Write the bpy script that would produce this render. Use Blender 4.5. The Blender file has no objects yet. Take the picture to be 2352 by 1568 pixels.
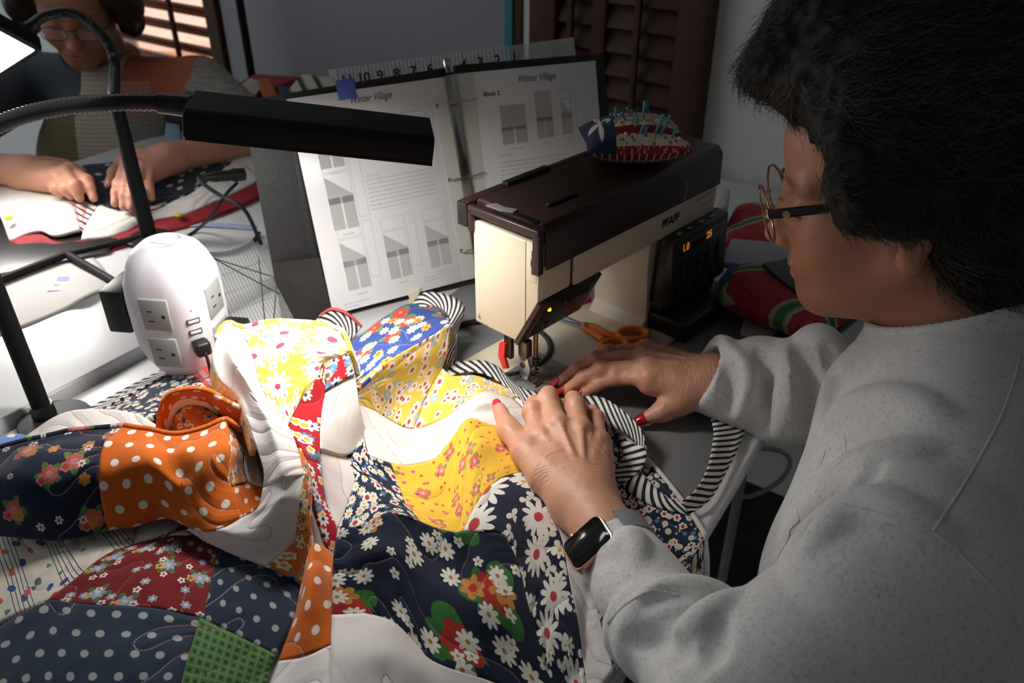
import bpy, bmesh, math, random
import numpy as np
from mathutils import Vector, Matrix, noise

R = math.radians
random.seed(7)
np.random.seed(7)
scene = bpy.context.scene
C = scene.collection

# ------------------------------------------------------------------ camera
CAMZ = 1.33            # height of the lens above the floor
TZ = 0.74              # height of the table tops
FPX = 1898.0           # focal length in pixels of a 2352 x 1568 frame
PITCH = R(31.85)
SP, CP = math.sin(PITCH), math.cos(PITCH)
cam_d = bpy.data.cameras.new('camera')
cam_d.sensor_width = 22.3
cam_d.lens = 22.3 * FPX / 2352
cam_d.clip_start = 0.02
cam_d.dof.use_dof = True
cam_d.dof.focus_distance = 0.80
cam_d.dof.aperture_fstop = 4.5
cam = bpy.data.objects.new('camera', cam_d)
cam.location = (0, 0, CAMZ)
cam.rotation_euler = (math.pi / 2 - PITCH, 0, 0)
C.objects.link(cam)
scene.camera = cam

# ------------------------------------------------------------------ world and exposure
scene.view_settings.view_transform = 'Standard'
scene.view_settings.look = 'None'
scene.view_settings.exposure = 0.0
scene.view_settings.gamma = 1.0
scene.view_settings.use_curve_mapping = False
world = bpy.data.worlds.new('room_ambience')
scene.world = world
world.use_nodes = True
world.node_tree.nodes['Background'].inputs['Color'].default_value = (0.92, 0.96, 1.0, 1)
world.node_tree.nodes['Background'].inputs['Strength'].default_value = 0.58
scene.cycles.use_denoising = True
scene.cycles.max_bounces = 8
scene.cycles.caustics_reflective = False
scene.cycles.caustics_refractive = False
LAMP_WATTS = 1.65
BACK_LAMP_WATTS = 1.65

# daylight outside the shuttered window
def area(name, loc, target, sx, sy, power, col):
    l = bpy.data.lights.new(name, 'AREA')
    l.shape = 'RECTANGLE'; l.size = sx; l.size_y = sy; l.energy = power; l.color = col
    o = bpy.data.objects.new(name, l); C.objects.link(o)
    o.location = loc
    d = Vector(target) - Vector(loc)
    o.rotation_euler = d.to_track_quat('-Z', 'Y').to_euler()
    return o

# ------------------------------------------------------------------ picture -> place
def ray(u, v):
    dx = (u - 1176) / FPX; dy = (784 - v) / FPX
    return Vector((dx, CP + SP * dy, -SP + CP * dy))
def px(u, v, h=0.0):                 # the point at height h above the table under a pixel
    d = ray(u, v); t = (CAMZ - TZ - h) / -d.z
    return Vector((d.x * t, d.y * t, TZ + h))
def pd(u, v, t):                     # the point at depth t along the view axis
    d = ray(u, v) * t
    return Vector((d.x, d.y, CAMZ + d.z))
def proj(p):
    p = Vector(p); a = CAMZ - p.z
    dep = CP * p.y + SP * a
    return (1176 + FPX * p.x / dep, 784 - FPX * (SP * p.y - CP * a) / dep, dep)

# ------------------------------------------------------------------ node materials
class Mat:
    def __init__(s, name):
        s.m = bpy.data.materials.new(name); s.m.use_nodes = True
        s.t = s.m.node_tree; s.t.nodes.clear()
        s.out = s.t.nodes.new('ShaderNodeOutputMaterial')
        s.b = s.t.nodes.new('ShaderNodeBsdfPrincipled')
        s.t.links.new(s.b.outputs[0], s.out.inputs[0])
    def n(s, typ, **kw):
        x = s.t.nodes.new(typ)
        for k, v in kw.items(): setattr(x, k, v)
        return x
    def put(s, sock, v):
        if v is None: return
        if isinstance(v, bpy.types.NodeSocket): s.t.links.new(v, sock)
        elif isinstance(v, (tuple, list)) and len(v) == 3 and sock.type == 'RGBA': sock.default_value = (*v, 1)
        else: sock.default_value = v
    def math(s, op, a, b=None, c=None, clamp=False):
        x = s.n('ShaderNodeMath', operation=op, use_clamp=clamp)
        s.put(x.inputs[0], a); s.put(x.inputs[1], b); s.put(x.inputs[2], c)
        return x.outputs[0]
    def vmath(s, op, a, b=None, sc=None):
        x = s.n('ShaderNodeVectorMath', operation=op)
        s.put(x.inputs[0], a); s.put(x.inputs[1], b)
        if sc is not None: s.put(x.inputs['Scale'], sc)
        return x.outputs[1] if op in ('LENGTH', 'DISTANCE', 'DOT_PRODUCT') else x.outputs[0]
    def mix(s, f, a, b):
        x = s.n('ShaderNodeMix', data_type='RGBA')
        s.put(x.inputs[0], f); s.put(x.inputs[6], a); s.put(x.inputs[7], b)
        return x.outputs[2]
    def step(s, x, edge, soft):            # 1 where x < edge
        r = s.n('ShaderNodeMapRange', interpolation_type='SMOOTHSTEP')
        s.put(r.inputs[0], x); r.inputs[3].default_value = 1; r.inputs[4].default_value = 0
        if isinstance(edge, bpy.types.NodeSocket):
            s.put(r.inputs[1], s.math('SUBTRACT', edge, soft)); s.put(r.inputs[2], s.math('ADD', edge, soft))
        else:
            r.inputs[1].default_value = edge - soft; r.inputs[2].default_value = edge + soft
        return r.outputs[0]
    def uv(s):
        return s.n('ShaderNodeUVMap').outputs[0]
    def obj(s):
        return s.n('ShaderNodeTexCoord').outputs['Object']
    def noise(s, vec, scale, detail=3, rough=.55, dist=0, dim='3D'):
        x = s.n('ShaderNodeTexNoise', noise_dimensions=dim)
        s.put(x.inputs['Vector'], vec); x.inputs['Scale'].default_value = scale
        x.inputs['Detail'].default_value = detail; x.inputs['Roughness'].default_value = rough
        x.inputs['Distortion'].default_value = dist
        return x.outputs[0]
    def vor(s, vec, scale, rnd=1.0, feature='F1', dim='2D'):
        x = s.n('ShaderNodeTexVoronoi', voronoi_dimensions=dim, feature=feature)
        s.put(x.inputs['Vector'], vec); x.inputs['Scale'].default_value = scale
        x.inputs['Randomness'].default_value = rnd
        return x
    def sep(s, v):
        x = s.n('ShaderNodeSeparateXYZ'); s.put(x.inputs[0], v); return x.outputs
    def comb(s, x, y, z=0.0):
        c = s.n('ShaderNodeCombineXYZ'); s.put(c.inputs[0], x); s.put(c.inputs[1], y); s.put(c.inputs[2], z); return c.outputs[0]
    def bump(s, height, strength=.3, dist=.001, normal=None):
        x = s.n('ShaderNodeBump'); s.put(x.inputs['Height'], height)
        x.inputs['Strength'].default_value = strength; x.inputs['Distance'].default_value = dist
        if normal is not None: s.put(x.inputs['Normal'], normal)
        s.t.links.new(x.outputs[0], s.b.inputs['Normal'])
        return x.outputs[0]
    def set(s, color=None, rough=None, metal=None, spec=None, **kw):
        if color is not None: s.put(s.b.inputs['Base Color'], color)
        if rough is not None: s.put(s.b.inputs['Roughness'], rough)
        if metal is not None: s.put(s.b.inputs['Metallic'], metal)
        if spec is not None: s.put(s.b.inputs['Specular IOR Level'], spec)
        for k, v in kw.items(): s.put(s.b.inputs[k.replace('_', ' ')], v)
        return s

def srgb(r, g, b):
    f = lambda c: (c / 255 / 12.92) if c / 255 <= .04045 else ((c / 255 + .055) / 1.055) ** 2.4
    return (f(r), f(g), f(b))

def plain(name, col, rough=.5, metal=0, grain=0, gscale=300, spec=None, bumpd=.0004, vary=0.06, **kw):
    M = Mat(name)
    o = M.obj()
    n = M.noise(o, gscale * .08, 4)
    dark = tuple(c * (1 - vary * 2) for c in col)
    M.set(M.mix(n, col, dark), rough, metal, spec, **kw)
    if grain: M.bump(M.noise(o, gscale, 3), grain, bumpd)
    return M.m

# ------------------------------------------------------------------ mesh building
ROOTM = {}
def thing(name, label, cat, loc=(0, 0, 0), rotz=0, group=None, matrix=None):
    o = bpy.data.objects.new(name, None); o.empty_display_size = .02
    C.objects.link(o)
    m = matrix if matrix is not None else Matrix.Translation(loc) @ Matrix.Rotation(rotz, 4, 'Z')
    o.matrix_world = m
    ROOTM[o.name] = m.copy()
    o['label'] = label; o['category'] = cat
    if group: o['group'] = group
    return o

def rootm(o):
    while o.parent is not None: o = o.parent
    return ROOTM.get(o.name, Matrix.Identity(4))

def mesh(name, verts, faces, mat=None, parent=None, smooth=False, world=False, uvs=None, label=None, cat=None, group=None, kind=None, autos=None):
    """one mesh object; with world=True the verts are world points and are brought into the root's space"""
    me = bpy.data.meshes.new(name)
    V = [tuple(v) for v in verts]
    if world and parent is not None:
        inv = rootm(parent).inverted()
        V = [tuple(inv @ Vector(v)) for v in V]
    elif world and parent is None:
        pass
    me.from_pydata(V, [], [tuple(f) for f in faces])
    if smooth: me.shade_smooth()
    if uvs is not None:
        l = me.uv_layers.new(name='UVMap')
        idx = np.empty(len(me.loops), dtype=np.int32); me.loops.foreach_get('vertex_index', idx)
        l.data.foreach_set('uv', np.asarray(uvs, dtype=np.float32)[idx].ravel())
    if mat is not None:
        for m in (mat if isinstance(mat, (list, tuple)) else [mat]): me.materials.append(m)
    me.update()
    o = bpy.data.objects.new(name, me); C.objects.link(o)
    if parent is not None: o.parent = parent
    if label: o['label'] = label
    if cat: o['category'] = cat
    if group: o['group'] = group
    if kind: o['kind'] = kind
    if autos is not None:
        me.shade_smooth(); me.set_sharp_from_angle(angle=R(autos))
    return o

class MB:
    """collects shapes into one mesh"""
    def __init__(s): s.v = []; s.f = []; s.mi = []
    def add(s, v, f, mi=0):
        k = len(s.v); s.v += [Vector(x) for x in v]; s.f += [tuple(i + k for i in q) for q in f]; s.mi += [mi] * len(f); return s
    def box(s, lo, hi, bev=0, seg=2, M=None, mi=0):
        bm = bmesh.new()
        lo = Vector(lo); hi = Vector(hi)
        bmesh.ops.create_cube(bm, size=1)
        for v in bm.verts:
            v.co = Vector((lo[i] + (v.co[i] + .5) * (hi[i] - lo[i]) for i in range(3)))
        if bev: bmesh.ops.bevel(bm, geom=bm.edges[:], offset=bev, segments=seg, profile=.5, affect='EDGES')
        return s.bm(bm, M, mi)
    def bm(s, bm, M=None, mi=0):
        bm.verts.index_update()
        v = [(M @ x.co if M is not None else x.co.copy()) for x in bm.verts]
        s.add(v, [[x.index for x in f.verts] for f in bm.faces], mi); bm.free(); return s
    def prism(s, poly, d0, d1, axis='z', bev=0, seg=2, M=None, mi=0):
        """poly: 2d points; extruded along axis from d0 to d1"""
        bm = bmesh.new()
        mk = {'z': lambda a, b, d: (a, b, d), 'x': lambda a, b, d: (d, a, b), 'y': lambda a, b, d: (a, d, b)}[axis]
        A = [bm.verts.new(mk(a, b, d0)) for a, b in poly]; B = [bm.verts.new(mk(a, b, d1)) for a, b in poly]
        n = len(poly)
        bm.faces.new(A); bm.faces.new(B)
        for i in range(n): bm.faces.new((A[i], A[(i + 1) % n], B[(i + 1) % n], B[i]))
        bmesh.ops.recalc_face_normals(bm, faces=bm.faces[:])
        if bev: bmesh.ops.bevel(bm, geom=bm.edges[:], offset=bev, segments=seg, profile=.5, affect='EDGES', clamp_overlap=True)
        return s.bm(bm, M, mi)
    def cyl(s, a, b, r, r2=None, n=16, mi=0, cap=True):
        return s.tube([a, b], [r, r if r2 is None else r2], n, mi, cap)
    def tube(s, pts, rad, n=10, mi=0, cap=True, flat=None, up=None):
        P = [Vector(p) for p in pts]; m = len(P)
        if not isinstance(rad, (list, tuple)): rad = [rad] * m
        T = [(P[min(i + 1, m - 1)] - P[max(i - 1, 0)]).normalized() for i in range(m)]
        u = Vector(up) if up is not None else (Vector((0, 0, 1)) if abs(T[0].z) < .9 else Vector((1, 0, 0)))
        V = []; F = []
        for i in range(m):
            u = (u - T[i] * u.dot(T[i])).normalized(); w = T[i].cross(u)
            for k in range(n):
                a = 2 * math.pi * k / n
                fu = flat if flat is not None else 1
                V.append(P[i] + u * math.cos(a) * rad[i] * fu + w * math.sin(a) * rad[i])
        for i in range(m - 1):
            for k in range(n):
                F.append((i * n + k, i * n + (k + 1) % n, (i + 1) * n + (k + 1) % n, (i + 1) * n + k))
        if cap: F += [tuple(range(n - 1, -1, -1)), tuple((m - 1) * n + k for k in range(n))]
        return s.add(V, F, mi)
    def lathe(s, prof, n=24, c=(0, 0, 0), M=None, mi=0, sx=1, sy=1):
        V = []; F = []; c = Vector(c)
        for r, z in prof:
            for k in range(n):
                a = 2 * math.pi * k / n
                p = Vector((r * math.cos(a) * sx, r * math.sin(a) * sy, z)) + c
                V.append(M @ p if M is not None else p)
        for i in range(len(prof) - 1):
            for k in range(n):
                F.append((i * n + k, i * n + (k + 1) % n, (i + 1) * n + (k + 1) % n, (i + 1) * n + k))
        F += [tuple(range(n - 1, -1, -1)), tuple((len(prof) - 1) * n + k for k in range(n))]
        return s.add(V, F, mi)
    def ell(s, c, r, n=12, m=8, M=None, mi=0):
        V = []; F = []; c = Vector(c)
        for i in range(m + 1):
            t = math.pi * i / m
            for k in range(n):
                a = 2 * math.pi * k / n
                p = Vector((r[0] * math.sin(t) * math.cos(a), r[1] * math.sin(t) * math.sin(a), r[2] * math.cos(t)))
                V.append(c + (M @ p if M is not None else p))
        for i in range(m):
            for k in range(n):
                F.append((i * n + k, (i + 1) * n + k, (i + 1) * n + (k + 1) % n, i * n + (k + 1) % n))
        return s.add(V, F, mi)
    def build(s, name, mat, parent=None, smooth=False, world=False, autos=35, **kw):
        o = mesh(name, s.v, s.f, mat, parent, False, world, autos=autos, **kw)
        if isinstance(mat, (list, tuple)):
            o.data.polygons.foreach_set('material_index', s.mi)
        return o

def catmull(pts, n):
    P = [Vector(p) for p in pts]
    if len(P) == 2: return [P[0].lerp(P[1], i / (n - 1)) for i in range(n)]
    P = [P[0] * 2 - P[1]] + P + [P[-1] * 2 - P[-2]]
    d = [0]
    for i in range(1, len(P) - 2): d.append(d[-1] + max((P[i + 1] - P[i]).length, 1e-6))
    out = []
    for k in range(n):
        t = d[-1] * k / (n - 1); i = 0
        while i < len(d) - 2 and t > d[i + 1]: i += 1
        f = (t - d[i]) / (d[i + 1] - d[i])
        a, b, c, e = P[i], P[i + 1], P[i + 2], P[i + 3]
        out.append(.5 * ((2 * b) + (c - a) * f + (2 * a - 5 * b + 4 * c - e) * f * f + (3 * b - a - 3 * c + e) * f ** 3))
    return out

def text_mesh(name, body, size, mat, parent, M, shear=0, depth=0, align='LEFT', label=None, bold=0):
    cu = bpy.data.curves.new(name, 'FONT'); cu.body = body; cu.size = size; cu.shear = shear; cu.extrude = depth
    cu.align_x = align; cu.offset = bold; cu.resolution_u = 3
    t = bpy.data.objects.new(name + '_curve', cu); C.objects.link(t)
    dg = bpy.context.evaluated_depsgraph_get()
    me = bpy.data.meshes.new_from_object(t.evaluated_get(dg))
    C.objects.unlink(t); bpy.data.objects.remove(t)
    me.transform(M); me.name = name
    me.materials.clear(); me.materials.append(mat)
    o = bpy.data.objects.new(name, me); C.objects.link(o)
    if parent is not None: o.parent = parent
    if label: o['label'] = label
    return o

def frame(o, x, y, z=None):
    x = Vector(x).normalized(); y = Vector(y); y = (y - x * x.dot(y)).normalized(); z = x.cross(y)
    m = Matrix((x, y, z)).transposed().to_4x4(); m.translation = Vector(o); return m
# ================================================================== ROOM
WN = Vector((.588, .809, 0)).normalized(); WW = Vector((WN.y, -WN.x, 0)); WD = 1.55
def wallpt(s, z, off=0): return WN * (WD - off) + WW * s + Vector((0, 0, z))
def wallsz(u, v, off=0):
    d = ray(u, v); t = (WD - off) / d.dot(WN); p = d * t
    return p.dot(WW), CAMZ + p.z
WALLM = frame(WN * WD, WW, -WN * 0 + Vector((0, 0, 1)))     # local x along wall, y up, z out of the wall towards the room
if WALLM.col[2].xyz.dot(WN) > 0:
    WALLM = Matrix.Translation(WN * WD) @ Matrix((WW, Vector((0, 0, 1)), -WN)).transposed().to_4x4()

M_wall = plain('painted_wall', (.80, .81, .80), .85, grain=.15, gscale=220, vary=.02)
M_carpet = plain('dark_carpet', (.030, .028, .027), .95, grain=.6, gscale=500, bumpd=.003)
def wood(name, c1, c2, rough=.45, sc=1.0):
    M = Mat(name); o = M.obj()
    st = M.vmath('MULTIPLY', o, (3 * sc, 26 * sc, 26 * sc))
    n = M.noise(st, 2.2, 5, .6, 1.2)
    M.set(M.mix(n, c1, c2), rough)
    M.bump(n, .15, .001)
    return M.m
M_wood = wood('stained_shutter_wood', (.26, .085, .020), (.11, .032, .008))
M_wood_d = wood('dark_shutter_wood', (.085, .028, .008), (.034, .010, .003), .65)
M_felt = plain('grey_felt', (.33, .33, .355), .95, grain=.4, gscale=420, bumpd=.001)
M_white_trim = plain('white_trim_paint', (.62, .62, .60), .5, vary=.02)
M_teal = plain('teal_edge', (.02, .23, .25), .5)
M_black_metal = plain('black_metal', (.012, .012, .013), .42)

s0, zb = wallsz(398, 60)[0], wallsz(505, 196)[1]
s1 = wallsz(497, 60)[0]
ztop = 2.15
# wall with an opening for the first window
def wall_rects(rs, name, mat, kind='structure'):
    mb = MB()
    for a, b, c, d in rs: mb.box((a, c, -.12), (b, d, 0), M=WALLM)
    return mb.build(name, mat, None, kind=kind)
sw0 = s0 - .42
mb = MB()
for a, b, c, d in [(-6.2, sw0, 0, 2.6), (s1, 2.6, 0, 2.6), (sw0, s1, 0, zb), (sw0, s1, ztop, 2.6)]:
    mb.box((a, c, -.12), (b, d, 0), M=WALLM)
w = mb.build('wall_back', M_wall); w['kind'] = 'structure'
f = MB().box((-6.2, -1.5, -.05), (3, 6, 0)).build('floor', M_carpet); f['kind'] = 'structure'

# the unseen rest of the room, added to close off ambient light: ceiling, the wall behind the camera and the right-hand wall; the left side is left open to let the world light in
M_ceil = plain('ceiling_paint', (.55, .55, .54), .9, vary=.02)
MB().box((-1.5, 2.6, -.12), (1.75, 2.68, 3.1), M=WALLM).build('ceiling', M_ceil, kind='structure')
MB().box((-1.5, 0, 3.0), (1.75, 2.6, 3.1), M=WALLM).build('wall_rear', M_wall, kind='structure')
MB().box((1.65, 0, 0), (1.75, 2.6, 3.0), M=WALLM).build('wall_right', M_wall, kind='structure')
# window 1: wooden plantation shutter standing open to the daylight
win = mesh('window_1', *((lambda m: (m.v, m.f))(MB().box((sw0, zb - .05, -.02), (s1, zb, .03), .004, M=WALLM).box((sw0, ztop, -.02), (s1, ztop + .06, .03), .004, M=WALLM)
      .box((s1, zb - .05, -.02), (s1 + .055, ztop + .06, .035), .004, M=WALLM))), M_wood_d)
win['kind'] = 'structure'
pane = MB().box((sw0, zb, -.11), (s1, ztop, -.105), M=WALLM)
Mg = Mat('window_glass'); Mg.set((.9, .95, .95), .02, Transmission_Weight=1.0, IOR=1.05, Alpha=.35)
pane.build('pane', Mg.m, win)
MB().box((s1 - .045, zb, -.045), (s1, ztop, -.01), .004, M=WALLM).build('stile', M_wood_d, win)
MB().box((sw0, zb, -.045), (s1, zb + .045, -.01), .004, M=WALLM).build('bottom_rail', M_wood, win)
nslat = 0
zz = zb + .085
while zz < ztop - .03:
    m = Matrix.Translation(((sw0 + s1) / 2 - .02, zz, -.028)) @ Matrix.Rotation(R(-36), 4, 'X')
    hw = (s1 - sw0) / 2 - .028
    MB().box((-hw, -.0055, -.034), (hw, .0055, .034), .004, M=WALLM @ m).build('slat', M_wood, win)
    zz += .058; nslat += 1
st_ = wallsz(411, 60)[0]
MB().box((st_ - .007, zb + .05, .012), (st_ + .007, ztop - .05, .026), .003, M=WALLM).build('tilt_rod', M_wood_d, win)
c = (sw0 + s1) / 2
area('daylight_outside_window', wallpt(c - .3, .95, -.9), wallpt(c - .3, .95, 0), 4.2, 2.4, 38, (1, .36, .07))

# window 2: shutter folded shut
a0, a1 = wallsz(1252, 150)[0], wallsz(1636, 150)[0]
zb2 = .52; zt2 = 2.15
w2 = MB()
fw = .055
w2.box((a0 - fw * .2, zb2, 0), (a0 + fw, zt2, .05), .004, M=WALLM).box((a1 - fw * 1.1, zb2, 0), (a1, zt2, .05), .004, M=WALLM)
w2.box((a0, zb2, 0), (a1, zb2 + .09, .045), .004, M=WALLM).box((a0, zt2 - .09, 0), (a1, zt2, .045), .004, M=WALLM)
w2o = w2.build('window_2', M_wood_d); w2o['kind'] = 'structure'
sm = a0 + (a1 - a0) * .40
MB().box((a0 + fw, zb2 + .09, .004), (a1 - fw, zt2 - .09, .010), M=WALLM).build('back_panel', M_wood_d, w2o)
MB().box((sm - .016, zb2 + .09, .008), (sm + .016, zt2 - .09, .046), .003, M=WALLM).build('stile', M_wood_d, w2o)
for (b0, b1) in ((a0 + fw, sm - .016), (sm + .016, a1 - fw * 1.1)):
    zz = zb2 + .13
    while zz < zt2 - .11:
        m = Matrix.Translation(((b0 + b1) / 2, zz, .026)) @ Matrix.Rotation(R(62), 4, 'X')
        MB().box((-(b1 - b0) / 2, -.004, -.03), ((b1 - b0) / 2, .004, .03), .0035, M=WALLM @ m).build('slat', M_wood_d, w2o)
        zz += .046
    # tilt rod
    MB().box(((b0 + b1) / 2 - .006, zb2 + .12, .050), ((b0 + b1) / 2 + .006, zt2 - .12, .062), .002, M=WALLM).build('tilt_rod', M_wood_d, w2o)
# trims between board and shutter
t0, t1 = wallsz(1213, 100)[0], wallsz(1246, 100)[0]
MB().box((t0, 0, 0), (t1 - .004, 2.3, .02), .003, M=WALLM).build('trim_1', M_white_trim, kind='structure')
t2 = wallsz(1190, 100)[0]
MB().box((t2, 0, 0), (t0, 2.3, .024), .003, M=WALLM).build('trim_2', M_wood_d, kind='structure')
# grey felt design board on the wall
b0, b1 = wallsz(528, 60)[0], wallsz(1176, 60)[0]
bd = thing('design_board', 'large grey felt design board with a teal right edge mounted on the wall', 'board', matrix=WALLM @ Matrix.Translation(((b0 + b1) / 2, .3, 0)))
hb = (b1 - b0) / 2
MB().box((-hb, 0, .001), (hb, 1.75, .022), .004).build('felt_panel', M_felt, bd)
MB().box((hb, 0, .001), (hb + .022, 1.75, .03), .003).build('edge_strip', M_teal, bd)

# ================================================================== TABLES
TE1 = Vector((.537, .843, 0)).normalized(); TE2 = Vector((-TE1.y, TE1.x, 0)); TO = Vector((.203, .612, 0))
TAB = Matrix((TE1, TE2, Vector((0, 0, 1)))).transposed().to_4x4(); TAB.translation = TO
M_table = plain('white_laminate', (.64, .64, .65), .35, vary=.015, grain=.06, gscale=500)
M_legs = plain('white_leg_paint', (.5, .5, .5), .5)
def table(name, label, e1a, e1b, e2a, e2b, top, th=.026, legs=()):
    t = thing(name, label, 'table', matrix=TAB.copy())
    MB().box((e1a, e2a, top - th), (e1b, e2b, top), .004, 3).build('table_top', M_table, t)
    MB().box((e1a + .05, e2a + .06, top - th - .07), (e1b - .05, e2b - .06, top - th - .0005), .004).build('apron', M_legs, t)
    for (a, b) in legs:
        MB().tube([(a, b, 0), (a, b, top - th)], .0065, 12).build('leg', M_legs, t)
    return t
table('sewing_table', 'long white table that the sewing machine, binder and quilt sit on', -.75, .92, 0, .737, TZ, legs=((-.68, .05), (-.68, .68), (.222, .03), (.86, .05), (.86, .68)))
table('second_table', 'white table standing against the far long side of the sewing table', -.9, .92, .745, 1.47, TZ + .013, legs=((-.84, .8), (-.84, 1.4), (.86, .8), (.86, 1.4)))
M_mat = plain('grey_mat', (.22, .22, .225), .7, grain=.2, gscale=400)
mt = MB().box((-.25, .028, TZ), (.40, .50, TZ + .002), .001, M=TAB).build('cutting_mat', M_mat, label='flat grey mat lying on the sewing table under the machine and quilt', cat='mat')

# white cable hanging under the front edge of the table
MB().tube(catmull([pd(1668, 1128, 1.16), pd(1720, 1140, 1.16), pd(1790, 1105, 1.16), pd(1815, 1060, 1.16), pd(1790, 1035, 1.15), pd(1730, 1030, 1.12), pd(1720, 1045, 1.08)], 40), .0035, 8).build('white_cable', M_legs, label='white cable looped beside the table leg under the sewing table', cat='cable')
# ================================================================== SEWING MACHINE
MU = Vector((.686, .728, 0)).normalized(); MV = Vector((-MU.y, MU.x, 0)); MO = Vector((.025, .850, TZ + .002))
MM = Matrix((MU, MV, Vector((0, 0, 1)))).transposed().to_4x4(); MM.translation = MO
M_cream = plain('cream_plastic', (.66, .585, .45), .38, vary=.02, grain=.05, gscale=900)
M_brown = Mat('dark_brown_plastic')
_o = M_brown.obj(); _n = M_brown.noise(_o, 60, 4)
M_brown.set(M_brown.mix(_n, (.030, .0115, .010), (.020, .008, .007)), .36); M_brown.bump(M_brown.noise(_o, 1200, 2), .12, .0004)
M_brown = M_brown.m
M_panel = plain('black_brown_panel', (.010, .008, .0075), .35)
M_steel = plain('brushed_steel', (.55, .54, .52), .28, 1.0)
M_dsteel = plain('dark_steel', (.16, .14, .13), .35, .9)
M_copper = plain('copper_bar', (.55, .30, .20), .3, .9)
M_greyp = plain('grey_plate', (.28, .28, .29), .35, .5)
M_red = plain('red_plastic', (.75, .03, .03), .35)
M_blackp = plain('black_plastic', (.012, .012, .012), .45)
M_ink = plain('dark_ink', (.02, .018, .016), .6)
M_pale_ink = plain('pale_ink', (.35, .34, .31), .6)
def emis(name, col, st):
    M = Mat(name); M.set(col, .5); M.put(M.b.inputs['Emission Color'], col); M.b.inputs['Emission Strength'].default_value = st; return M.m
M_orange_led = emis('orange_led', (1, .30, .02), 3.0)
M_amber = emis('amber_digits', (1, .38, .03), .35)
sm_ = thing('sewing_machine', 'cream sewing machine with a dark brown lid and black control panel', 'sewing machine', matrix=MM)
X0, X1, Y0, Y1 = -.037, .327, -.041, .0635
# bed let into the table and needle plate
MB().box((-.085, -.075, -.0015), (.215, .095, .004), .0025, 3).build('bed', M_cream, sm_)
MB().box((-.03, -.052, .004), (.052, .034, .0052), .0006).build('needle_plate', M_greyp, sm_)
s_ = MB()
for (a, b) in ((.040, .024), (.043, -.044)): MB().cyl((a, b, .0050), (a, b, .0058), .0028, n=12).build('plate_screw', M_dsteel, sm_)

# column and arm: one cream body
arm = [(X0 + .004, .140), (X1 - .004, .140), (X1 - .004, .182), (X0 + .004, .182)]
MB().prism([(.205, .003), (.322, .003), (.322, .1405), (.205, .1405), (.200, .13), (.190, .1405), (.19, .10), (.198, .02), (.188, .006), (.185, .003)], -.030, Y1 - .004, 'y', .0015).build('column', M_cream, sm_)
MB().box((.0235, Y0, .140), (X1 - .002, Y1 - .002, .186), .004, 3).build('arm', M_cream, sm_)
MB().box((X0 + .004, Y0, .1435), (.0175, -.012, .186), .0025, 3).build('arm_front_panel', M_cream, sm_)
MB().box((.0172, Y0 + .003, .130), (.0238, .0, .185), .001).build('thread_slot', M_blackp, sm_)
# head: cream face plate with the cut corner
face = [(Y1 - .003, .080), (-.006, .080), (-.024, .108), (Y0 + .001, .1435), (Y0 + .001, .212), (Y1 - .003, .212)]
MB().prism(face, X0, X0 + .010, 'x', .0022, 3).build('face_plate', M_cream, sm_)
face_i = [(Y1 - .004, .084), (-.004, .084), (Y0 + .006, .142), (Y0 + .006, .182), (Y1 - .004, .182)]
MB().prism(face_i, X0 + .010, .050, 'x', .001).build('head_body', M_brown, sm_)
# slanted brown trim and button panel at the front of the head
def slab(p, q, x0, x1, th, name, mat):
    (y0, z0), (y1, z1) = p, q
    d = Vector((y1 - y0, z1 - z0)).normalized(); n = Vector((-d.y, d.x))
    if n.x > 0: n = -n
    poly = [(y0, z0), (y1, z1), (y1 + n.x * th, z1 + n.y * th), (y0 + n.x * th, z0 + n.y * th)]
    return MB().prism(poly, x0, x1, 'x', .0008).build(name, mat, sm_)
slab((-.004, .078), (Y0 + .002, .1435), X0 - .001, X0 + .012, .006, 'trim_edge', M_brown)
bp = slab((-.006, .082), (Y0 + .004, .1425), X0 + .012, .074, .007, 'button_panel', M_panel)
MB().prism([(-.004, .085), (.03, .085), (.05, .10), (.05, .14), (-.035, .14)], .05, .078, 'x', .002).build('lamp_housing', M_brown, sm_)
# little buttons and LED on that panel
dd = Vector((0, Y0 + .004 + .006, .1425 - .082)).normalized(); nn = Vector((0, -dd.z, dd.y)); base = Vector((0, -.006, .082)) + nn * .007
if nn.y > 0: nn = -nn; base = Vector((0, -.006, .082)) + nn * .007
def onp(x, s): return base + dd * s + Vector((x, 0, 0))
for (x, s) in ((.0, .048), (.022, .050), (.034, .050), (.046, .050), (.058, .05)):
    if x == .0: MB().ell(onp(-.012, .050), (.0026, .0026, .0026)).build('indicator_light', M_orange_led, sm_)
    else: MB().box((-.004, -.004, -.001), (.004, .004, .0014), .0008, M=frame(onp(x, s - .004), (1, 0, 0), dd)).build('button', M_blackp, sm_)
MB().box((-.004, -.007, -.001), (.004, .007, .0014), .0008, M=frame(onp(.0, .012), (1, 0, 0), dd)).build('button', M_blackp, sm_)
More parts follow.
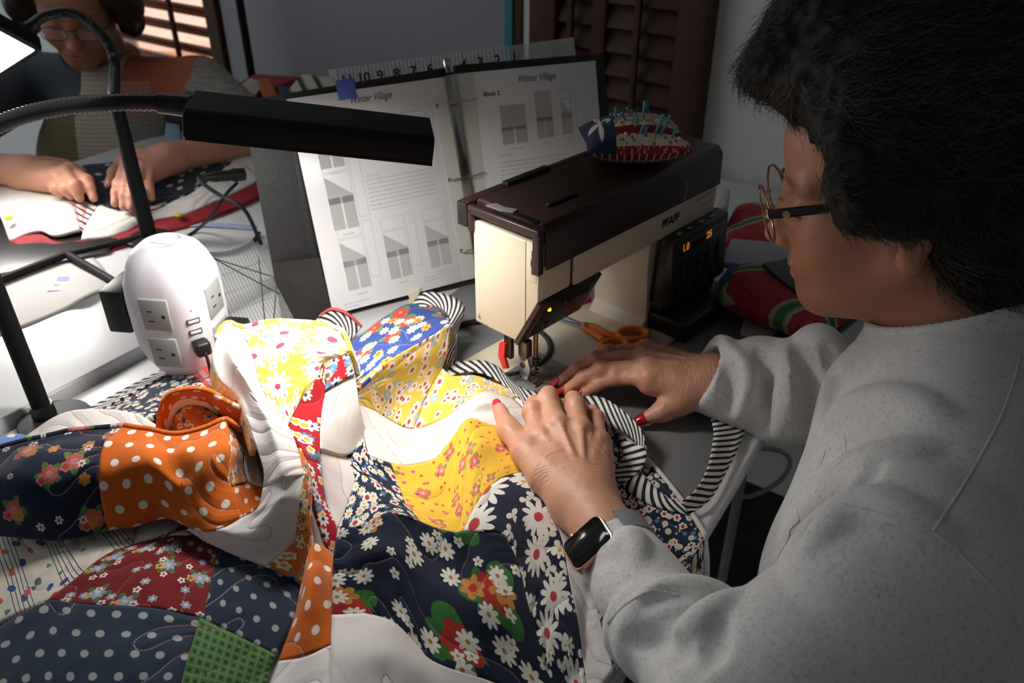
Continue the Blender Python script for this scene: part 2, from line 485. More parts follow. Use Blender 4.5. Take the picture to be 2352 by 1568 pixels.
# brown lid: sloped front, lip around the face
lid = [(Y0 - .003, .180), (Y0 - .001, .224), (Y0 + .006, .233), (Y1 - .004, .236), (Y1 + .001, .231), (Y1 + .001, .180)]
MB().prism(lid, X0 + .009, X1, 'x', .0025, 3).build('lid', M_brown, sm_)
lip = MB()
lip.box((X0 - .005, Y0 - .003, .1785), (X0 + .004, Y0 + .007, .226), .0018)
lip.box((X0 - .005, Y0 - .002, .2205), (X0 + .004, Y1 + .001, .231), .0022, 3)
lip.box((X0 - .005, Y1 - .006, .200), (X0 + .004, Y1 + .001, .228), .0018)
lip.build('lid_lip', M_brown, sm_)
MB().box((X0 - .0055, Y1 + .001, .203), (X0 + .012, Y1 + .017, .232), .0015).build('lid_hinge_block', M_panel, sm_)
MB().box((X0 - .002, Y1 + .001, .228), (X1 - .02, Y1 + .016, .233), .0015).build('lid_rear_rail', M_brown, sm_)
MB().box((.02, Y1 - .004, .2355), (.095, Y1 + .006, .2405), .001).build('rear_clip', M_panel, sm_)
# finger slot on the lid, thread guide groove, worn corner
MB().box((.010, -.012, .2345), (.060, -.0065, .2375), .0012).build('lid_grip', M_panel, sm_)
MB().box((X0 + .001, -.030, .2338), (X0 + .012, .035, .2352), .0006).build('thread_groove', M_panel, sm_)
M_worn = plain('worn_grey_patch', (.17, .165, .165), .7, grain=.4, gscale=300)
wp = [(X0 + .001, .040), (X0 + .012, .035), (X0 + .011, .020), (X0 + .016, .006), (X0 + .006, .004), (X0 + .001, .018)]
MB().prism(wp, .2345, .2362, 'z').build('worn_patch', M_worn, sm_)
# tension dial in its recess on the face
MB().box((X0 - .0006, Y0 + .004, .166), (X0 + .004, Y0 + .019, .213), .0006).build('dial_plate', M_cream, sm_)
MB().box((X0 - .0010, Y0 + .006, .176), (X0 + .001, Y0 + .011, .204), .0003).build('dial_slot', M_panel, sm_)
d_ = MB(); d_.lathe([(.001, -.0018), (.0125, -.0018), (.0132, -.001), (.0132, .001), (.0125, .0018), (.001, .0018)], 28, M=Matrix.Translation((X0 + .0095, Y0 + .0085, .190)) @ Matrix.Rotation(R(90), 4, 'X'))
d_.build('tension_dial', M_brown, sm_)
MB().box((X0 - .0007, Y0 + .0195, .10), (X0 + .0005, Y0 + .0202, .212)).build('face_seam', M_pale_ink, sm_)
# small icon on the face plate
ic = MB(); fm = Matrix((Vector((0, -1, 0)), Vector((0, 0, 1)), Vector((-1, 0, 0)))).transposed().to_4x4(); fm.translation = Vector((X0 - .0004, .053, .089))
ic.lathe([(.0022, 0), (.0022, .0003), (.0016, .0003), (.0016, 0)], 14, M=fm)
ic.box((-.0004, .0028, 0), (.0004, .0048, .0003), M=fm)
for k in range(3): ic.box((-.004 + k * .0035, -.006, 0), (-.002 + k * .0035, -.0054, .0003), M=fm)
for k in range(2): ic.box((.008 + k * .0035, -.006, 0), (.010 + k * .0035, -.0054, .0003), M=fm)
ic.build('face_icon', M_pale_ink, sm_)
# maker's lettering and the model line on the cream stripe
tm = Matrix((Vector((1, 0, 0)), Vector((0, 0, 1)), Vector((0, -1, 0)))).transposed().to_4x4()
text_mesh('front_lettering', 'PFAFF', .0150, M_ink, sm_, Matrix.Translation((.196, Y0 - .0004, .1575)) @ tm, bold=.0008)
text_mesh('model_lettering', 'creative 1471', .0075, M_pale_ink, sm_, Matrix.Translation((.270, Y0 - .0004, .170)) @ tm, shear=.2)
text_mesh('model_lettering', 'electronic', .0055, M_pale_ink, sm_, Matrix.Translation((.292, Y0 - .0004, .160)) @ tm)
# control panel block
PX0, PX1, PY = .202, .337, -.063
cp = MB().prism([(PY, .052), (PY + .006, .141), (-.036, .143), (-.028, .060), (-.028, .045), (PY + .004, .045)], PX0, PX1, 'x', .002).build('control_panel', M_panel, sm_)
MB().box((.206, -.034, .003), (.330, Y1 - .01, .145), .003).build('column_front', M_brown, sm_)
MB().box((.203, -.090, .003), (.345, Y1, .030), .004, 3).build('base', M_panel, sm_)
MB().box((.206, -.050, .030), (.338, Y1 - .005, .046), .003).build('base_step', M_panel, sm_)
MB().box((X1 - .02, Y0 + .01, .045), (X1 + .005, Y1 - .004, .18), .003).build('right_end', M_panel, sm_)
# display and keys
fpm = Matrix((Vector((1, 0, 0)), Vector((0, .006 / .0892, .089 / .0892)), Vector((0, -1, .0673)))).transposed().to_4x4(); fpm.translation = Vector((PX0, PY - .0003, .052))
M_disp = plain('dark_red_window', (.055, .012, .006), .15)
MB().box((.012, .064, 0), (.128, .083, .0008), .0004, M=fpm).build('display_window', M_disp, sm_)
for (b, x) in (('1.0', .020), ('25', .078)):
    text_mesh('display_digits', b, .0135, M_amber, sm_, fpm @ Matrix.Translation((x, .069, .0011)), bold=.0004)
M_key = plain('grey_key', (.045, .045, .045), .5)
for (x, y) in ((.026, .045), (.026, .031), (.040, .045), (.040, .031), (.066, .043), (.066, .029), (.088, .043), (.088, .029), (.112, .046), (.112, .034)):
    k = MB().box((x - .0045, y - .005, 0), (x + .0045, y + .005, .0018), .0007, M=fpm).build('key', M_blackp, sm_)
    MB().box((x - .0016, y - .0006, .0018), (x + .0016, y + .0006, .0021), M=fpm).build('key_mark', M_key, k)
for i in range(6):
    x = .020 + i * .0205
    k = MB().box((x - .007, .006, 0), (x + .007, .020, .0018), .0008, M=fpm).build('key', M_blackp, sm_)
    MB().box((-.0006, -.005, .0018), (.0006, .005, .0021), M=fpm @ Matrix.Translation((x, .013, 0)) @ Matrix.Rotation(R(-35), 4, 'Z')).build('key_mark', M_key, k)
for x in (.066, .088, .112): MB().box((x - .002, .053, 0), (x + .002, .060, .0004), M=fpm).build('symbol', M_key, sm_)
MB().box((.022, .055, 0), (.036, .0575, .0004), M=fpm).build('symbol', M_key, sm_)
for x in (.222, .246, .275, .30): MB().box((x, -.052, .1425), (x + .009, -.047, .1434)).build('panel_print', M_pale_ink, sm_)
# presser foot group
MB().tube([(.010, .004, .085), (.010, .004, .030)], .0034, 14).build('needle_bar', M_copper, sm_)
MB().tube([(.010, .004, .031), (.010, .004, .020)], .0048, 14).build('needle_clamp', M_dsteel, sm_)
MB().tube([(.010, .004, .021), (.010, .004, .004)], [.0011, .0005], 8).build('needle', M_steel, sm_)
MB().box((-.010, .006, .030), (.000, .014, .090), .0015).build('presser_bar', M_dsteel, sm_)
MB().box((-.026, .012, .040), (-.019, .024, .095), .0015).build('rear_bar', M_blackp, sm_)
MB().box((-.016, -.004, .042), (-.004, .010, .066), .002).build('foot_clamp', M_dsteel, sm_)
ft = MB().prism([(-.004, .012), (.006, .010), (.012, .024), (.010, .046), (-.002, .046), (-.008, .028)], -.0135, -.0095, 'x', .001).build('foot_shank', M_steel, sm_)
MB().tube([(-.0142, .004, .030), (-.0125, .004, .030)], .0042, 16).build('shank_hole', M_blackp, ft)
MB().tube([(-.0146, .001, .040), (-.0125, .001, .040)], .0024, 12).build('shank_screw', M_dsteel, ft)
s_ = MB()
s_.prism([(-.012, -.016), (.000, -.016), (.002, .012), (-.012, .014)], .0065, .0085, 'z', .0008)
s_.prism([(.014, -.014), (.022, -.012), (.022, .010), (.014, .012)], .0065, .0085, 'z', .0008)
s_.box((-.012, .004, .0065), (.020, .014, .0085), .0006)
s_.build('presser_foot', M_steel, sm_)
for k in range(3): MB().tube([(-.013, -.010 + k * .005, .010), (-.003, -.012 + k * .005, .012)], .0015, 8).build('guide_wire', M_steel, sm_)
MB().prism([(.018, .062), (.028, .060), (.030, .040), (.022, .024), (.014, .028), (.020, .042)], -.030, -.025, 'x', .001).build('lifter_lever', M_red, sm_)
M_thread = plain('white_thread', (.6, .58, .52), .8)
MB().tube([(.022, -.02, .135), (.014, .0, .05), (.010, .003, .012)], .00022, 5).build('thread', M_thread, sm_)
MB().tube([(.232, Y0 - .006, .215), (.236, Y0 - .007, .20), (.229, Y0 - .008, .188)], .0003, 5).build('loose_thread', M_thread, sm_)
M_ring = plain('ring_plastic', (.30, .26, .18), .3, .3)
MB().lathe([(.012, .0), (.020, .0), (.0205, .0012), (.012, .0014)], 24, c=(.022, -.010, .0055)).build('clear_foot_disc', M_ring, sm_)

# hoop lying behind the needle
h_ = px(1130, 800, .004)
hm = MB(); hm.tube([h_ + Vector((.078 * math.cos(a), .070 * math.sin(a), .002)) for a in np.linspace(0, 2 * math.pi, 60)], .0042, 10, cap=False)
hm.build('embroidery_hoop', M_blackp, label='round black hoop lying on the grey mat behind the machine needle', cat='hoop')
# ================================================================== LAMPS
def glow(name, col, st):
    M = Mat(name); M.set((.9, .9, .9), .4); M.put(M.b.inputs['Emission Color'], col); M.b.inputs['Emission Strength'].default_value = st; return M.m
M_led = glow('led_panel', (1.0, .96, .90), 9.0)
M_led2 = glow('led_panel_back', (1.0, .97, .90), 9.0)
M_lampb = plain('lamp_black', (.009, .009, .0095), .65, vary=.1, spec=.18)
M_lampm = plain('lamp_black_metal', (.012, .012, .013), .30)
M_base = plain('lamp_base_grey', (.020, .020, .022), .55, spec=.25)
def gooseneck(pts, r, name, parent, pitch=.0052, n=12):
    L = sum((Vector(pts[i + 1]) - Vector(pts[i])).length for i in range(len(pts) - 1))
    m = int(L / pitch * 2)
    P = catmull(pts, m)
    return MB().tube(P, [r if i % 2 else r * .86 for i in range(m)], n).build(name, M_lampm, parent, world=True, autos=60)
def lamp_head(parent, M, length, width, th, led, watts, spread):
    """local: x along the head from the neck end, y across, z up; the light leaves at -z"""
    hw = width / 2
    prof = [(-hw, 0), (-hw, th * .78), (-hw + .006, th), (hw - .012, th), (hw, th * .7), (hw, 0)]
    inv = rootm(parent).inverted()
    MB().prism(prof, 0, length, 'x', .0022, 3, M=inv @ M).build('lamp_head', M_lampb, parent)
    MB().box((.010, -hw + .006, -.0012), (length - .008, hw - .006, .0008), .0006, M=inv @ M).build('light_panel', led, parent)
    ld = bpy.data.lights.new('led_strip', 'AREA'); ld.shape = 'RECTANGLE'; ld.size = length - .03; ld.size_y = width - .02; ld.energy = watts; ld.color = (1.0, .955, .89); ld.spread = R(spread)
    lo_ = bpy.data.objects.new('led_strip', ld); C.objects.link(lo_); lo_.parent = parent
    lo_.matrix_local = inv @ M @ Matrix.Translation((length / 2, 0, -.003))
    rim = MB()
    rim.box((.002, -hw, -.0018), (length, -hw + .005, .001), M=inv @ M)
    rim.build('rim', M_lampb, parent)
# front lamp
l1 = thing('desk_lamp', 'black gooseneck lamp with a flat bar head hanging over the bright quilt', 'lamp', loc=tuple(px(108, 968, 0)))
A = px(419, 317, .354); B = px(993, 378, .317)
hx = (B - A).normalized(); hy = Vector((-hx.y, hx.x, 0)).normalized()
if hy.y < 0: hy = -hy
HM = Matrix((hx, hy, hx.cross(hy))).transposed().to_4x4(); HM.translation = A + hy * .040
lamp_head(l1, HM, (B - A).length, .079, .0255, M_led, LAMP_WATTS, 165)
b_ = px(108, 968, 0)
MB().lathe([(.002, 0), (.040, 0), (.041, .002), (.039, .006), (.02, .009), (.002, .009)], 32, c=(.012, -.002, 0)).build('lamp_base', M_base, l1)
nk0 = HM @ Vector((.0, .004, .016)); nk1 = HM @ Vector((-.028, .004, .016))
MB().tube([nk0, nk1], [.0105, .0095], 14).build('neck_collar', M_lampm, l1, world=True)
top = b_ + Vector((-.004, .0, .21))
MB().tube([b_ + Vector((0, 0, .008)), top], .0102, 16).build('pole', M_lampb, l1, world=True)
MB().tube([b_ + Vector((0, 0, .011)), b_ + Vector((0, 0, .026))], [.0135, .0125], 16).build('pole_socket', M_lampm, l1, world=True)
gooseneck([nk1, pd(250, 236, .752), pd(120, 249, .766), pd(0, 285, .785), pd(-75, 345, .81), pd(-98, 440, .84), top + Vector((0, 0, .02)), top], .0084, 'gooseneck', l1)
# back lamp over the other quilt
lb = px(345, 552, .013)
l2 = thing('desk_lamp', 'black gooseneck lamp with a lit white panel above the red-backed quilt', 'lamp', loc=tuple(lb))
az, el = R(156), R(-40)
pn = Vector((math.cos(el) * math.sin(az), math.cos(el) * math.cos(az), math.sin(el)))
S2 = ray(98, 112) * 1.25
def hit(u, v):
    d = ray(u, v); q = d * (pn.dot(S2) / pn.dot(d)); return Vector((q.x, q.y, q.z + CAMZ))
c2 = hit(98, 112); c1 = hit(-15, 50); c3 = hit(-60, 210)
ez = -pn; ey = (c1 - c2).normalized(); ex = (c3 - c2).normalized(); ex = (ex - ey * ex.dot(ey)).normalized()
if ex.cross(ey).dot(ez) < 0: ey = -ey
H2 = Matrix((ex, ey, ez)).transposed().to_4x4(); H2.translation = (c1 + c2) / 2
lamp_head(l2, H2, .26, (c1 - c2).length, .025, M_led2, BACK_LAMP_WATTS, 150)
MB().lathe([(.002, 0), (.034, 0), (.035, .003), (.032, .008), (.02, .010), (.002, .010)], 32).build('lamp_base', M_lampb, l2)
for q in (px(-50, 662, .022), px(270, 652, .022)):
    MB().tube([px(155, 584, .022), q], .0065, 10).build('base_arm', M_lampb, l2, world=True)
MB().tube([lb + Vector((0, 0, .009)), px(155, 584, .022)], .0055, 10).build('base_arm', M_lampb, l2, world=True)
p2 = lb + Vector((.0, .0, .235))
MB().tube([lb + Vector((0, 0, .008)), p2], [.0125, .0105], 16).build('pole', M_lampb, l2, world=True)
neck_end = H2 @ Vector((.004, 0, .020))
dd2 = (p2 - lb).normalized()
gooseneck([p2, pd(262, 140, 1.325), pd(240, 88, 1.325), pd(200, 48, 1.32), pd(155, 28, 1.31), pd(105, 36, 1.30), pd(60, 65, 1.285), neck_end], .0086, 'gooseneck', l2, pitch=.004, n=10)
# thin stand by the window
st = thing('light_stand', 'thin black upright stand in front of the grey design board', 'stand', loc=(pd(585, 215, 2.24).x, pd(585, 215, 2.24).y, 0))
sp = Vector(st.location)
pz = pd(540, 0, 2.02); 
MB().tube([sp + Vector((0, 0, .0)), sp + Vector((0, 0, 1.12))], .011, 10).build('pole', M_lampb, st, world=True)
for k in range(3):
    a = k * 2.1 + .4
    MB().tube([sp + Vector((0, 0, .22)), sp + Vector((.10 * math.cos(a), .10 * math.sin(a), .01))], .008, 8).build('leg', M_lampb, st, world=True)
topz = pd(545, 5, 2.12)
MB().box((-.09, -.03, 1.095), (.02, .03, 1.13), .006).build('head_bracket', M_lampb, st)

# ================================================================== POWER TOWERS
M_tower = plain('white_tower_plastic', (.80, .77, .84), .32, vary=.01)
M_outlet = plain('pale_grey_outlet', (.36, .38, .37), .4, vary=.02)
M_hole = plain('outlet_hole', (.02, .02, .02), .6)
M_usb = plain('usb_metal', (.10, .09, .07), .4)
M_redled = emis('red_led', (1, .08, .04), 2.5)
def tower(loc, rotz, sc, label, full=True):
    t = thing('power_tower', label, 'power strip', matrix=Matrix.Translation(loc) @ Matrix.Rotation(rotz, 4, 'Z') @ Matrix.Scale(sc, 4))
    prof = [(.040, .0), (.043, .002), (.043, .010), (.038, .014), (.037, .022), (.044, .030), (.0525, .046), (.0565, .065), (.0580, .09), (.0580, .125), (.0560, .148), (.0500, .168), (.0410, .181), (.030, .188), (.026, .1895), (.0245, .1880), (.0235, .1862), (.004, .1856)]
    V = []; F = []; n = 64
    for r, z in prof:
        e = 2.0 if (z < .022 or z > .182) else (3.4 if .05 < z < .15 else 2.7)
        for k in range(n):
            a = 2 * math.pi * k / n; c_, s_ = math.cos(a), math.sin(a)
            q = (abs(c_) ** e + abs(s_) ** e) ** (-1 / e)
            V.append((r * .83 * q * c_, r * .83 * q * s_, z))
    for i in range(len(prof) - 1):
        for k in range(n): F.append((i * n + k, i * n + (k + 1) % n, (i + 1) * n + (k + 1) % n, (i + 1) * n + k))
    F += [tuple(range(n - 1, -1, -1)), tuple((len(prof) - 1) * n + k for k in range(n))]
    mesh('tower_body', V, F, M_tower, t, smooth=True)
    MB().box((-.012, -.003, .1855), (.012, .003, .1885), .0012).build('top_handle', M_tower, t)
    for side in range(4):
        ang = side * math.pi / 2
        for zc in (.118, .067):
            m = Matrix.Rotation(ang, 4, 'Z') @ Matrix.Translation((.0477 if zc > .1 else .0472, 0, zc)) @ Matrix((Vector((0, 1, 0)), Vector((0, 0, 1)), Vector((1, 0, 0)))).transposed().to_4x4()
            if zc < .1: m = m @ Matrix.Rotation(R(3), 4, 'X')
            if not full and side in (1, 2): continue
            o = MB().box((-.0175, -.0205, -.004), (.0175, .0205, .0020), .0018, 2, M=m).build('outlet', M_outlet, t)
            MB().box((-.0030 - .006, .0042, .0012), (.003 - .006, .0058, .0024), M=m).build('slot', M_hole, o)
            MB().box((-.0030 - .006, -.0085, .0012), (.004 - .006, -.0069, .0024), M=m).build('slot', M_hole, o)
            MB().cyl(m @ Vector((.010, -.001, .0012)), m @ Vector((.010, -.001, .0024)), .0024, n=10).build('ground_hole', M_hole, o)
    # usb column on the rounded corner
    ca = -math.pi / 4 + math.pi / 2 * 0
    rr = .0580 * .83 * (2 * (math.sqrt(.5) ** 3.4)) ** (-1 / 3.4)
    for zc in (.108, .094, .080):
        m = Matrix.Rotation(ca, 4, 'Z') @ Matrix.Translation((rr - .001, 0, zc)) @ Matrix((Vector((0, 1, 0)), Vector((0, 0, 1)), Vector((1, 0, 0)))).transposed().to_4x4()
        u_ = MB().box((-.0075, -.0033, -.002), (.0075, .0033, .0016), .0005, M=m).build('usb_port', M_usb, t)
        MB().box((-.006, -.0018, .0010), (.006, .0018, .0020), .0003, M=m).build('usb_tongue', M_tower, u_)
    m = Matrix.Rotation(ca, 4, 'Z') @ Matrix.Translation((rr - .0005, 0, .122))
    MB().ell(m @ Vector((0, 0, 0)), (.0013, .0013, .0013), 8, 6).build('power_light', M_redled, t)
    return t
tl = px(450, 866, 0)
tw = tower(tuple(tl), R(-8), 1.0, 'white power tower with grey outlets and USB ports beside the quilt')
rr_ = .0660
def tpt(ang, r, z): return tl + Vector((r * math.cos(ang), r * math.sin(ang), z))
# USB plug with its cord
ua = R(-8 - 45)
pg = thing('usb_plug', 'black plug and thin cord in the lowest USB port of the power tower', 'plug', loc=tuple(tpt(ua, .0575, .078)))
MB().box((.0, -.009, -.009), (.018, .009, .009), .004, 3, M=Matrix.Rotation(ua, 4, 'Z')).build('plug_body', M_blackp, pg)
MB().tube(catmull([tpt(ua, .074, .076), tpt(ua, .080, .066), tpt(ua, .079, .045), tpt(ua, .085, .02), tpt(ua, .12, .006), tpt(ua + .5, .18, .006)], 24), .0019, 8).build('cord', M_blackp, pg, world=True)
# two bigger plugs
ra = R(-8)
pg = thing('wall_plug', 'square black plug in the power tower, tucked behind the yellow fold', 'plug', loc=tuple(tpt(ra, .051, .070)))
MB().box((.0, -.014, -.017), (.03, .014, .017), .004, 3, M=Matrix.Rotation(ra, 4, 'Z')).build('plug_body', M_blackp, pg)
MB().tube(catmull([tpt(ra, .079, .062), tpt(ra, .092, .04), tpt(ra - .2, .11, .012)], 12), .003, 8).build('cord', M_blackp, pg, world=True)
la = R(-8 - 180)
pg = thing('power_adapter', 'black box-shaped adapter plugged into the far side of the power tower', 'adapter', loc=tuple(tpt(la, .0515, .105)))
MB().box((.0, -.030, -.030), (.030, .026, .026), .003, 2, M=Matrix.Rotation(la, 4, 'Z')).build('adapter_body', M_blackp, pg)
MB().box((.028, -.012, -.034), (.036, .012, -.02), .002, M=Matrix.Rotation(la, 4, 'Z')).build('cord_exit', M_blackp, pg)
t2l = px(700, 560, .014)
tower(tuple(t2l), R(-15), 1.0, 'white power tower half hidden behind the black binder', full=False)
pg = thing('black_plug', 'ribbed black plug in the power tower behind the binder', 'plug', loc=tuple(pd(552, 402, 1.36)))
a_, b_2 = pd(560, 400, 1.37), pd(470, 408, 1.33)
MB().tube([a_.lerp(b_2, k / 8) for k in range(9)], [.011, .011, .0115, .009, .0095, .0085, .009, .007, .005], 12).build('plug_body', M_blackp, pg, world=True)
MB().tube(catmull([b_2, pd(455, 412, 1.32), pd(500, 445, 1.30), pd(560, 480, 1.28), px(600, 560, .02)], 24), .0032, 8).build('cord', M_blackp, pg, world=True)
cb = MB().tube(catmull([pd(545, 420, 1.36), pd(520, 445, 1.34), pd(490, 490, 1.32), px(452, 528, .018), px(400, 560, .018)], 24), .0028, 8)
cb.build('thin_cable', M_blackp, label='thin black cable running down past the tape measure', cat='cable')
cb = MB().tube(catmull([px(595, 535, .017), px(580, 556, .017), px(545, 575, .017), px(500, 583, .017), px(440, 580, .017), px(300, 562, .017), px(240, 555, .017)], 40), .0034, 8)
cb.build('black_cable', M_blackp, label='black cable lying in a curve behind the nearer power tower', cat='cable')
# tape measure
Mt = Mat('tape_print'); u_ = Mt.uv(); nn_ = Mt.noise(Mt.vmath('MULTIPLY', u_, (140, 24, 1)), 1.0, 2, .6, 0, '2D')
Mt.set(Mt.mix(Mt.step(nn_, .47, .03), (.55, .60, .75), (.035, .075, .33)), .5)
ta, tb, = px(372, 516, .0145), px(585, 523, .0145)
P = catmull([ta, ta.lerp(tb, .5) + Vector((0, .004, .001)), tb], 20)
V = []; F = []; UV = []
for i, p in enumerate(P):
    for k, s in enumerate((-1, 1)):
        for z in (0, .0008): V.append(p + Vector((0, s * .0085, z))); UV.append((i / 19, k))
for i in range(19):
    a = i * 4; F += [(a + 1, a + 5, a + 7, a + 3), (a, a + 2, a + 6, a + 4), (a, a + 4, a + 5, a + 1), (a + 2, a + 3, a + 7, a + 6)]
mesh('tape_measure', V, F, Mt.m, uvs=UV, label='blue and white printed tape measure lying flat on the second table', cat='tape measure')
# cream sheet with the little label on the far table
M_sheet = plain('beige_sheet', (.52, .49, .47), .75, vary=.03)
g = []
def sheet(rows, name, mat, th=.0015, n=24, m=24, **kw):
    """a cloth or paper sheet through a grid of world points"""
    A = [catmull(r, n) for r in rows]; cols = [catmull([A[i][j] for i in range(len(A))], m) for j in range(n)]
    V = [cols[j][i] for i in range(m) for j in range(n)]
    F = [(i * n + j, i * n + j + 1, (i + 1) * n + j + 1, (i + 1) * n + j) for i in range(m - 1) for j in range(n - 1)]
    UV = [(j / (n - 1), i / (m - 1)) for i in range(m) for j in range(n)]
    o = mesh(name, V, F, mat, smooth=True, uvs=UV, **kw)
    s = o.modifiers.new('thickness', 'SOLIDIFY'); s.thickness = th; s.offset = 0
    return o
z0 = .0145
sheet([[px(-120, 640, z0), px(60, 590, z0), px(170, 565, z0)], [px(-90, 720, z0), px(100, 645, z0), px(225, 600, z0)], [px(-60, 790, z0), px(60, 748, z0), px(150, 710, z0 + .0005), px(200, 680, z0 + .010), px(262, 655, z0 + .002)]],
      'paper_sheet', M_sheet, label='large beige sheet curling up at its front edge on the second table', cat='paper')
tg = thing('paper_tag', 'small white printed tag lying on the beige sheet', 'tag', loc=tuple(px(140, 650, .0165)))
M_paper = plain('white_paper', (.78, .78, .80), .7, vary=.01)
q = [px(108, 667, .017), px(152, 665, .017), px(172, 629, .017), px(130, 631, .017)]
V = q + [p - Vector((0, 0, .0012)) for p in q]
mesh('tag_card', V, [(0, 1, 2, 3), (7, 6, 5, 4), (0, 4, 5, 1), (1, 5, 6, 2), (2, 6, 7, 3), (3, 7, 4, 0)], M_paper, tg, world=True)
M_lilac = plain('lilac_print', (.30, .30, .50), .7)
for (a, b) in (((128, 645), (160, 634)), ((120, 656), (138, 652))):
    q = [px(a[0], a[1], .0174), px(b[0] - 3, a[1], .0174), px(b[0], b[1], .0174), px(a[0] + 6, b[1], .0174)]
    mesh('print', q + [p - Vector((0, 0, .0004)) for p in q], [(0, 1, 2, 3), (7, 6, 5, 4)], M_lilac, tg, world=True)

# ================================================================== BINDER
M_vinyl = Mat('black_vinyl'); _o = M_vinyl.obj()
M_vinyl.set(M_vinyl.mix(M_vinyl.noise(_o, 30, 4), (.010, .0105, .012), (.017, .0175, .020)), .45); M_vinyl.bump(M_vinyl.noise(_o, 350, 3), .35, .0008); M_vinyl = M_vinyl.m
M_page = plain('page_in_sleeve', (.76, .76, .79), .28, vary=.01)
M_pageback = plain('page_stack', (.66, .65, .62), .6, vary=.05)
M_g1 = plain('grey_print', (.47, .47, .48), .5, vary=.05); M_g2 = plain('line_print', (.54, .54, .55), .5); M_g3 = plain('text_print', (.10, .10, .11), .5)
bdr = thing('ring_binder', 'open black ring binder with white instruction pages propped up on the table', 'binder', loc=tuple(px(900, 690, 0)))
PB = px(765, 722, .012); PBR = px(1062, 645, .012)
ex_ = (PBR - PB).normalized(); nb = Vector((-ex_.y, ex_.x, 0)); phi = R(17)
ey_ = Vector((0, 0, 1)) * math.cos(phi) + nb * math.sin(phi)
PL = frame(PB, ex_, ey_)
PWID, PHEI = (PBR - PB).length + .012, .292
b2 = PB + ex_ * (PWID + .034) + nb * .006
ex2 = Vector((math.sin(R(69)), math.cos(R(69)), 0)); nb2 = Vector((-ex2.y, ex2.x, 0)); ey2 = Vector((0, 0, 1)) * math.cos(phi) + nb2 * math.sin(phi)
PR = frame(b2, ex2, ey2)
inv = rootm(bdr).inverted()
PLl, PRl = inv @ PL, inv @ PR
# covers
def quadslab(pts, th, nrm, name, mat, parent, bulge=0):
    pts = [Vector(p) for p in pts]; V = pts + [p - nrm * th for p in pts]
    return mesh(name, V, [(0, 1, 2, 3), (7, 6, 5, 4), (0, 4, 5, 1), (1, 5, 6, 2), (2, 6, 7, 3), (3, 7, 4, 0)], mat, parent, world=True)
nL = PL.col[2].xyz; nR = PR.col[2].xyz
cvl = [px(652, 750, 0), PL @ Vector((PWID + .006, -.010, -.003)), PL @ Vector((PWID + .006, PHEI + .012, -.003)), None]
tl_ = PL @ Vector((-.055, PHEI + .006, -.004))
cvl[3] = tl_
quadslab(cvl, .004, nL, 'left_cover', M_vinyl, bdr)
quadslab([px(653, 749, .002) + nL * .002, PL @ Vector((0, -.009, -.001)), PL @ Vector((-.002, .082, -.0012)), px(653, 749, .002).lerp(tl_, .30) + nL * .003], .0012, nL, 'inner_pocket', M_vinyl, bdr)
quadslab([PL @ Vector((PWID + .006, -.010, -.003)), PR @ Vector((-.006, -.010, -.003)), PR @ Vector((-.006, PHEI + .012, -.003)), PL @ Vector((PWID + .006, PHEI + .012, -.003))], .004, nL, 'spine', M_vinyl, bdr)
quadslab([PR @ Vector((-.006, -.010, -.003)), PR @ Vector((.225, -.010, -.003)), PR @ Vector((.225, PHEI + .010, -.003)), PR @ Vector((-.006, PHEI + .012, -.003))], .004, nR, 'right_cover', M_vinyl, bdr)
MB().box((.006, .004, -.0028), (PWID, PHEI - .002, -.0006), .0004, M=PLl).build('page_stack', M_pageback, bdr)
pgL = MB().box((0, 0, -.0006), (PWID, PHEI, .0006), .0003, M=PLl).build('left_page', M_page, bdr)
MB().box((.004, .004, -.0028), (.206, PHEI - .002, -.0006), .0004, M=PRl).build('page_stack', M_pageback, bdr)
pgR = MB().box((.002, 0, -.0006), (.208, PHEI, .0006), .0003, M=PRl).build('right_page', M_page, bdr)
MB().box((-.016, .0, .0002), (.012, PHEI, .0012), M=PRl).build('sleeve_edge', M_pageback, bdr)
MB().box((PWID - .010, .0, .0002), (PWID + .012, PHEI, .0012), M=PLl).build('sleeve_edge', M_pageback, bdr)
# ring mechanism
M_chrome = plain('chrome', (.62, .60, .56), .2, 1.0)
m0 = (PL @ Vector((PWID + .006, .01, .0))); 
mech = frame((PL @ Vector((PWID + .014, .012, -.001))), ex_, ey_)
MB().box((-.003, 0, 0), (.013, PHEI - .01, .005), .002, M=inv @ mech).build('ring_rail', M_chrome, bdr)
MB().box((-.001, PHEI - .008, .002), (.012, PHEI + .012, .008), .002, M=inv @ mech).build('ring_lever', M_chrome, bdr)
for yy in (.045, .150, .255):
    a = PL @ Vector((PWID - .006, yy, .001)); b = PR @ Vector((.008, yy, .001)); mid = (a + b) / 2 + nL * .016
    MB().tube(catmull([a - nL * .003, a + nL * .008, mid, b + nL * .008, b - nL * .003], 16), .0013, 8).build('ring', M_chrome, bdr, world=True)
    MB().cyl(PL @ Vector((PWID - .006, yy, .0008)), PL @ Vector((PWID - .006, yy, .0016)), .0028, n=10).build('punch_hole', M_hole, bdr, world=True)
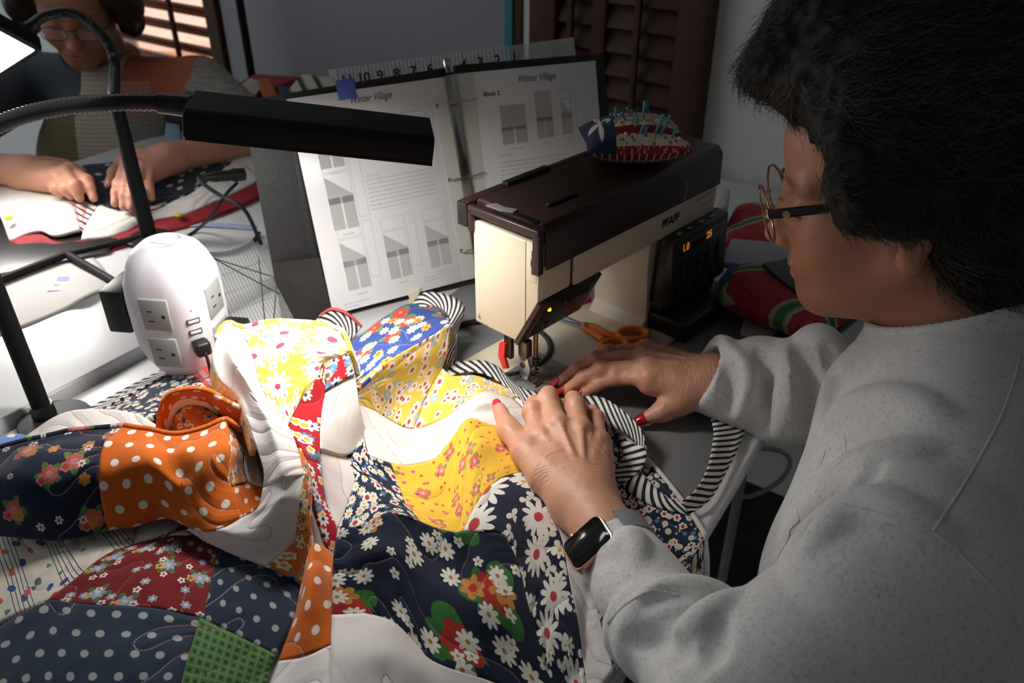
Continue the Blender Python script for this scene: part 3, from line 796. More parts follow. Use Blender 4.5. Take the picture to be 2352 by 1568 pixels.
# printing, placed where it stands on the two pages
def onpage(PM, u, v):
    d = ray(u, v); o = PM.translation - Vector((0, 0, CAMZ)); n = PM.col[2].xyz
    t = o.dot(n) / d.dot(n); w = Vector((d.x * t, d.y * t, d.z * t + CAMZ))
    q = PM.inverted() @ w; return q.x, q.y
def crop4(x, y): return 500 + x / 2.489, 150 + y / 2.489
def rect(mb, PM, PMl, c0, c1, z=.0008, frame_w=0):
    x0, y0 = onpage(PM, *crop4(*c0)); x1, y1 = onpage(PM, *crop4(*c1))
    x0, x1 = sorted((x0, x1)); y0, y1 = sorted((y0, y1))
    if not frame_w: mb.box((x0, y0, z), (x1, y1, z + .0001), M=PMl)
    else:
        w = frame_w
        for b in ((x0, y0, x1, y0 + w), (x0, y1 - w, x1, y1), (x0, y0, x0 + w, y1), (x1 - w, y0, x1, y1)): mb.box((b[0], b[1], z), (b[2], b[3], z + .0001), M=PMl)
    return x0, y0, x1, y1
def house(PM, PMl, parent, cx, cy, w, h, tri=True, side=True, roof=False):
    """a paper-piecing diagram: outlined sky, diagonal roof, grey wall with door and window"""
    x, y = onpage(PM, *crop4(cx, cy))
    g = MB(); l = MB()
    g.box((x, y, .0008), (x + w * .46, y + h * .45, .0009), M=PMl)
    if w > .03 or True: g.box((x + w * .54, y, .0008), (x + w, y + h * .45, .0009), M=PMl)
    g.box((x, y + h * .36, .0008), (x + w, y + h * .45, .0009), M=PMl)
    if tri: g.add([PMl @ Vector(p) for p in ((x, y + h * .46, .0009), (x + w, y + h * .46, .0009), (x, y + h * .75, .0009))], [(0, 1, 2)])
    if roof:
        g.box((x, y + h * .45, .0008), (x + w, y + h, .0009), M=PMl)
    fw = .0006
    for b in ((x, y + h * .45, x + w, y + h * .78), (x, y + h * .8, x + w, y + h)):
        for e in ((b[0], b[1], b[2], b[1] + fw), (b[0], b[3] - fw, b[2], b[3]), (b[0], b[1], b[0] + fw, b[3]), (b[2] - fw, b[1], b[2], b[3])):
            l.box((e[0], e[1], .0008), (e[2], e[3], .00095), M=PMl)
    if side:
        b = (x + w * 1.08, y + h * .12, x + w * 1.5, y + h)
        for e in ((b[0], b[1], b[2], b[1] + fw), (b[0], b[3] - fw, b[2], b[3]), (b[0], b[1], b[0] + fw, b[3]), (b[2] - fw, b[1], b[2], b[3])):
            l.box((e[0], e[1], .0008), (e[2], e[3], .00095), M=PMl)
    o = g.build('house_diagram', M_g1, parent); o['kind'] = 'stuff'
    o = l.build('diagram_outline', M_g2, parent); o['kind'] = 'stuff'
    c = MB(); c.box((x + w * .3, y - .008, .0008), (x + w * .75, y - .0066, .0009), M=PMl); c.build('caption', M_g2, parent)
house(PL, PLl, pgL, 590, 598, .034, .080)
house(PL, PLl, pgL, 668, 948, .036, .098)
house(PL, PLl, pgL, 750, 1290, .034, .092)
house(PL, PLl, pgL, 992, 1224, .034, .088)
house(PL, PLl, pgL, 1222, 1158, .034, .086)
house(PR, PRl, pgR, 1632, 455, .040, .056, tri=False, side=False, roof=True)
house(PR, PRl, pgR, 1832, 420, .026, .068, tri=False, side=False, roof=True)
house(PR, PRl, pgR, 1975, 395, .016, .066)
def lines(PM, PMl, parent, c0, n, length, dy, seed, name='text_line'):
    rnd = random.Random(seed)
    x, y = onpage(PM, *crop4(*c0))
    for k in range(n):
        mb = MB(); xx = x; end = x + length * (1 if k < n - 1 else .55) * rnd.uniform(.93, 1.0)
        while xx < end:
            wl = rnd.uniform(.003, .009); mb.box((xx, y - k * dy, .0008), (min(xx + wl, end), y - k * dy + .0013, .0009), M=PMl); xx += wl + .0013
        o = mb.build(name, M_g2, parent); o['kind'] = 'stuff'
lines(PL, PLl, pgL, (848, 662), 8, .105, .0058, 1)
lines(PL, PLl, pgL, (1040, 275), 1, .06, .005, 5)
lines(PL, PLl, pgL, (1175, 1218), 2, .055, .005, 2)
lines(PL, PLl, pgL, (722, 1372), 2, .04, .005, 3)
lines(PR, PRl, pgR, (1612, 560), 4, .118, .0060, 4)
for (PM, PMl, par, c, t) in ((PL, PLl, pgL, (752, 222), 'Winter Village'), (PR, PRl, pgR, (1712, 98), 'Winter Village')):
    x, y = onpage(PM, *crop4(*c)); text_mesh('page_title', t, .0145, M_g3, par, PMl @ Matrix.Translation((x, y, .0009)) @ Matrix.Scale(.72, 4, (1, 0, 0)), shear=.45, bold=.0001)
x, y = onpage(PR, *crop4(1518, 178)); text_mesh('page_heading', 'Block 2', .0085, M_g3, pgR, PRl @ Matrix.Translation((x, y, .0009)), bold=.0003)
x, y = onpage(PL, *crop4(850, 640)); text_mesh('page_heading', 'Assembly', .0055, M_g2, pgL, PLl @ Matrix.Translation((x, y, .0009)))
x, y = onpage(PR, *crop4(1612, 548)); text_mesh('page_heading', 'Assembly', .0055, M_g2, pgR, PRl @ Matrix.Translation((x, y + .006, .0009)))
M_bluet = plain('blue_tape', (.10, .16, .62), .6)
x, y = onpage(PL, *crop4(745, 195))
MB().box((x - .013, y, .0012), (x + .013, y + .026, .0018), .0003, M=PL).build('sticky_flag', M_bluet, label='small blue sticky flag on the top edge of the left binder page', cat='sticky note')
# easel that props the binder
ea = thing('book_easel', 'dark wire easel standing behind the open binder', 'easel', loc=tuple(PB + ex_ * .1 + nb * .09))
MB().tube([PL @ Vector((.08, .20, -.012)), Vector((*(PB + ex_ * .08 + nb * .17).xy, TZ + .005))], .003, 8).build('rear_leg', M_lampb, ea, world=True)
MB().tube([PL @ Vector((.18, .20, -.012)), Vector((*(PB + ex_ * .18 + nb * .17).xy, TZ + .005))], .003, 8).build('rear_leg', M_lampb, ea, world=True)
MB().tube([PL @ Vector((.06, .20, -.012)), PL @ Vector((.20, .20, -.012))], .003, 8).build('cross_bar', M_lampb, ea, world=True)
# cream ribbon at the binder foot
M_rib = plain('cream_ribbon', (.62, .58, .40), .7)
sheet([[px(935, 632, .03), px(962, 628, .034)], [px(930, 660, .012), px(968, 655, .02)], [px(940, 690, .012), px(960, 680, .014)], [px(915, 712, .006), px(940, 706, .006)]], 'cream_ribbon', M_rib, n=6, m=20, label='short twisted cream ribbon hanging in front of the binder page', cat='ribbon')

# ================================================================== RULERS
def acrylic(name, tint):
    M = Mat(name); M.set(tint, .12, Alpha=.30); M.b.inputs['IOR'].default_value = 1.45
    return M.m
M_acr = acrylic('clear_acrylic', (.80, .84, .84))
M_acr2 = acrylic('thin_clear_acrylic', (.60, .64, .64)); M_acr2.node_tree.nodes['Principled BSDF'].inputs['Alpha'].default_value = .10
M_rline = plain('ruler_black_line', (.02, .02, .022), .6)
M_rgrey = plain('ruler_grey_line', (.16, .16, .16), .6)
# long ruler leaning behind the binder top
rb = pd(762, 205, 1.335); re = pd(1322, 132, 1.30)
rx = (re - rb).normalized(); ry = Vector((0, 0, 1)); ry = (ry + Vector((.05, .25, 0)))
RM = frame(rb, rx, ry); RL = (re - rb).length
rul = thing('acrylic_ruler', 'long clear quilting ruler with black numbers standing behind the binder', 'ruler', matrix=RM)
MB().box((0, -.22, 0), (RL, .030, .003), .0006).build('ruler_plate', M_acr, rul)
tk = MB(); inch = .0254
k = 0
x = .014
while x < RL * .80:
    tk.box((x, -.012, .0031), (x + .0014, .029, .0033)) if k % 4 == 0 else tk.box((x, .0, .0031), (x + .0008, .029, .0033))
    x += inch / 4; k += 1
o = tk.build('ruler_ticks', M_rgrey, rul); o['kind'] = 'stuff'
for i, nmb in enumerate(range(11, 0, -1)):
    xx = .0285 + i * (pd(836, 180, 1.33) - pd(798, 187, 1.33)).length
    text_mesh('ruler_number', str(nmb), .0215, M_rline, rul, Matrix.Translation((xx, .004, .0038)), align='CENTER', bold=.0005)
MB().box((RL * .80, -.2, .0031), (RL * .802, .03, .0034)).build('ruler_edge_line', M_rgrey, rul)
MB().box((RL * .62, .001, .0031), (RL, .0022, .0034)).build('ruler_edge_line', M_rgrey, rul)
# small gridded ruler leaning on the binder
q0 = px(545, 775, 0); q1 = px(672, 775, 0); 
g0 = pd(512, 575, 1.13); g1 = pd(605, 545, 1.15); gb0 = pd(556, 775, 1.045); 
gx = (g1 - g0).normalized(); gy = (g0 - gb0)
GM = frame(gb0, gx, gy); GW = .068; GH = gy.length
gr = thing('grid_ruler', 'clear square ruler with a fine black grid leaning beside the black binder', 'ruler', matrix=GM)
MB().box((0, 0, -.002), (GW, GH, 0), .0005).build('ruler_plate', M_acr2, gr)
tk = MB(); 
nl = 16
for i in range(nl + 1): tk.box((GW * i / nl - .00038, 0, .0001), (GW * i / nl + .00038, GH, .0002))
for i in range(5):
    y = GH * (.08 + .21 * i); tk.box((0, y, .0001), (GW, y + .0007, .0002))
o = tk.build('grid_lines', M_rgrey, gr); o['kind'] = 'stuff'
for (a, b) in (((.006, GH * .96), (GW, GH * .52)), ((.01, GH * .93), (GW * .98, GH * .30)), ((GW * .95, GH * .78), (GW * .45, 0)), ((GW, GH * .40), (GW * .6, .0))):
    MB().tube([(a[0], a[1], .0003), (b[0], b[1], .0003)], .0008, 5).build('angle_line', M_rline, gr)

# ================================================================== SCISSORS
M_orange = plain('orange_plastic', (.80, .20, .008), .38, vary=.05)
zs = .0065
sc = thing('scissors', 'scissors with bright orange handles lying on the machine bed', 'scissors', loc=tuple(px(1360, 752, zs)))
def sp(u, v, h=zs + .002): return px(u, v, h)
MB().tube([sp(1344, 748), sp(1318, 737), sp(1292, 724), sp(1268, 712)], [.0045, .004, .003, .0006], 8, flat=.3).build('blade', M_steel, sc, world=True)
MB().tube([sp(1344, 751), sp(1314, 742), sp(1284, 733), sp(1262, 726)], [.0045, .004, .003, .0006], 8, flat=.3).build('blade', M_steel, sc, world=True)
def loop(c, rx, ry, ang, r):
    return [c + Vector((rx * math.cos(t) * math.cos(ang) - ry * math.sin(t) * math.sin(ang), rx * math.cos(t) * math.sin(ang) + ry * math.sin(t) * math.cos(ang), 0)) for t in np.linspace(0, 2 * math.pi, 28)]
h1 = MB(); h1.tube(loop(sp(1453, 769, zs + .006), .021, .0145, R(10), 0), .0048, 10, cap=False, flat=1.2)
h1.tube([sp(1338, 744, zs + .004), sp(1365, 752, zs + .005), sp(1395, 768, zs + .006), sp(1425, 772, zs + .006)], [.004, .0072, .0065, .005], 10, flat=.8)
h1.build('upper_handle', M_orange, sc, world=True)
h2 = MB(); h2.tube(loop(sp(1410, 794, zs + .006), .018, .012, R(20), 0), .0048, 10, cap=False, flat=1.2)
h2.tube([sp(1340, 752, zs + .003), sp(1362, 762, zs + .004), sp(1385, 780, zs + .005)], [.004, .0066, .005], 10, flat=.8)
h2.build('lower_handle', M_orange, sc, world=True)
MB().cyl(sp(1346, 744, zs + .005), sp(1346, 744, zs + .0095), .003, n=12).build('pivot_screw', M_steel, sc, world=True)
# a pink and dark notion behind the scissors
M_pink = plain('pink_plastic', (.55, .02, .20), .4)
MB().box((-.012, -.02, 0), (.012, .02, .010), .003, M=Matrix.Translation(px(1325, 690, .003)) @ Matrix.Rotation(.6, 4, 'Z')).build('seam_ripper_case', M_pink, label='small pink and dark plastic notion behind the scissor blades', cat='notion')

# ================================================================== PINCUSHION
def gingham(name, c1, c2, c3, scale):
    M = Mat(name); o = M.uv(); x, y, z = M.sep(M.vmath('SCALE', o, None, scale))
    a = M.math('GREATER_THAN', M.math('FRACT', x), .78); b = M.math('GREATER_THAN', M.math('FRACT', y), .78)
    s = M.math('ADD', a, b)
    M.set(M.mix(M.math('MINIMUM', s, 1), c1, M.mix(M.math('GREATER_THAN', s, 1.5), c2, c3)), .85); return M.m
def sprig(name, bg, cols, scale, size, thr=0.0):
    M = Mat(name); u = M.uv(); col = bg
    for i, c in enumerate(cols):
        v = M.vor(M.vmath('ADD', u, (.37 * i, .71 * i, 0)), scale * (1 + .13 * i), .9)
        col = M.mix(M.step(v.outputs['Distance'], size, .04), col, c)
    M.set(col, .85); return M.m
M_pc_g = gingham('red_navy_gingham', (.16, .012, .014), (.50, .45, .36), (.25, .06, .06), 14)
M_pc_pd = sprig('red_dotted', (.30, .012, .012), [(.62, .30, .28)], 22, .24)
M_pc_fl = sprig('cream_sprigged', (.62, .57, .46), [(.45, .05, .05), (.25, .35, .06)], 9, .17)
M_pc_fl2 = sprig('cream_floral', (.60, .55, .47), [(.52, .10, .09), (.28, .36, .07), (.45, .18, .13)], 7, .28)
M_pc_rd = plain('plain_dark_red', (.20, .008, .010), .85)
M_pc_ck = gingham('red_white_check', (.26, .03, .03), (.58, .52, .46), (.42, .2, .18), 20)
Ms = Mat('navy_star'); u_ = Ms.uv(); q = Ms.vmath('SUBTRACT', u_, (.5, .5, 0)); xx, yy, _z = Ms.sep(q)
th_ = Ms.math('ARCTAN2', yy, xx); rr__ = Ms.vmath('LENGTH', q)
star = Ms.step(rr__, Ms.math('ADD', .22, Ms.math('MULTIPLY', .2, Ms.math('COSINE', Ms.math('MULTIPLY', th_, 4)))), .02)
Ms.set(Ms.mix(star, (.010, .018, .05), (.60, .50, .38)), .85); M_pc_st = Ms.m
pc = thing('pincushion', 'plump patchwork pincushion resting on the brown lid of the sewing machine', 'pincushion', matrix=Matrix.Translation((.151, 1.0, TZ + .2385)) @ Matrix.Rotation(R(3), 4, 'Z'))
PCW, PCD = .128, .098
def pillow(u, v, top):
    x = (u - .5) * 2; y = (v - .5) * 2
    e = max(0, (1 - abs(x) ** 2.6)) ** .55 * max(0, (1 - abs(y) ** 2.6)) ** .55
    k = 1 + .10 * (abs(x) * abs(y)) - .06 * (1 - abs(x)) * 0
    w = .93 + .07 * abs(x * y)
    xx = x * PCW / 2 * (w if abs(y) < 1 else 1) ; yy = y * PCD / 2 * w
    corner = (abs(x) * abs(y)) ** 2
    zmid = .0215 + .004 * corner
    return (xx, yy, zmid + (e * .032 if top else -e * .0212))
PILV = []; PILF = []
bpy.context.view_layer.update()
def pil_part(name, u0, u1, v0, v1, top, mat, n=14, m=14, unit=False):
    V = []; UV = []
    for i in range(m + 1):
        for j in range(n + 1):
            u = u0 + (u1 - u0) * j / n; v = v0 + (v1 - v0) * i / m
            V.append(pillow(u, v, top)); UV.append((j / n * (u1 - u0) / max(u1 - u0, v1 - v0), i / m * (v1 - v0) / max(u1 - u0, v1 - v0)))
    if unit: UV = [(j / n, i / m) for i in range(m + 1) for j in range(n + 1)]
    F = [(i * (n + 1) + j, i * (n + 1) + j + 1, (i + 1) * (n + 1) + j + 1, (i + 1) * (n + 1) + j) for i in range(m) for j in range(n)]
    if not top: F = [f[::-1] for f in F]
    k0 = len(PILV); PILV.extend([pc.matrix_world @ Vector(v) for v in V]); PILF.extend([tuple(i + k0 for i in f) for f in F])
    mesh(name, V, F, mat, pc, smooth=True, uvs=UV)
pil_part('cushion_underside', 0, 1, 0, 1, False, M_pc_g, 24, 20)
pil_part('patch', 0, .26, 0, 1, True, M_pc_st, 12, 26, True)
for (a, b, m_) in ((0, .022, M_pc_pd), (.022, .12, M_pc_fl), (.12, .24, M_pc_rd), (.24, .46, M_pc_fl2), (.46, .62, M_pc_ck), (.62, .80, M_pc_fl), (.80, 1, M_pc_pd)):
    pil_part('patch', .26, 1, a, b, True, m_, 26, 8)
M_pinh = plain('teal_pin_head', (.055, .36, .36), .4); M_pinb = plain('blue_pin_head', (.05, .20, .36), .4); M_pinw = plain('white_pin_head', (.7, .66, .62), .3)
pins = [(702, 240, 700, 350, 0), (640, 325, 690, 380, 1), (775, 300, 812, 395, 1), (835, 240, 880, 340, 0), (890, 275, 930, 330, 0), (940, 305, 920, 400, 0), (952, 350, 940, 470, 0), (1052, 165, 1030, 380, 0), (1060, 175, 1100, 290, 1), (1280, 325, 1175, 560, 0), (1360, 340, 1300, 440, 0), (1310, 445, 1245, 545, 0), (1440, 460, 1385, 580, 0), (1045, 455, 995, 550, 0), (1085, 470, 1040, 570, 1), (530, 420, 640, 460, 0)]
pinw = [(465, 405), (825, 560), (1465, 615), (1425, 540), (560, 420)]
from mathutils.bvhtree import BVHTree
pbvh = BVHTree.FromPolygons(PILV, PILF)
def pil_depth(u, v):
    for dv in range(0, 60, 2):
        d = ray(u, v + dv); h_ = pbvh.ray_cast(Vector((0, 0, CAMZ)), d.normalized())
        if h_[0] is not None: return (h_[0] - Vector((0, 0, CAMZ))).length / d.length
    return 1.02
def cz(u, v): return 1280 + u / 5.226, 200 + v / 5.226
for i, (a, b, c_, d, k) in enumerate(pins):
    u0, v0 = cz(c_, d); u1, v1 = cz(a, b)
    t = pil_depth(u0, v0) - .001
    bot = pd(u0, v0, t); topp = pd(u1, v1, t - .004)
    col = 'blue' if k else 'teal'
    lab = {7: 'tallest teal flat-headed pin standing at the back of the pincushion', 8: 'blue pin leaning against the tallest teal pin in the pincushion', 15: 'teal pin lying over the navy star patch of the pincushion', 1: 'short blue pin just behind the navy star patch', 14: 'blue pin side by side with a short teal pin on the red strip', 13: 'short teal pin side by side with a blue pin on the red strip', 9: 'longest teal pin slanting across the dark red strip'}.get(i, f'upright {col} flat-headed pin in the floral and checked pincushion strips')
    pn_ = thing('pin', lab, 'pin', loc=tuple(bot), group=f'{col} pins in the pincushion')
    d_ = topp - bot; L = d_.length
    MB().tube([bot, bot + d_ * .12, topp - d_ * .04, topp], [.0010, .0015, .0020, .0014], 8).build('pin_head', M_pinb if k else M_pinh, pn_, world=True)
    MB().tube([bot - d_.normalized() * .018, bot], .0004, 5).build('pin_shaft', M_steel, pn_, world=True)
for i, (a, b) in enumerate(pinw):
    u0, v0 = cz(a, b); t = pil_depth(u0, v0) - .002
    p = pd(u0, v0, t)
    pn_ = thing('ball_pin', ('white ball pin at the outer edge of the navy star patch', 'white ball pin on the dark red strip of the pincushion', 'white ball pin by the right-hand corner of the pincushion', 'white ball pin between the teal pins at the right of the pincushion', 'white ball pin beside the teal pin lying on the star patch')[i], 'pin', loc=tuple(p), group='white ball pins in the pincushion')
    MB().ell((0, 0, 0), (.0024, .0024, .0024), 10, 8).build('pin_head', M_pinw, pn_)
    MB().tube([(0, 0, -.001), (.002, .004, -.016)], .0004, 5).build('pin_shaft', M_steel, pn_)

# ================================================================== FABRICS AND NOTIONS BEHIND THE BINDER
M_redc = plain('red_card', (.28, .010, .022), .5); M_cream2 = plain('cream_fabric', (.42, .38, .33), .8); M_orng2 = plain('orange_card', (.42, .10, .01), .5)
def slabpx(name, quad, h0, th, mat, label, cat, bev=.002, parent=None):
    q = [px(u, v, h0 + th) for u, v in quad]
    c_ = sum(q, Vector()) / 4
    V = q + [p - Vector((0, 0, th)) for p in q]
    bm = bmesh.new(); vs = [bm.verts.new(v) for v in V]
    for f in [(0, 1, 2, 3), (7, 6, 5, 4), (0, 4, 5, 1), (1, 5, 6, 2), (2, 6, 7, 3), (3, 7, 4, 0)]: bm.faces.new([vs[i] for i in f])
    bmesh.ops.recalc_face_normals(bm, faces=bm.faces[:])
    if bev: bmesh.ops.bevel(bm, geom=bm.edges[:], offset=bev, segments=2, affect='EDGES', profile=.5)
    return MB().bm(bm).build(name, mat, parent, world=parent is not None, label=label, cat=cat)
slabpx('fabric_box', ((505, 212), (600, 215), (690, 175), (585, 168)), .013, .055, M_redc, 'flat red box of fabric under the orange strip behind the binder', 'box', .006)
slabpx('cream_packet', ((525, 214), (585, 218), (610, 190), (575, 178)), .0685, .006, M_cream2, 'cream paper packet lying on the red box behind the binder', 'packet')
slabpx('orange_strip', ((605, 222), (640, 222), (618, 180), (590, 180)), .070, .012, M_orng2, 'orange packet strip lying across the red box', 'packet')
Mst = Mat('striped_cotton'); u_ = Mst.obj(); x, y, z = Mst.sep(M_ if False else u_)
f_ = Mst.math('FRACT', Mst.math('MULTIPLY', Mst.math('ADD', x, Mst.math('MULTIPLY', y, .35)), 26))
Mst.set(Mst.mix(Mst.math('GREATER_THAN', f_, .72), Mst.mix(Mst.math('LESS_THAN', f_, .12), (.46, .43, .38), (.24, .21, .05)), (.03, .012, .014)), .85)
slabpx('folded_fabric', ((650, 215), (752, 222), (790, 178), (690, 168)), .013, .085, Mst.m, 'folded brown and cream striped fabric leaning behind the binder', 'fabric', .008)
slabpx('wood_strip_fabric', ((752, 225), (782, 222), (800, 182), (775, 182)), .013, .088, M_orng2 if False else wood('tan_stripe', (.34, .17, .06), (.22, .10, .035)), 'tan striped fabric piece beside the folded striped fabric', 'fabric', .003)
slabpx('navy_scrap', ((640, 225), (665, 228), (660, 198), (640, 198)), .070, .010, plain('navy_scrap', (.015, .03, .12), .8), 'small dark blue scrap beside the orange strip', 'fabric')

# ================================================================== RIGHT END OF THE TABLE
def watermelon(name):
    M = Mat(name); u = M.uv()
    w = M.vmath('ADD', u, M.vmath('SCALE', M.n('ShaderNodeTexNoise').outputs[1], None, .02))
    v = M.vor(w, 2.3, .85, 'DISTANCE_TO_EDGE'); d = v.outputs['Distance']
    v1 = M.vor(w, 2.3, .85); rnd = M.sep(v1.outputs['Color'])[0]
    flesh = M.mix(M.noise(u, 14, 3, dim='2D'), (.50, .055, .055), (.34, .02, .03))
    sd = M.vor(u, 26, .9); seed = M.math('MULTIPLY', M.step(sd.outputs['Distance'], .16, .03), M.math('GREATER_THAN', M.sep(sd.outputs['Color'])[0], .66))
    flesh = M.mix(seed, flesh, (.02, .006, .006))
    c = M.mix(M.step(d, .10, .012), flesh, (.50, .46, .36))
    c = M.mix(M.step(d, .070, .01), c, (.28, .34, .10))
    c = M.mix(M.step(d, .045, .01), c, M.mix(M.noise(u, 30, 3, dim='2D'), (.02, .13, .04), (.06, .24, .07)))
    M.set(c, .8); return M.m
M_melon = watermelon('watermelon_cotton')
def folded(name, quad, h0, th, mat, label, layers=3):
    """a soft folded stack of cloth: rounded pillow slab with uv"""
    q = [px(u, v, h0 + th * .6) for u, v in quad]; n = 28; V = []; UV = []; F = []
    rnd = random.Random(len(label))
    for side in (1, 0):
        for i in range(n + 1):
            for j in range(n + 1):
                s, t = j / n, i / n
                p = q[0].lerp(q[1], s).lerp(q[3].lerp(q[2], s), t)
                e = (max(0, 1 - abs(2 * s - 1) ** 5) * max(0, 1 - abs(2 * t - 1) ** 5)) ** .5
                z = h0 + th * (.5 + .5 * e) + .004 * noise.noise((p.x * 18, p.y * 18, h0 * 9)) * e if side else h0 + th * (.5 - .5 * e)
                V.append((p.x, p.y, TZ + z)); UV.append((s * (q[1] - q[0]).length * 4.2, t * (q[3] - q[0]).length * 4.2))
    N = (n + 1) ** 2
    for i in range(n):
        for j in range(n):
            a = i * (n + 1) + j; F.append((a, a + 1, a + n + 2, a + n + 1)); F.append((N + a, N + a + n + 1, N + a + n + 2, N + a + 1))
    return mesh(name, V, F, mat, smooth=True, uvs=UV, label=label, cat='fabric')
slabpx('dark_case', ((1655, 690), (1900, 780), (2000, 700), (1760, 600)), .002, .012, M_panel, 'flat dark case underneath the watermelon print fabric', 'case', .002)
folded('watermelon_fabric', ((1640, 672), (1890, 772), (1990, 690), (1690, 600)), .0145, .05, M_melon, 'folded watermelon print fabric nearest the sewing machine base')
folded('watermelon_fabric', ((1640, 570), (1880, 590), (1900, 490), (1690, 470)), .002, .045, M_melon, 'watermelon print fabric spread out against the wall')
slabpx('white_cloth', ((1660, 600), (1830, 620), (1850, 560), (1680, 545)), .049, .012, plain('white_woven', (.44, .44, .47), .85, grain=.3), 'folded white cloth lying on the far watermelon fabric', 'fabric', .004)
slabpx('blue_cloth', ((1650, 640), (1780, 668), (1800, 622), (1680, 602)), .050, .010, plain('blue_cotton', (.035, .10, .26), .85), 'blue folded cloth edge below the white cloth', 'fabric', .004)
ph = thing('phone_case', 'dark flat case with an olive edge lying on the blue cloth', 'case', loc=tuple(px(1800, 620, .065)))
def qs(name, quad, h0, th, mat, parent, bev=.001):
    return slabpx(name, quad, h0, th, mat, None, None, bev, parent)
qs('case_top', ((1752, 606), (1840, 680), (1910, 640), (1850, 588)), .066, .004, M_panel, ph)
qs('case_edge', ((1750, 604), (1840, 682), (1914, 642), (1850, 585)), .0605, .0055, plain('olive_edge', (.10, .085, .03), .6), ph)
slabpx('paper_pad', ((1700, 765), (1760, 785), (1800, 742), (1712, 720)), .002, .004, M_paper, 'small white paper pad beside the machine base', 'paper')
# white things against the wall behind the machine
M_whiteobj = plain('white_enamel', (.55, .54, .50), .4)
slabpx('white_bin', ((1640, 470), (1668, 474), (1680, 430), (1655, 428)), .002, .075, M_whiteobj, 'white plastic bin standing behind the right end of the machine', 'bin', .006)
# ================================================================== QUILT PRINTS (uv unit = 5 cm of cloth)
NAVY = (.007, .012, .036); WHITE = (.74, .70, .675); YEL = (.83, .50, .012); REDC = (.46, .012, .016); GRN = (.035, .15, .025); SKY = (.16, .30, .50)
def motif(M, uv, bg, scale, rad, npet, petal, centre=None, keep=1.0, rc=.30, off=(0, 0), rnd=.85, depth=.45, soft=.03, warp=0, tint=None):
    """scatter flowers with npet petals over the cloth; returns the new colour"""
    p = M.vmath('ADD', M.vmath('SCALE', uv, None, scale), (off[0], off[1], 0))
    v = M.vor(p, 1.0, rnd)
    q = M.vmath('SUBTRACT', p, v.outputs['Position'])
    x, y, _ = M.sep(q)
    r = M.vmath('LENGTH', M.comb(x, y))
    rr = M.sep(v.outputs['Color'])
    a = M.math('ADD', M.math('ARCTAN2', y, x), M.math('MULTIPLY', rr[0], 6.28))
    pet = M.math('ABSOLUTE', M.math('COSINE', M.math('MULTIPLY', a, npet / 2)))
    edge = M.math('MULTIPLY', M.math('ADD', 1 - depth, M.math('MULTIPLY', pet, depth)), rad)
    if warp: edge = M.math('MULTIPLY', edge, M.math('ADD', 1 - warp, M.math('MULTIPLY', rr[2], 2 * warp)))
    m = M.step(r, edge, soft * rad)
    if keep < 1: m = M.math('MULTIPLY', m, M.math('LESS_THAN', rr[1], keep))
    pc = petal if tint is None else M.mix(M.noise(p, 3.5, 3, dim='2D'), petal, tint)
    col = M.mix(m, bg, pc)
    if centre is not None:
        mc = M.step(r, rad * rc, soft * rad)
        if keep < 1: mc = M.math('MULTIPLY', mc, M.math('LESS_THAN', rr[1], keep))
        col = M.mix(mc, col, centre)
    return col
def stitched(M, uv, col, puff=.55, thread=(.45, .40, .50), dens=2.6, vis=.55):
    """free-motion quilting: meandering dashed stitch lines sunk into the cloth"""
    nz_ = lambda o: M.noise(M.vmath('ADD', uv, o), .42, 1.2, .5, .6, '2D')
    n = nz_((0, 0, 0)); gx = M.math('SUBTRACT', nz_((.03, 0, 0)), n); gy = M.math('SUBTRACT', nz_((0, .03, 0)), n)
    grad = M.math('MAXIMUM', M.math('MULTIPLY', M.math('SQRT', M.math('ADD', M.math('MULTIPLY', gx, gx), M.math('MULTIPLY', gy, gy))), dens * 2 / .03), .35)
    f = M.math('FRACT', M.math('MULTIPLY', n, dens * 2))
    dist = M.math('DIVIDE', M.math('ABSOLUTE', M.math('SUBTRACT', f, .5)), grad)       # distance to the stitch line, in 5 cm units
    line = M.step(dist, .012, .006)
    x, y, _ = M.sep(uv)
    dash = M.math('GREATER_THAN', M.math('FRACT', M.math('MULTIPLY', M.math('ADD', x, M.math('MULTIPLY', y, .83)), 15)), .34)
    hue = M.n('ShaderNodeTexNoise'); hue.inputs['Scale'].default_value = .5; M.put(hue.inputs['Vector'], uv)
    tcol = M.mix(M.step(hue.outputs[0], .5, .05), thread, (.55, .16, .17))
    col = M.mix(M.math('MULTIPLY', M.math('MULTIPLY', line, dash), vis), col, tcol)
    h = M.math('ADD', M.math('MULTIPLY', M.math('POWER', M.math('MINIMUM', M.math('MULTIPLY', dist, 4.5), 1), .5), 1.0), M.math('MULTIPLY', M.noise(uv, 3.2, 3, dim='2D'), .35))
    weave = M.noise(uv, 90, 2, dim='2D')
    M.bump(M.math('ADD', h, M.math('MULTIPLY', weave, .05)), puff, .0030)
    M.set(col, .86, Sheen_Weight=.12)
    M.b.inputs['Specular IOR Level'].default_value = .25
    return M.m
def grid_dots(M, uv, bg, dot, sp, r):
    x, y, _ = M.sep(M.vmath('SCALE', uv, None, 1 / sp))
    w = M.vmath('SCALE', M.n('ShaderNodeTexNoise').outputs[1], None, 0)
    row = M.math('FLOOR', y); x2 = M.math('ADD', x, M.math('MULTIPLY', M.math('MODULO', M.math('ABSOLUTE', row), 2), .5))
    fx = M.math('SUBTRACT', M.math('FRACT', x2), .5); fy = M.math('SUBTRACT', M.math('FRACT', y), .5)
    d = M.vmath('LENGTH', M.comb(fx, fy))
    return M.mix(M.step(d, r, .03), bg, dot)
def q_white(name, c=WHITE):
    M = Mat(name); return stitched(M, M.uv(), c, .42, vis=.6)
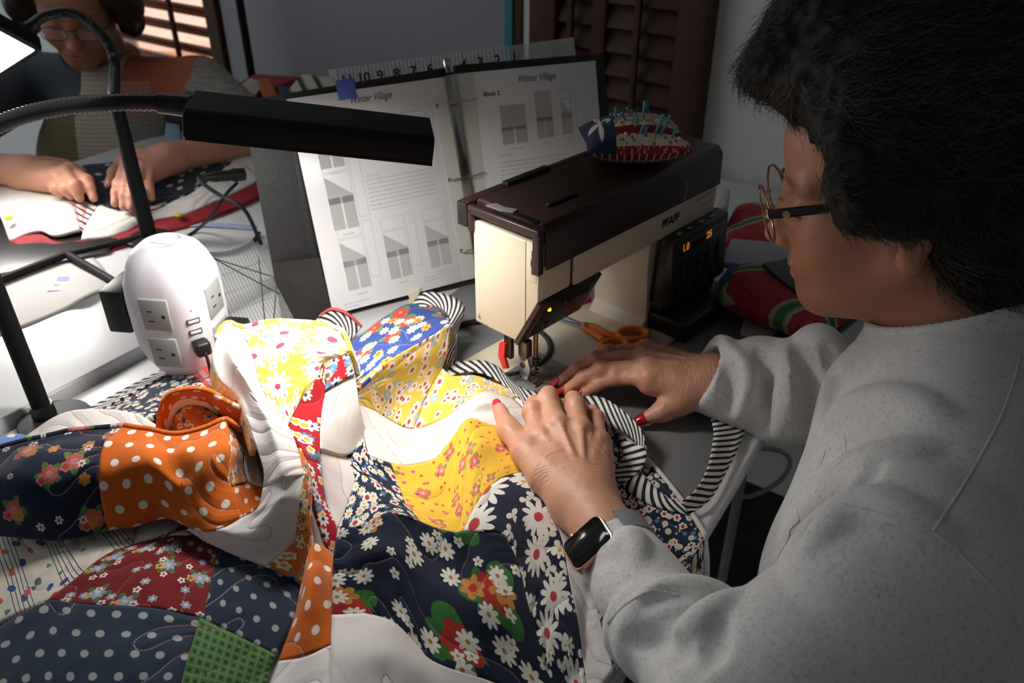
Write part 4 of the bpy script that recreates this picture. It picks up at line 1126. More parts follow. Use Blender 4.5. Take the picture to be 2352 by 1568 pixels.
def q_polka(name, bg, sp, r, dot=(.78, .72, .66)):
    M = Mat(name); u = M.uv(); return stitched(M, u, grid_dots(M, u, bg, dot, sp, r))
def q_navy_rose():
    M = Mat('navy_rose_print'); u = M.uv(); c = NAVY
    c = motif(M, u, c, 1.35, .40, 5, GRN, None, .75, depth=.85, tint=(.10, .20, .04))
    c = motif(M, u, c, 1.35, .27, 7, (.36, .02, .02), (.60, .22, .20), .75, .40, depth=.25, tint=(.62, .20, .17))
    c = motif(M, u, c, 1.35, .16, 5, (.58, .30, .26), (.45, .04, .04), .75, .55, off=(.20, .14), depth=.3, tint=(.35, .03, .03))
    c = motif(M, u, c, 1.45, .17, 6, (.55, .33, .04), None, .35, off=(.3, .55), depth=.3, tint=(.45, .06, .04))
    c = motif(M, u, c, 2.1, .18, 6, (.62, .60, .58), (.35, .05, .05), .45, .35, off=(.7, .2))
    return stitched(M, u, c)
def q_orange_floral():
    M = Mat('orange_floral_print'); u = M.uv(); c = (.60, .15, .020)
    c = motif(M, u, c, 4.6, .42, 5, (.74, .70, .60), (.62, .36, .03), .8, .4, depth=.35)
    c = motif(M, u, c, 4.2, .32, 6, (.12, .20, .36), (.02, .02, .04), .55, .35, off=(.4, .3))
    c = motif(M, u, c, 5.0, .28, 5, (.72, .48, .06), (.5, .03, .02), .45, .35, off=(.8, .7))
    return stitched(M, u, c, vis=.3)
def q_yellow_daisy():
    M = Mat('yellow_daisy_print'); u = M.uv(); c = (.80, .56, .07)
    c = motif(M, u, c, 1.55, .58, 11, (.84, .82, .72), (.50, .05, .10), 1, .20, depth=.55, tint=(.84, .78, .60))
    c = motif(M, u, c, 2.6, .30, 5, (.84, .82, .70), (.20, .42, .40), .4, .3, off=(.5, .2))
    return stitched(M, u, c, vis=.4)
def q_red_floral(name='red_floral_print', bg=(.46, .010, .018), s=3.1):
    M = Mat(name); u = M.uv(); c = bg
    c = motif(M, u, c, s, .44, 8, (.80, .76, .70), (.03, .05, .20), .85, .30, depth=.45)
    c = motif(M, u, c, s * .9, .36, 9, (.13, .25, .42), (.30, .38, .45), .5, .25, off=(.45, .35), depth=.4)
    c = motif(M, u, c, s * 1.05, .33, 5, (.82, .78, .66), (.74, .44, .03), .45, .5, off=(.7, .8), depth=.3)
    return stitched(M, u, c, vis=.25)
def q_blue_big():
    M = Mat('royal_blue_flower_print'); u = M.uv(); c = (.022, .060, .27)
    c = motif(M, u, c, 1.0, .50, 3, (.045, .22, .07), None, .6, depth=.7, tint=(.10, .32, .08))
    c = motif(M, u, c, 1.0, .36, 6, (.62, .045, .035), (.60, .32, .04), .6, .22, depth=.3)
    c = motif(M, u, c, 1.9, .40, 8, (.80, .78, .70), (.72, .52, .08), .55, .25, off=(.35, .6))
    c = motif(M, u, c, 1.3, .26, 6, (.72, .36, .05), (.6, .08, .04), .3, .35, off=(.8, .1))
    return stitched(M, u, c)
def q_yellow_small():
    M = Mat('yellow_ditsy_print'); u = M.uv(); c = (.82, .57, .09)
    c = motif(M, u, c, 2.9, .40, 8, (.80, .76, .66), (.50, .07, .04), .75, .36, depth=.35)
    c = motif(M, u, c, 2.7, .33, 9, (.36, .46, .46), (.46, .56, .56), .4, .5, off=(.5, .4), depth=.25)
    c = motif(M, u, c, 3.6, .34, 5, (.84, .80, .70), (.60, .12, .06), .5, .4, off=(.2, .8), depth=.3)
    return stitched(M, u, c, vis=.3)
def q_yellow_rose():
    M = Mat('yellow_rose_print'); u = M.uv(); c = (.82, .50, .045)
    c = motif(M, u, c, 1.75, .36, 4, (.22, .30, .06), None, .55, depth=.85)
    c = motif(M, u, c, 1.75, .26, 7, (.60, .05, .04), (.80, .42, .32), .55, .35, depth=.3, tint=(.78, .30, .20), warp=.25)
    c = motif(M, u, c, 1.75, .15, 5, (.76, .36, .26), (.5, .04, .04), .55, .4, off=(.22, .08), tint=(.6, .08, .06))
    c = motif(M, u, c, 2.9, .20, 6, (.72, .40, .32), (.6, .06, .05), .4, .4, off=(.4, .7), tint=(.62, .1, .08))
    c = motif(M, u, c, 4.2, .18, 3, (.58, .09, .06), None, .3, off=(.8, .3))
    return stitched(M, u, c, vis=.45, thread=(.5, .3, .05))
def q_navy_small(name='navy_ditsy_print', s=3.9):
    M = Mat(name); u = M.uv(); c = (.008, .015, .042)
    c = motif(M, u, c, s * 1.15, .30, 8, (.08, .14, .30), (.16, .24, .40), .6, .4, off=(.2, .1))
    c = motif(M, u, c, s, .40, 6, (.74, .72, .68), (.46, .02, .03), .50, .46, depth=.28)
    c = motif(M, u, c, s * 1.1, .36, 10, (.74, .72, .66), (.62, .46, .06), .75, .35, off=(.5, .5), depth=.45)
    c = motif(M, u, c, s * 1.9, .22, 5, (.70, .66, .60), (.60, .45, .10), .3, .4, off=(.8, .25))
    return stitched(M, u, c, vis=.15)
def q_navy_big():
    M = Mat('navy_red_flower_print'); u = M.uv(); c = (.006, .011, .034)
    c = motif(M, u, c, .80, .52, 3, (.018, .11, .022), None, .40, depth=.80, tint=(.05, .20, .03))
    c = motif(M, u, c, .80, .40, 5, (.018, .10, .022), None, .40, depth=.85, off=(.12, .05), tint=(.04, .17, .03))
    c = motif(M, u, c, .80, .30, 6, (.30, .010, .010), (.60, .36, .05), .40, .14, depth=.28, tint=(.45, .035, .015))
    c = motif(M, u, c, 1.05, .27, 6, (.60, .34, .06), (.42, .03, .02), .25, .35, off=(.45, .15), depth=.4, tint=(.5, .12, .03))
    c = motif(M, u, c, 1.75, .34, 9, (.74, .71, .63), (.40, .20, .05), .62, .20, off=(.3, .6), depth=.45)
    c = motif(M, u, c, 2.5, .28, 5, (.72, .70, .62), (.35, .3, .1), .28, .25, off=(.7, .9), depth=.5)
    return stitched(M, u, c, thread=(.5, .5, .45), vis=.35)
def q_navy_daisy():
    M = Mat('navy_white_daisy_print'); u = M.uv(); c = (.007, .013, .040)
    c = motif(M, u, c, 2.6, .46, 3, (.74, .72, .66), None, .55, off=(.2, .5), depth=.86)
    c = motif(M, u, c, 1.7, .30, 7, (.78, .76, .70), (.55, .38, .05), .7, .25, off=(.5, .15), depth=.6)
    c = motif(M, u, c, 1.05, .46, 12, (.80, .78, .72), (.48, .05, .05), .85, .24, depth=.52)
    return stitched(M, u, c, vis=.15)
def q_music():
    M = Mat('music_note_print'); u = M.uv(); x, y, _ = M.sep(u)
    w = M.math('ADD', x, M.math('MULTIPLY', M.noise(u, .6, 1, dim='2D'), .12))
    f = M.math('FRACT', M.math('MULTIPLY', M.math('ADD', w, M.math('MULTIPLY', y, .22)), 1.05))
    st_ = M.math('MULTIPLY', M.math('LESS_THAN', f, .42), M.math('LESS_THAN', M.math('FRACT', M.math('MULTIPLY', f, 11.5)), .20))
    c = M.mix(st_, (.54, .50, .43), (.02, .022, .05))
    c = motif(M, u, c, 2.3, .20, 2, (.03, .05, .17), None, .5, depth=.35)
    c = motif(M, u, c, 2.3, .17, 2, (.46, .07, .04), None, .3, off=(.5, .4), depth=.35)
    c = motif(M, u, c, 2.6, .15, 3, (.06, .16, .07), None, .3, off=(.2, .8), depth=.4)
    return stitched(M, u, c, vis=.5)
def q_dark_red():
    M = Mat('dark_red_bouquet_print'); u = M.uv(); c = (.145, .005, .006)
    c = motif(M, u, c, 1.75, .40, 5, (.06, .12, .04), None, .6, depth=.85)
    c = motif(M, u, c, 1.75, .24, 7, (.14, .20, .28), (.42, .44, .48), .6, .3, depth=.4, tint=(.36, .40, .46))
    c = motif(M, u, c, 1.75, .14, 5, (.52, .34, .08), (.35, .05, .03), .6, .4, off=(.24, .10))
    c = motif(M, u, c, 3.0, .24, 6, (.14, .20, .28), (.5, .5, .5), .35, .35, off=(.35, .5), depth=.4, tint=(.36, .38, .42))
    c = motif(M, u, c, 3.2, .22, 5, (.62, .60, .58), (.30, .03, .04), .30, .35, off=(.6, .2))
    return stitched(M, u, c, vis=.3)
def q_green():
    M = Mat('green_lattice_print'); u = M.uv(); x, y, _ = M.sep(M.vmath('SCALE', u, None, 7))
    fx = M.math('ABSOLUTE', M.math('SUBTRACT', M.math('FRACT', x), .5)); fy = M.math('ABSOLUTE', M.math('SUBTRACT', M.math('FRACT', y), .5))
    ln = M.math('GREATER_THAN', M.math('MAXIMUM', fx, fy), .42)
    dt = M.step(M.vmath('LENGTH', M.comb(fx, fy)), .20, .04)
    c = M.mix(ln, (.050, .13, .030), (.11, .21, .07)); c = M.mix(dt, c, (.010, .035, .010))
    return stitched(M, u, c, vis=.3, thread=(.3, .2, .08))
def q_pink_stripe():
    M = Mat('red_pink_dash_print'); u = M.uv(); x, y, _ = M.sep(u)
    a = M.math('LESS_THAN', M.math('FRACT', M.math('MULTIPLY', x, 3.2)), .55)
    b = M.math('LESS_THAN', M.math('FRACT', M.math('MULTIPLY', y, 12)), .5)
    c = M.mix(M.math('MULTIPLY', a, b), (.72, .10, .07), (.80, .62, .55)); c = M.mix(M.math('LESS_THAN', M.math('FRACT', M.math('MULTIPLY', x, 3.2)), .06), c, (.05, .04, .12))
    return stitched(M, u, c, vis=.2)
def q_stripe():
    M = Mat('black_white_bias_stripe'); u = M.uv(); x, y, _ = M.sep(u)
    w = M.math('ADD', M.math('MULTIPLY', x, 1.0), M.math('MULTIPLY', y, .85))
    f = M.math('FRACT', M.math('MULTIPLY', w, 4.3))
    c = M.mix(M.step(M.math('ABSOLUTE', M.math('SUBTRACT', f, .5)), .23, .03), (.74, .72, .70), (.012, .011, .011))
    M.set(c, .85); M.bump(M.noise(u, 60, 2, dim='2D'), .2, .0006); return M.m
PR_ = dict(navy_rose=q_navy_rose(), orange_polka=q_polka('orange_polka_print', (.56, .115, .006), .41, .19), white=q_white('white_quilted_cotton'), pinkwhite=q_white('pale_pink_cotton', (.78, .70, .69)),
           orange_floral=q_orange_floral(), yellow_daisy=q_yellow_daisy(), red_floral=q_red_floral(), blue_big=q_blue_big(), yellow_small=q_yellow_small(), yellow_rose=q_yellow_rose(),
           navy_small=q_navy_small(), navy_big=q_navy_big(), navy_daisy=q_navy_daisy(), music=q_music(), dark_red=q_dark_red(), green=q_green(), pink_stripe=q_pink_stripe(), stripe=q_stripe(),
           blue_polka=q_polka('blue_polka_print', (.015, .030, .056), .40, .18, (.33, .33, .33)), blue_polka_d=q_polka('dark_blue_polka_print', (.009, .019, .040), .40, .17, (.28, .28, .28)), light_blue=q_polka('light_blue_polka_print', (.10, .22, .50), .5, .2))

# ================================================================== QUILT SHAPE
quilt = thing('patchwork_quilt', 'crumpled patchwork quilt of floral, polka dot and plain white patches being sewn', 'quilt', loc=tuple(px(950, 1150, 0)))
QV = []
def W_(p): return Vector(p) if isinstance(p, Vector) else px(*p)
def shift(poly, dx=0, dy=0, dz=0): return [W_(p) + Vector((dx, dy, dz)) for p in poly]
def wr(p, amp):
    n = noise.noise((p.x * 22, p.y * 22, 1.3)) * .6 + noise.noise((p.x * 47 + 5, p.y * 47, 4.1)) * .4
    return amp * n
def coons(T, Rt, B, L, mat, n=34, m=34, amp=.0035, bumps=(), name='patch', label=None, thick=.005, swap=False, parent=None, track=True, sag=0):
    T, Rt, B, L = [[W_(p) for p in s] for s in (T, Rt, B, L)]
    T = catmull(T, n); B = catmull(B, n); L = catmull(L, m); Rt = catmull(Rt, m)
    ln = lambda P: sum((P[i + 1] - P[i]).length for i in range(len(P) - 1))
    lu = max(ln(T), ln(B)) * .5 + (ln(T) + ln(B)) * .25; lv = (ln(L) + ln(Rt)) * .5
    V = []; UV = []
    for i in range(m):
        t = i / (m - 1)
        for j in range(n):
            s = j / (n - 1)
            p = T[j] * (1 - t) + B[j] * t + L[i] * (1 - s) + Rt[i] * s - (T[0] * (1 - s) * (1 - t) + T[-1] * s * (1 - t) + B[0] * (1 - s) * t + B[-1] * s * t)
            z = wr(p, amp)
            for (bs, bt, a, rs) in bumps: z += a * math.exp(-((s - bs) ** 2 + (t - bt) ** 2) / rs ** 2)
            p = p + Vector((0, 0, z))
            if track and -.006 < (p - TO).dot(TE2) < .737 and p.z < TZ + .0075: p.z = TZ + .0075
            V.append(p); UV.append((s * lu * 20, (1 - t) * lv * 20) if not swap else (t * lv * 20, s * lu * 20))
    lu2 = sum((V[i * n + j + 1] - V[i * n + j]).length for i in range(m) for j in range(n - 1)) / m
    lv2 = sum((V[(i + 1) * n + j] - V[i * n + j]).length for i in range(m - 1) for j in range(n)) / n
    if name == 'patch': UV = [(a * lu2 / max(lu, 1e-6), b * lv2 / max(lv, 1e-6)) for a, b in UV]
    F = [(i * n + j, (i + 1) * n + j, (i + 1) * n + j + 1, i * n + j + 1) for i in range(m - 1) for j in range(n - 1)]
    k = (m // 2) * n + n // 2
    nrm = (V[k + n] - V[k]).cross(V[k + 1] - V[k])
    if nrm.dot(Vector((0, 0, CAMZ)) - V[k]) < 0: F = [f[::-1] for f in F]
    if track: QV.extend(V)
    rnd = random.Random(len(QV)); ox, oy = rnd.uniform(0, 9), rnd.uniform(0, 9)
    UV = [(a + ox, b + oy) for a, b in UV] if name == 'patch' else UV
    o = mesh(name, V, F, PR_[mat] if isinstance(mat, str) else mat, quilt if parent is None else parent, smooth=True, world=True, uvs=UV, label=label)
    s_ = o.modifiers.new('thickness', 'SOLIDIFY'); s_.thickness = thick; s_.offset = -1
    return o
def strip(e1, e2, mat='stripe', n=40, m=6, name='binding', thick=.0016, amp=0.0, parent=None):
    return coons(e1, [e1[-1], e2[-1]], e2, [e1[0], e2[0]], mat, n, m, amp, name=name, thick=thick, parent=parent)

# --- front left roll
nav_top = [(-40, 1045, .070), (66, 1016, .085), (166, 991, .090), (282, 983, .090)]
nav_or = [(282, 983, .090), (238, 1021, .092), (227, 1076, .085), (230, 1132, .066), (240, 1187, .045), (249, 1216, .030)]
nav_bot = [(-40, 1228, .028), (83, 1240, .028), (155, 1240, .028), (249, 1216, .030)]
coons(nav_top, nav_or, nav_bot, [(-40, 1045, .07), (-45, 1130, .065), (-40, 1228, .028)], 'navy_rose', bumps=((.5, .45, .006, .3),))
or_top = [(282, 983, .090), (343, 992, .088), (399, 1002, .086), (465, 988, .092), (515, 969, .096), (524, 978, .090)]
or_right = [(524, 978, .090), (531, 1032, .084), (527, 1076, .074), (533, 1121, .060), (559, 1190, .045)]
or_bot = [(249, 1216, .030), (310, 1207, .032), (382, 1189, .038), (443, 1213, .040), (498, 1218, .042), (559, 1190, .045)]
coons(or_top, or_right, or_bot, nav_or, 'orange_polka', 48, 40, bumps=((.62, .45, -.010, .12), (.35, .5, .008, .2), (.85, .4, .006, .15), (.55, .75, -.006, .1)))
coons(shift(nav_top, 0, .05, -.06), [W_(nav_top[-1]) + Vector((0, .05, -.06)), nav_top[-1]], nav_top, [W_(nav_top[0]) + Vector((0, .05, -.06)), nav_top[0]], 'navy_rose', 24, 8)
coons(shift(or_top, 0, .05, -.06), [W_(or_top[-1]) + Vector((0, .05, -.06)), or_top[-1]], or_top, [W_(or_top[0]) + Vector((0, .05, -.06)), or_top[0]], 'orange_polka', 24, 8)
# inside of the curl
fl_r = [(540, 985, .070), (560, 1030, .050), (562, 1075, .040), (568, 1105, .034)]
coons([or_right[0], fl_r[0]], fl_r, [(533, 1121, .060), fl_r[-1]], or_right[:4], 'orange_floral', 10, 24)
coons([(533, 1121, .060), (568, 1105, .034), (604, 1118, .036)], [(604, 1118, .036), (604, 1142, .038), (592, 1166, .045)], [(559, 1190, .045), (592, 1166, .045)], [(533, 1121, .060), (559, 1190, .045)], 'orange_polka', 16, 16)
coons([fl_r[0], (575, 970, .050)], [(575, 970, .050), (588, 1040, .030), (598, 1090, .030), (604, 1118, .036)], [fl_r[-1], (604, 1118, .036)], fl_r, 'white', 14, 24)
# --- big white fold running down from the yellow peak
WL = [(498, 775, .125), (487, 818, .120), (504, 872, .107), (545, 908, .101), (561, 946, .098), (583, 1010, .095), (605, 1080, .084), (604, 1120, .072)]
WR = [(554, 755, .137), (581, 822, .127), (597, 883, .118), (628, 932, .109), (662, 977, .100), (683, 1027, .094), (699, 1092, .084)]
coons([(498, 775, .125), (520, 745, .133), (554, 755, .137)], WR, [WL[-1], (650, 1100, .092), WR[-1]], WL, 'white', 26, 56, amp=.004, bumps=((.45, .3, .006, .16), (.55, .72, .006, .15), (.2, .5, -.004, .1)))
coons(shift(WL, -.012, .012, -.03)[:6], [shift(WL, -.012, .012, -.03)[5], WL[5]], WL[:6], [shift(WL, -.012, .012, -.03)[0], WL[0]], 'yellow_daisy', 26, 8)
sw_r = [(699, 1092, .084), (690, 1143, .075), (684, 1200, .056), (670, 1250, .036), (609, 1302, .016)]
coons([(604, 1120, .072), (650, 1100, .090), (699, 1092, .084)], sw_r, [(428, 1213, .036), (500, 1258, .024), (609, 1302, .016)], [(604, 1120, .072), (592, 1166, .060), (559, 1190, .047), (498, 1218, .042), (428, 1213, .036)], 'white', 36, 36, bumps=((.6, .45, .008, .2),))
sf_r = [(692, 1028, .090), (713, 1080, .077), (718, 1130, .066), (714, 1200, .052), (712, 1262, .036), (692, 1338, .016)]
coons([(683, 1027, .094), (692, 1028, .090)], sf_r, [(609, 1302, .016), (650, 1320, .014), (692, 1338, .016)], [(683, 1027, .094)] + sw_r, 'orange_floral', 12, 40)
# --- yellow peak
yd_l = WR[:5]
yd_r = [(781, 764, .130), (797, 811, .118), (744, 835, .116), (731, 862, .113), (703, 900, .107), (680, 938, .101)]
yd_t = [(554, 755, .137), (637, 741, .142), (736, 750, .140), (781, 764, .130)]
coons(yd_t, yd_r, [(662, 977, .100), (680, 938, .101)], yd_l, 'yellow_daisy', 40, 40, amp=.004, bumps=((.45, .3, .010, .2), (.75, .2, -.006, .1)))
pk = [(498, 775, .125), (520, 745, .133), (554, 752, .137), (637, 739, .142), (736, 748, .140), (783, 764, .129), (797, 811, .118)]
bk = shift(pk, .01, .035, -.10)
coons(bk, [bk[-1], pk[-1]], pk, [bk[0], pk[0]], 'yellow_daisy', 34, 10)
coons([(554, 755, .137), (590, 748, .140)], [(590, 748, .140), (600, 757, .139)], [(556, 758, .137), (600, 757, .139)], [(554, 755, .137), (556, 758, .137)], 'white', 6, 4)
# --- red strip and the two whites beside it
rd_r = [(746, 850, .115), (746, 905, .098), (737, 966, .088), (735, 1032, .078), (741, 1100, .062), (747, 1150, .050), (772, 1209, .034), (776, 1268, .016)]
rd_l = [(744, 835, .116), (731, 862, .113), (703, 900, .107), (676, 942, .101), (664, 977, .098), (692, 1028, .090), (713, 1080, .077), (718, 1130, .066), (727, 1180, .050), (746, 1240, .032), (762, 1275, .016)]
coons([rd_l[0], rd_r[0]], rd_r, [rd_l[-1], rd_r[-1]], rd_l, 'red_floral', 14, 60)
coons([(744, 835, .116), (797, 811, .118)], [(797, 811, .118), (808, 830, .112), (815, 860, .102)], [(746, 898, .100), (815, 860, .102)], [(744, 835, .116), (746, 898, .100)], 'red_floral', 18, 12)
coons([(746, 898, .099), (815, 858, .101)], [(815, 858, .101), (828, 938, .076), (847, 1006, .046)], [(736, 1032, .077), (797, 1046, .052), (847, 1006, .046)], [(746, 898, .099), (737, 966, .088), (736, 1032, .077)], 'white', 26, 32)
coons([(736, 1032, .075), (797, 1046, .047)], [(797, 1046, .047), (818, 1093, .040), (802, 1150, .036), (776, 1214, .030)], [(747, 1150, .045), (776, 1214, .030)], [(736, 1032, .075), (741, 1100, .058), (747, 1150, .045)], 'pinkwhite', 18, 26)
# --- back left
coons([(60, 1000, .034), (130, 955, .045), (210, 938, .052), (300, 945, .054), (375, 985, .05)], [(375, 985, .05), (380, 1010, .05)], [(60, 1032, .040), (166, 1010, .045), (282, 1005, .045), (380, 1010, .05)], [(60, 1000, .034), (60, 1032, .040)], 'white', 34, 14)
coons([(-40, 1020, .026), (20, 995, .028), (62, 999, .034)], [(62, 999, .034), (62, 1034, .042)], [(-40, 1055, .045), (20, 1045, .045), (62, 1034, .042)], [(-40, 1020, .026), (-40, 1055, .045)], 'light_blue', 16, 10)
nb_t = [(208, 942, .008), (280, 906, .010), (350, 869, .012), (412, 838, .014)]
nb_r = [(412, 838, .014), (455, 872, .034), (505, 915, .060)]
coons(nb_t, nb_r, [(205, 962, .030), (300, 965, .045), (400, 945, .060), (505, 915, .060)], [(208, 942, .008), (205, 962, .030)], 'navy_small', 30, 20)
coons([(412, 838, .014), (452, 820, .015), (495, 800, .016)], [(495, 800, .016), (505, 850, .050), (535, 910, .085)], [(505, 915, .060), (535, 910, .085)], nb_r, 'pink_stripe', 18, 18)
strip([(196, 946, .004), (276, 901, .005), (348, 862, .006), (412, 829, .007), (500, 788, .009)], [(210, 950, .017), (284, 911, .019), (354, 874, .021), (416, 843, .023), (502, 806, .026)], n=44, m=6)
# curl
co = [(366, 992, .060), (379, 923, .092), (421, 899, .104), (476, 901, .106), (517, 925, .102), (561, 952, .085), (578, 1012, .055)]
ci = [(377, 994, .055), (395, 937, .082), (426, 916, .090), (468, 921, .085), (503, 950, .070), (524, 976, .060), (545, 1005, .045)]
coons(co, [co[-1], ci[-1]], ci, [co[0], ci[0]], 'orange_polka', 44, 10, amp=.002)
coons(shift(co, 0, .03, -.06), [W_(co[-1]) + Vector((0, .03, -.06)), co[-1]], co, [W_(co[0]) + Vector((0, .03, -.06)), co[0]], 'orange_polka', 34, 8)
cp_ = [(392, 992, .050), (403, 952, .070), (430, 932, .078), (470, 936, .075), (500, 956, .066)]
coons(ci[:5], [ci[4], cp_[-1]], cp_, [ci[0], cp_[0]], 'white', 26, 8, amp=.001)
coons(cp_, [cp_[-1], (520, 970, .075)], [(395, 1000, .055), (430, 1000, .060), (470, 992, .070), (520, 970, .075)], [cp_[0], (395, 1000, .055)], 'orange_floral', 26, 14, amp=.002)
# --- lower left patches lying nearly flat
coons([(-40, 1205, .012), (83, 1215, .014), (155, 1215, .016), (249, 1195, .018), (310, 1190, .018)], [(310, 1190, .018), (307, 1246, .024)], [(-40, 1445, .012), (60, 1402, .020), (111, 1378, .024), (221, 1289, .026), (307, 1246, .024)], [(-40, 1205, .012), (-40, 1445, .012)], 'music', 36, 30, swap=False)
coons([(310, 1185, .014), (382, 1170, .014), (440, 1190, .014)], [(440, 1190, .014), (440, 1225, .018)], [(305, 1248, .024), (380, 1228, .022), (440, 1225, .018)], [(310, 1185, .014), (305, 1248, .024)], 'white', 16, 12)
coons([(305, 1247, .025), (380, 1222, .022), (440, 1205, .016), (506, 1240, .012)], [(506, 1240, .012), (494, 1298, .016), (480, 1353, .018), (473, 1418, .016)], [(111, 1379, .024), (221, 1389, .028), (332, 1394, .026), (473, 1418, .016)], [(305, 1247, .025), (221, 1289, .027), (111, 1379, .024)], 'dark_red', 36, 32)
coons([(-40, 1445, .012), (60, 1402, .020), (111, 1379, .024), (221, 1389, .028), (332, 1394, .026), (460, 1417, .016)], [(460, 1417, .016), (430, 1520, .018), (402, 1640, .014)], [(-40, 1650, .010), (200, 1650, .020), (402, 1640, .014)], [(-40, 1445, .012), (-40, 1650, .010)], 'blue_polka', 44, 32)
coons([(460, 1417, .016), (545, 1458, .018), (633, 1503, .014)], [(633, 1503, .014), (590, 1640, .010)], [(402, 1640, .014), (590, 1640, .010)], [(460, 1417, .016), (430, 1520, .018), (402, 1640, .014)], 'green', 24, 26)
coons([(506, 1240, .012), (581, 1275, .014), (700, 1320, .010)], [(700, 1320, .010), (675, 1420, .014), (633, 1503, .014)], [(460, 1417, .016), (545, 1458, .018), (633, 1503, .014)], [(506, 1240, .012), (494, 1298, .016), (480, 1353, .018), (460, 1417, .016)], 'blue_polka_d', 28, 28)
coons([(692, 1338, .026), (716, 1250, .042), (764, 1268, .020)], [(764, 1268, .020), (768, 1364, .030), (764, 1478, .030)], [(640, 1516, .020), (700, 1506, .030), (764, 1478, .030)], [(692, 1338, .026), (674, 1420, .028), (640, 1516, .020)], 'orange_polka', 22, 34, bumps=((.5, .5, .008, .3),))
coons([(640, 1516, .020), (700, 1506, .030), (764, 1478, .030)], [(764, 1478, .030), (770, 1640, .030)], [(590, 1650, .010), (770, 1640, .030)], [(640, 1516, .020), (590, 1650, .010)], 'white', 18, 18)
# --- middle: the part going under the needle
bl_b = [(820, 890, .088), (876, 839, .088), (934, 803, .083), (1004, 761, .077), (1036, 746, .070)]
coons([(800, 790, .045), (876, 732, .045), (934, 700, .042), (975, 700, .045)], [(975, 700, .045), (1019, 726, .058), (1036, 746, .070)], bl_b, [(800, 790, .045), (810, 840, .070), (820, 890, .088)], 'blue_big', 32, 24)
y1_r = [(1036, 746, .070), (1030, 802, .050), (1016, 843, .034), (985, 900, .025), (951, 985, .018)]
wv_t = [(818, 927, .074), (860, 942, .052), (900, 967, .030), (951, 985, .018)]
coons(bl_b, y1_r, wv_t, [(820, 890, .088), (818, 927, .074)], 'yellow_small', 34, 34, bumps=((.35, .55, .010, .16), (.55, .8, -.006, .1)))
y2_b = [(951, 985, .018), (1028, 955, .018), (1104, 902, .022), (1180, 916, .009)]
coons([(1016, 843, .034), (1040, 862, .028), (1090, 862, .022), (1140, 880, .015), (1194, 908, .008)], [(1194, 908, .008), (1180, 916, .009)], y2_b, [(1016, 843, .034), (985, 900, .025), (951, 985, .018)], 'yellow_small', 34, 24)
yr_t = [(899, 1064, .036), (952, 1067, .027), (1000, 1052, .022), (1035, 1010, .027), (1075, 960, .036), (1130, 976, .026), (1222, 986, .010)]
coons(wv_t + y2_b[1:], [(1180, 916, .009), (1212, 950, .008), (1222, 986, .010)], [(850, 1046, .047)] + yr_t, [(818, 927, .074), (836, 980, .058), (850, 1046, .047)], 'white', 46, 34, amp=.003, bumps=((.35, .55, -.006, .15), (.75, .45, .008, .1), (.86, .7, .006, .07)))
yr_b = [(963, 1196, .048), (1040, 1220, .058), (1064, 1214, .057), (1100, 1149, .046), (1152, 1096, .032), (1202, 1082, .020)]
yr_l = [(899, 1064, .036), (915, 1110, .030), (934, 1165, .036), (963, 1196, .048)]
coons(yr_t, [(1222, 986, .010), (1216, 1040, .014), (1202, 1082, .020)], yr_b, yr_l, 'yellow_rose', 46, 34, amp=.003, bumps=((.25, .5, -.006, .12), (.6, .4, .006, .15)))
coons([(835, 1004, .054), (850, 1046, .047), (899, 1064, .036)], [(899, 1064, .036), (915, 1110, .030), (934, 1165, .036)], [(815, 1092, .042), (870, 1120, .040), (934, 1165, .036)], [(835, 1004, .054), (797, 1046, .048), (815, 1092, .042)], 'navy_small', 22, 22)
nb_b = [(776, 1215, .066), (829, 1208, .070), (893, 1179, .068), (964, 1196, .060)]
coons([(822, 1082, .062), (876, 1118, .062), (934, 1162, .056), (964, 1194, .060)], [(964, 1194, .060), (964, 1196, .060)], nb_b, [(822, 1082, .062), (796, 1165, .066), (776, 1215, .066)], 'navy_small', 26, 22)
# --- front: navy flowers, daisies, white
nbig_r = [(1158, 1226, .046), (1190, 1290, .037), (1216, 1400, .031), (1256, 1530, .020), (1300, 1650, .008)]
nbig_b = [(762, 1412, .034), (880, 1419, .038), (950, 1470, .033), (1000, 1522, .029), (1140, 1570, .021), (1300, 1650, .008)]
coons(nb_b + [(1040, 1221, .060), (1064, 1216, .058), (1110, 1216, .052), (1158, 1226, .046)], nbig_r, nbig_b, [(776, 1215, .066), (765, 1290, .052), (762, 1412, .034)], 'navy_big', 56, 46, amp=.004, bumps=((.25, .4, .008, .18), (.6, .3, -.008, .14), (.75, .55, .008, .16)))
coons([(762, 1412, .036), (880, 1419, .041), (950, 1470, .036), (1000, 1522, .031), (1140, 1570, .023)], [(1140, 1570, .023), (1180, 1660, .012)], [(758, 1660, .034), (900, 1670, .030), (1180, 1660, .012)], [(762, 1412, .036), (758, 1660, .034)], 'white', 30, 26, bumps=((.3, .4, .010, .3),))
dz_r = [(1202, 1082, .020), (1252, 1150, .022), (1287, 1230, .020), (1312, 1350, .018), (1335, 1480, .012), (1352, 1640, -.01)]
coons([(1064, 1215, .058), (1100, 1149, .046), (1152, 1096, .032), (1202, 1082, .020)], dz_r, [(1300, 1650, .008), (1352, 1640, -.01)], [(1064, 1215, .058)] + nbig_r, 'navy_daisy', 34, 56, amp=.004)
u_b = [(1202, 1082, .020), (1300, 1060, .010)]
coons([(1180, 914, .008), (1290, 925, .006), (1404, 976, .006)], [(1404, 976, .006), (1350, 1010, .008), (1300, 1060, .010)], [(1222, 986, .010), (1202, 1082, .020)], [(1180, 914, .008), (1212, 950, .008), (1222, 986, .010)], 'white', 22, 18)
rt_l = [(1300, 1060, .010), (1335, 1200, .010), (1365, 1380, .002), (1400, 1640, -.05)]
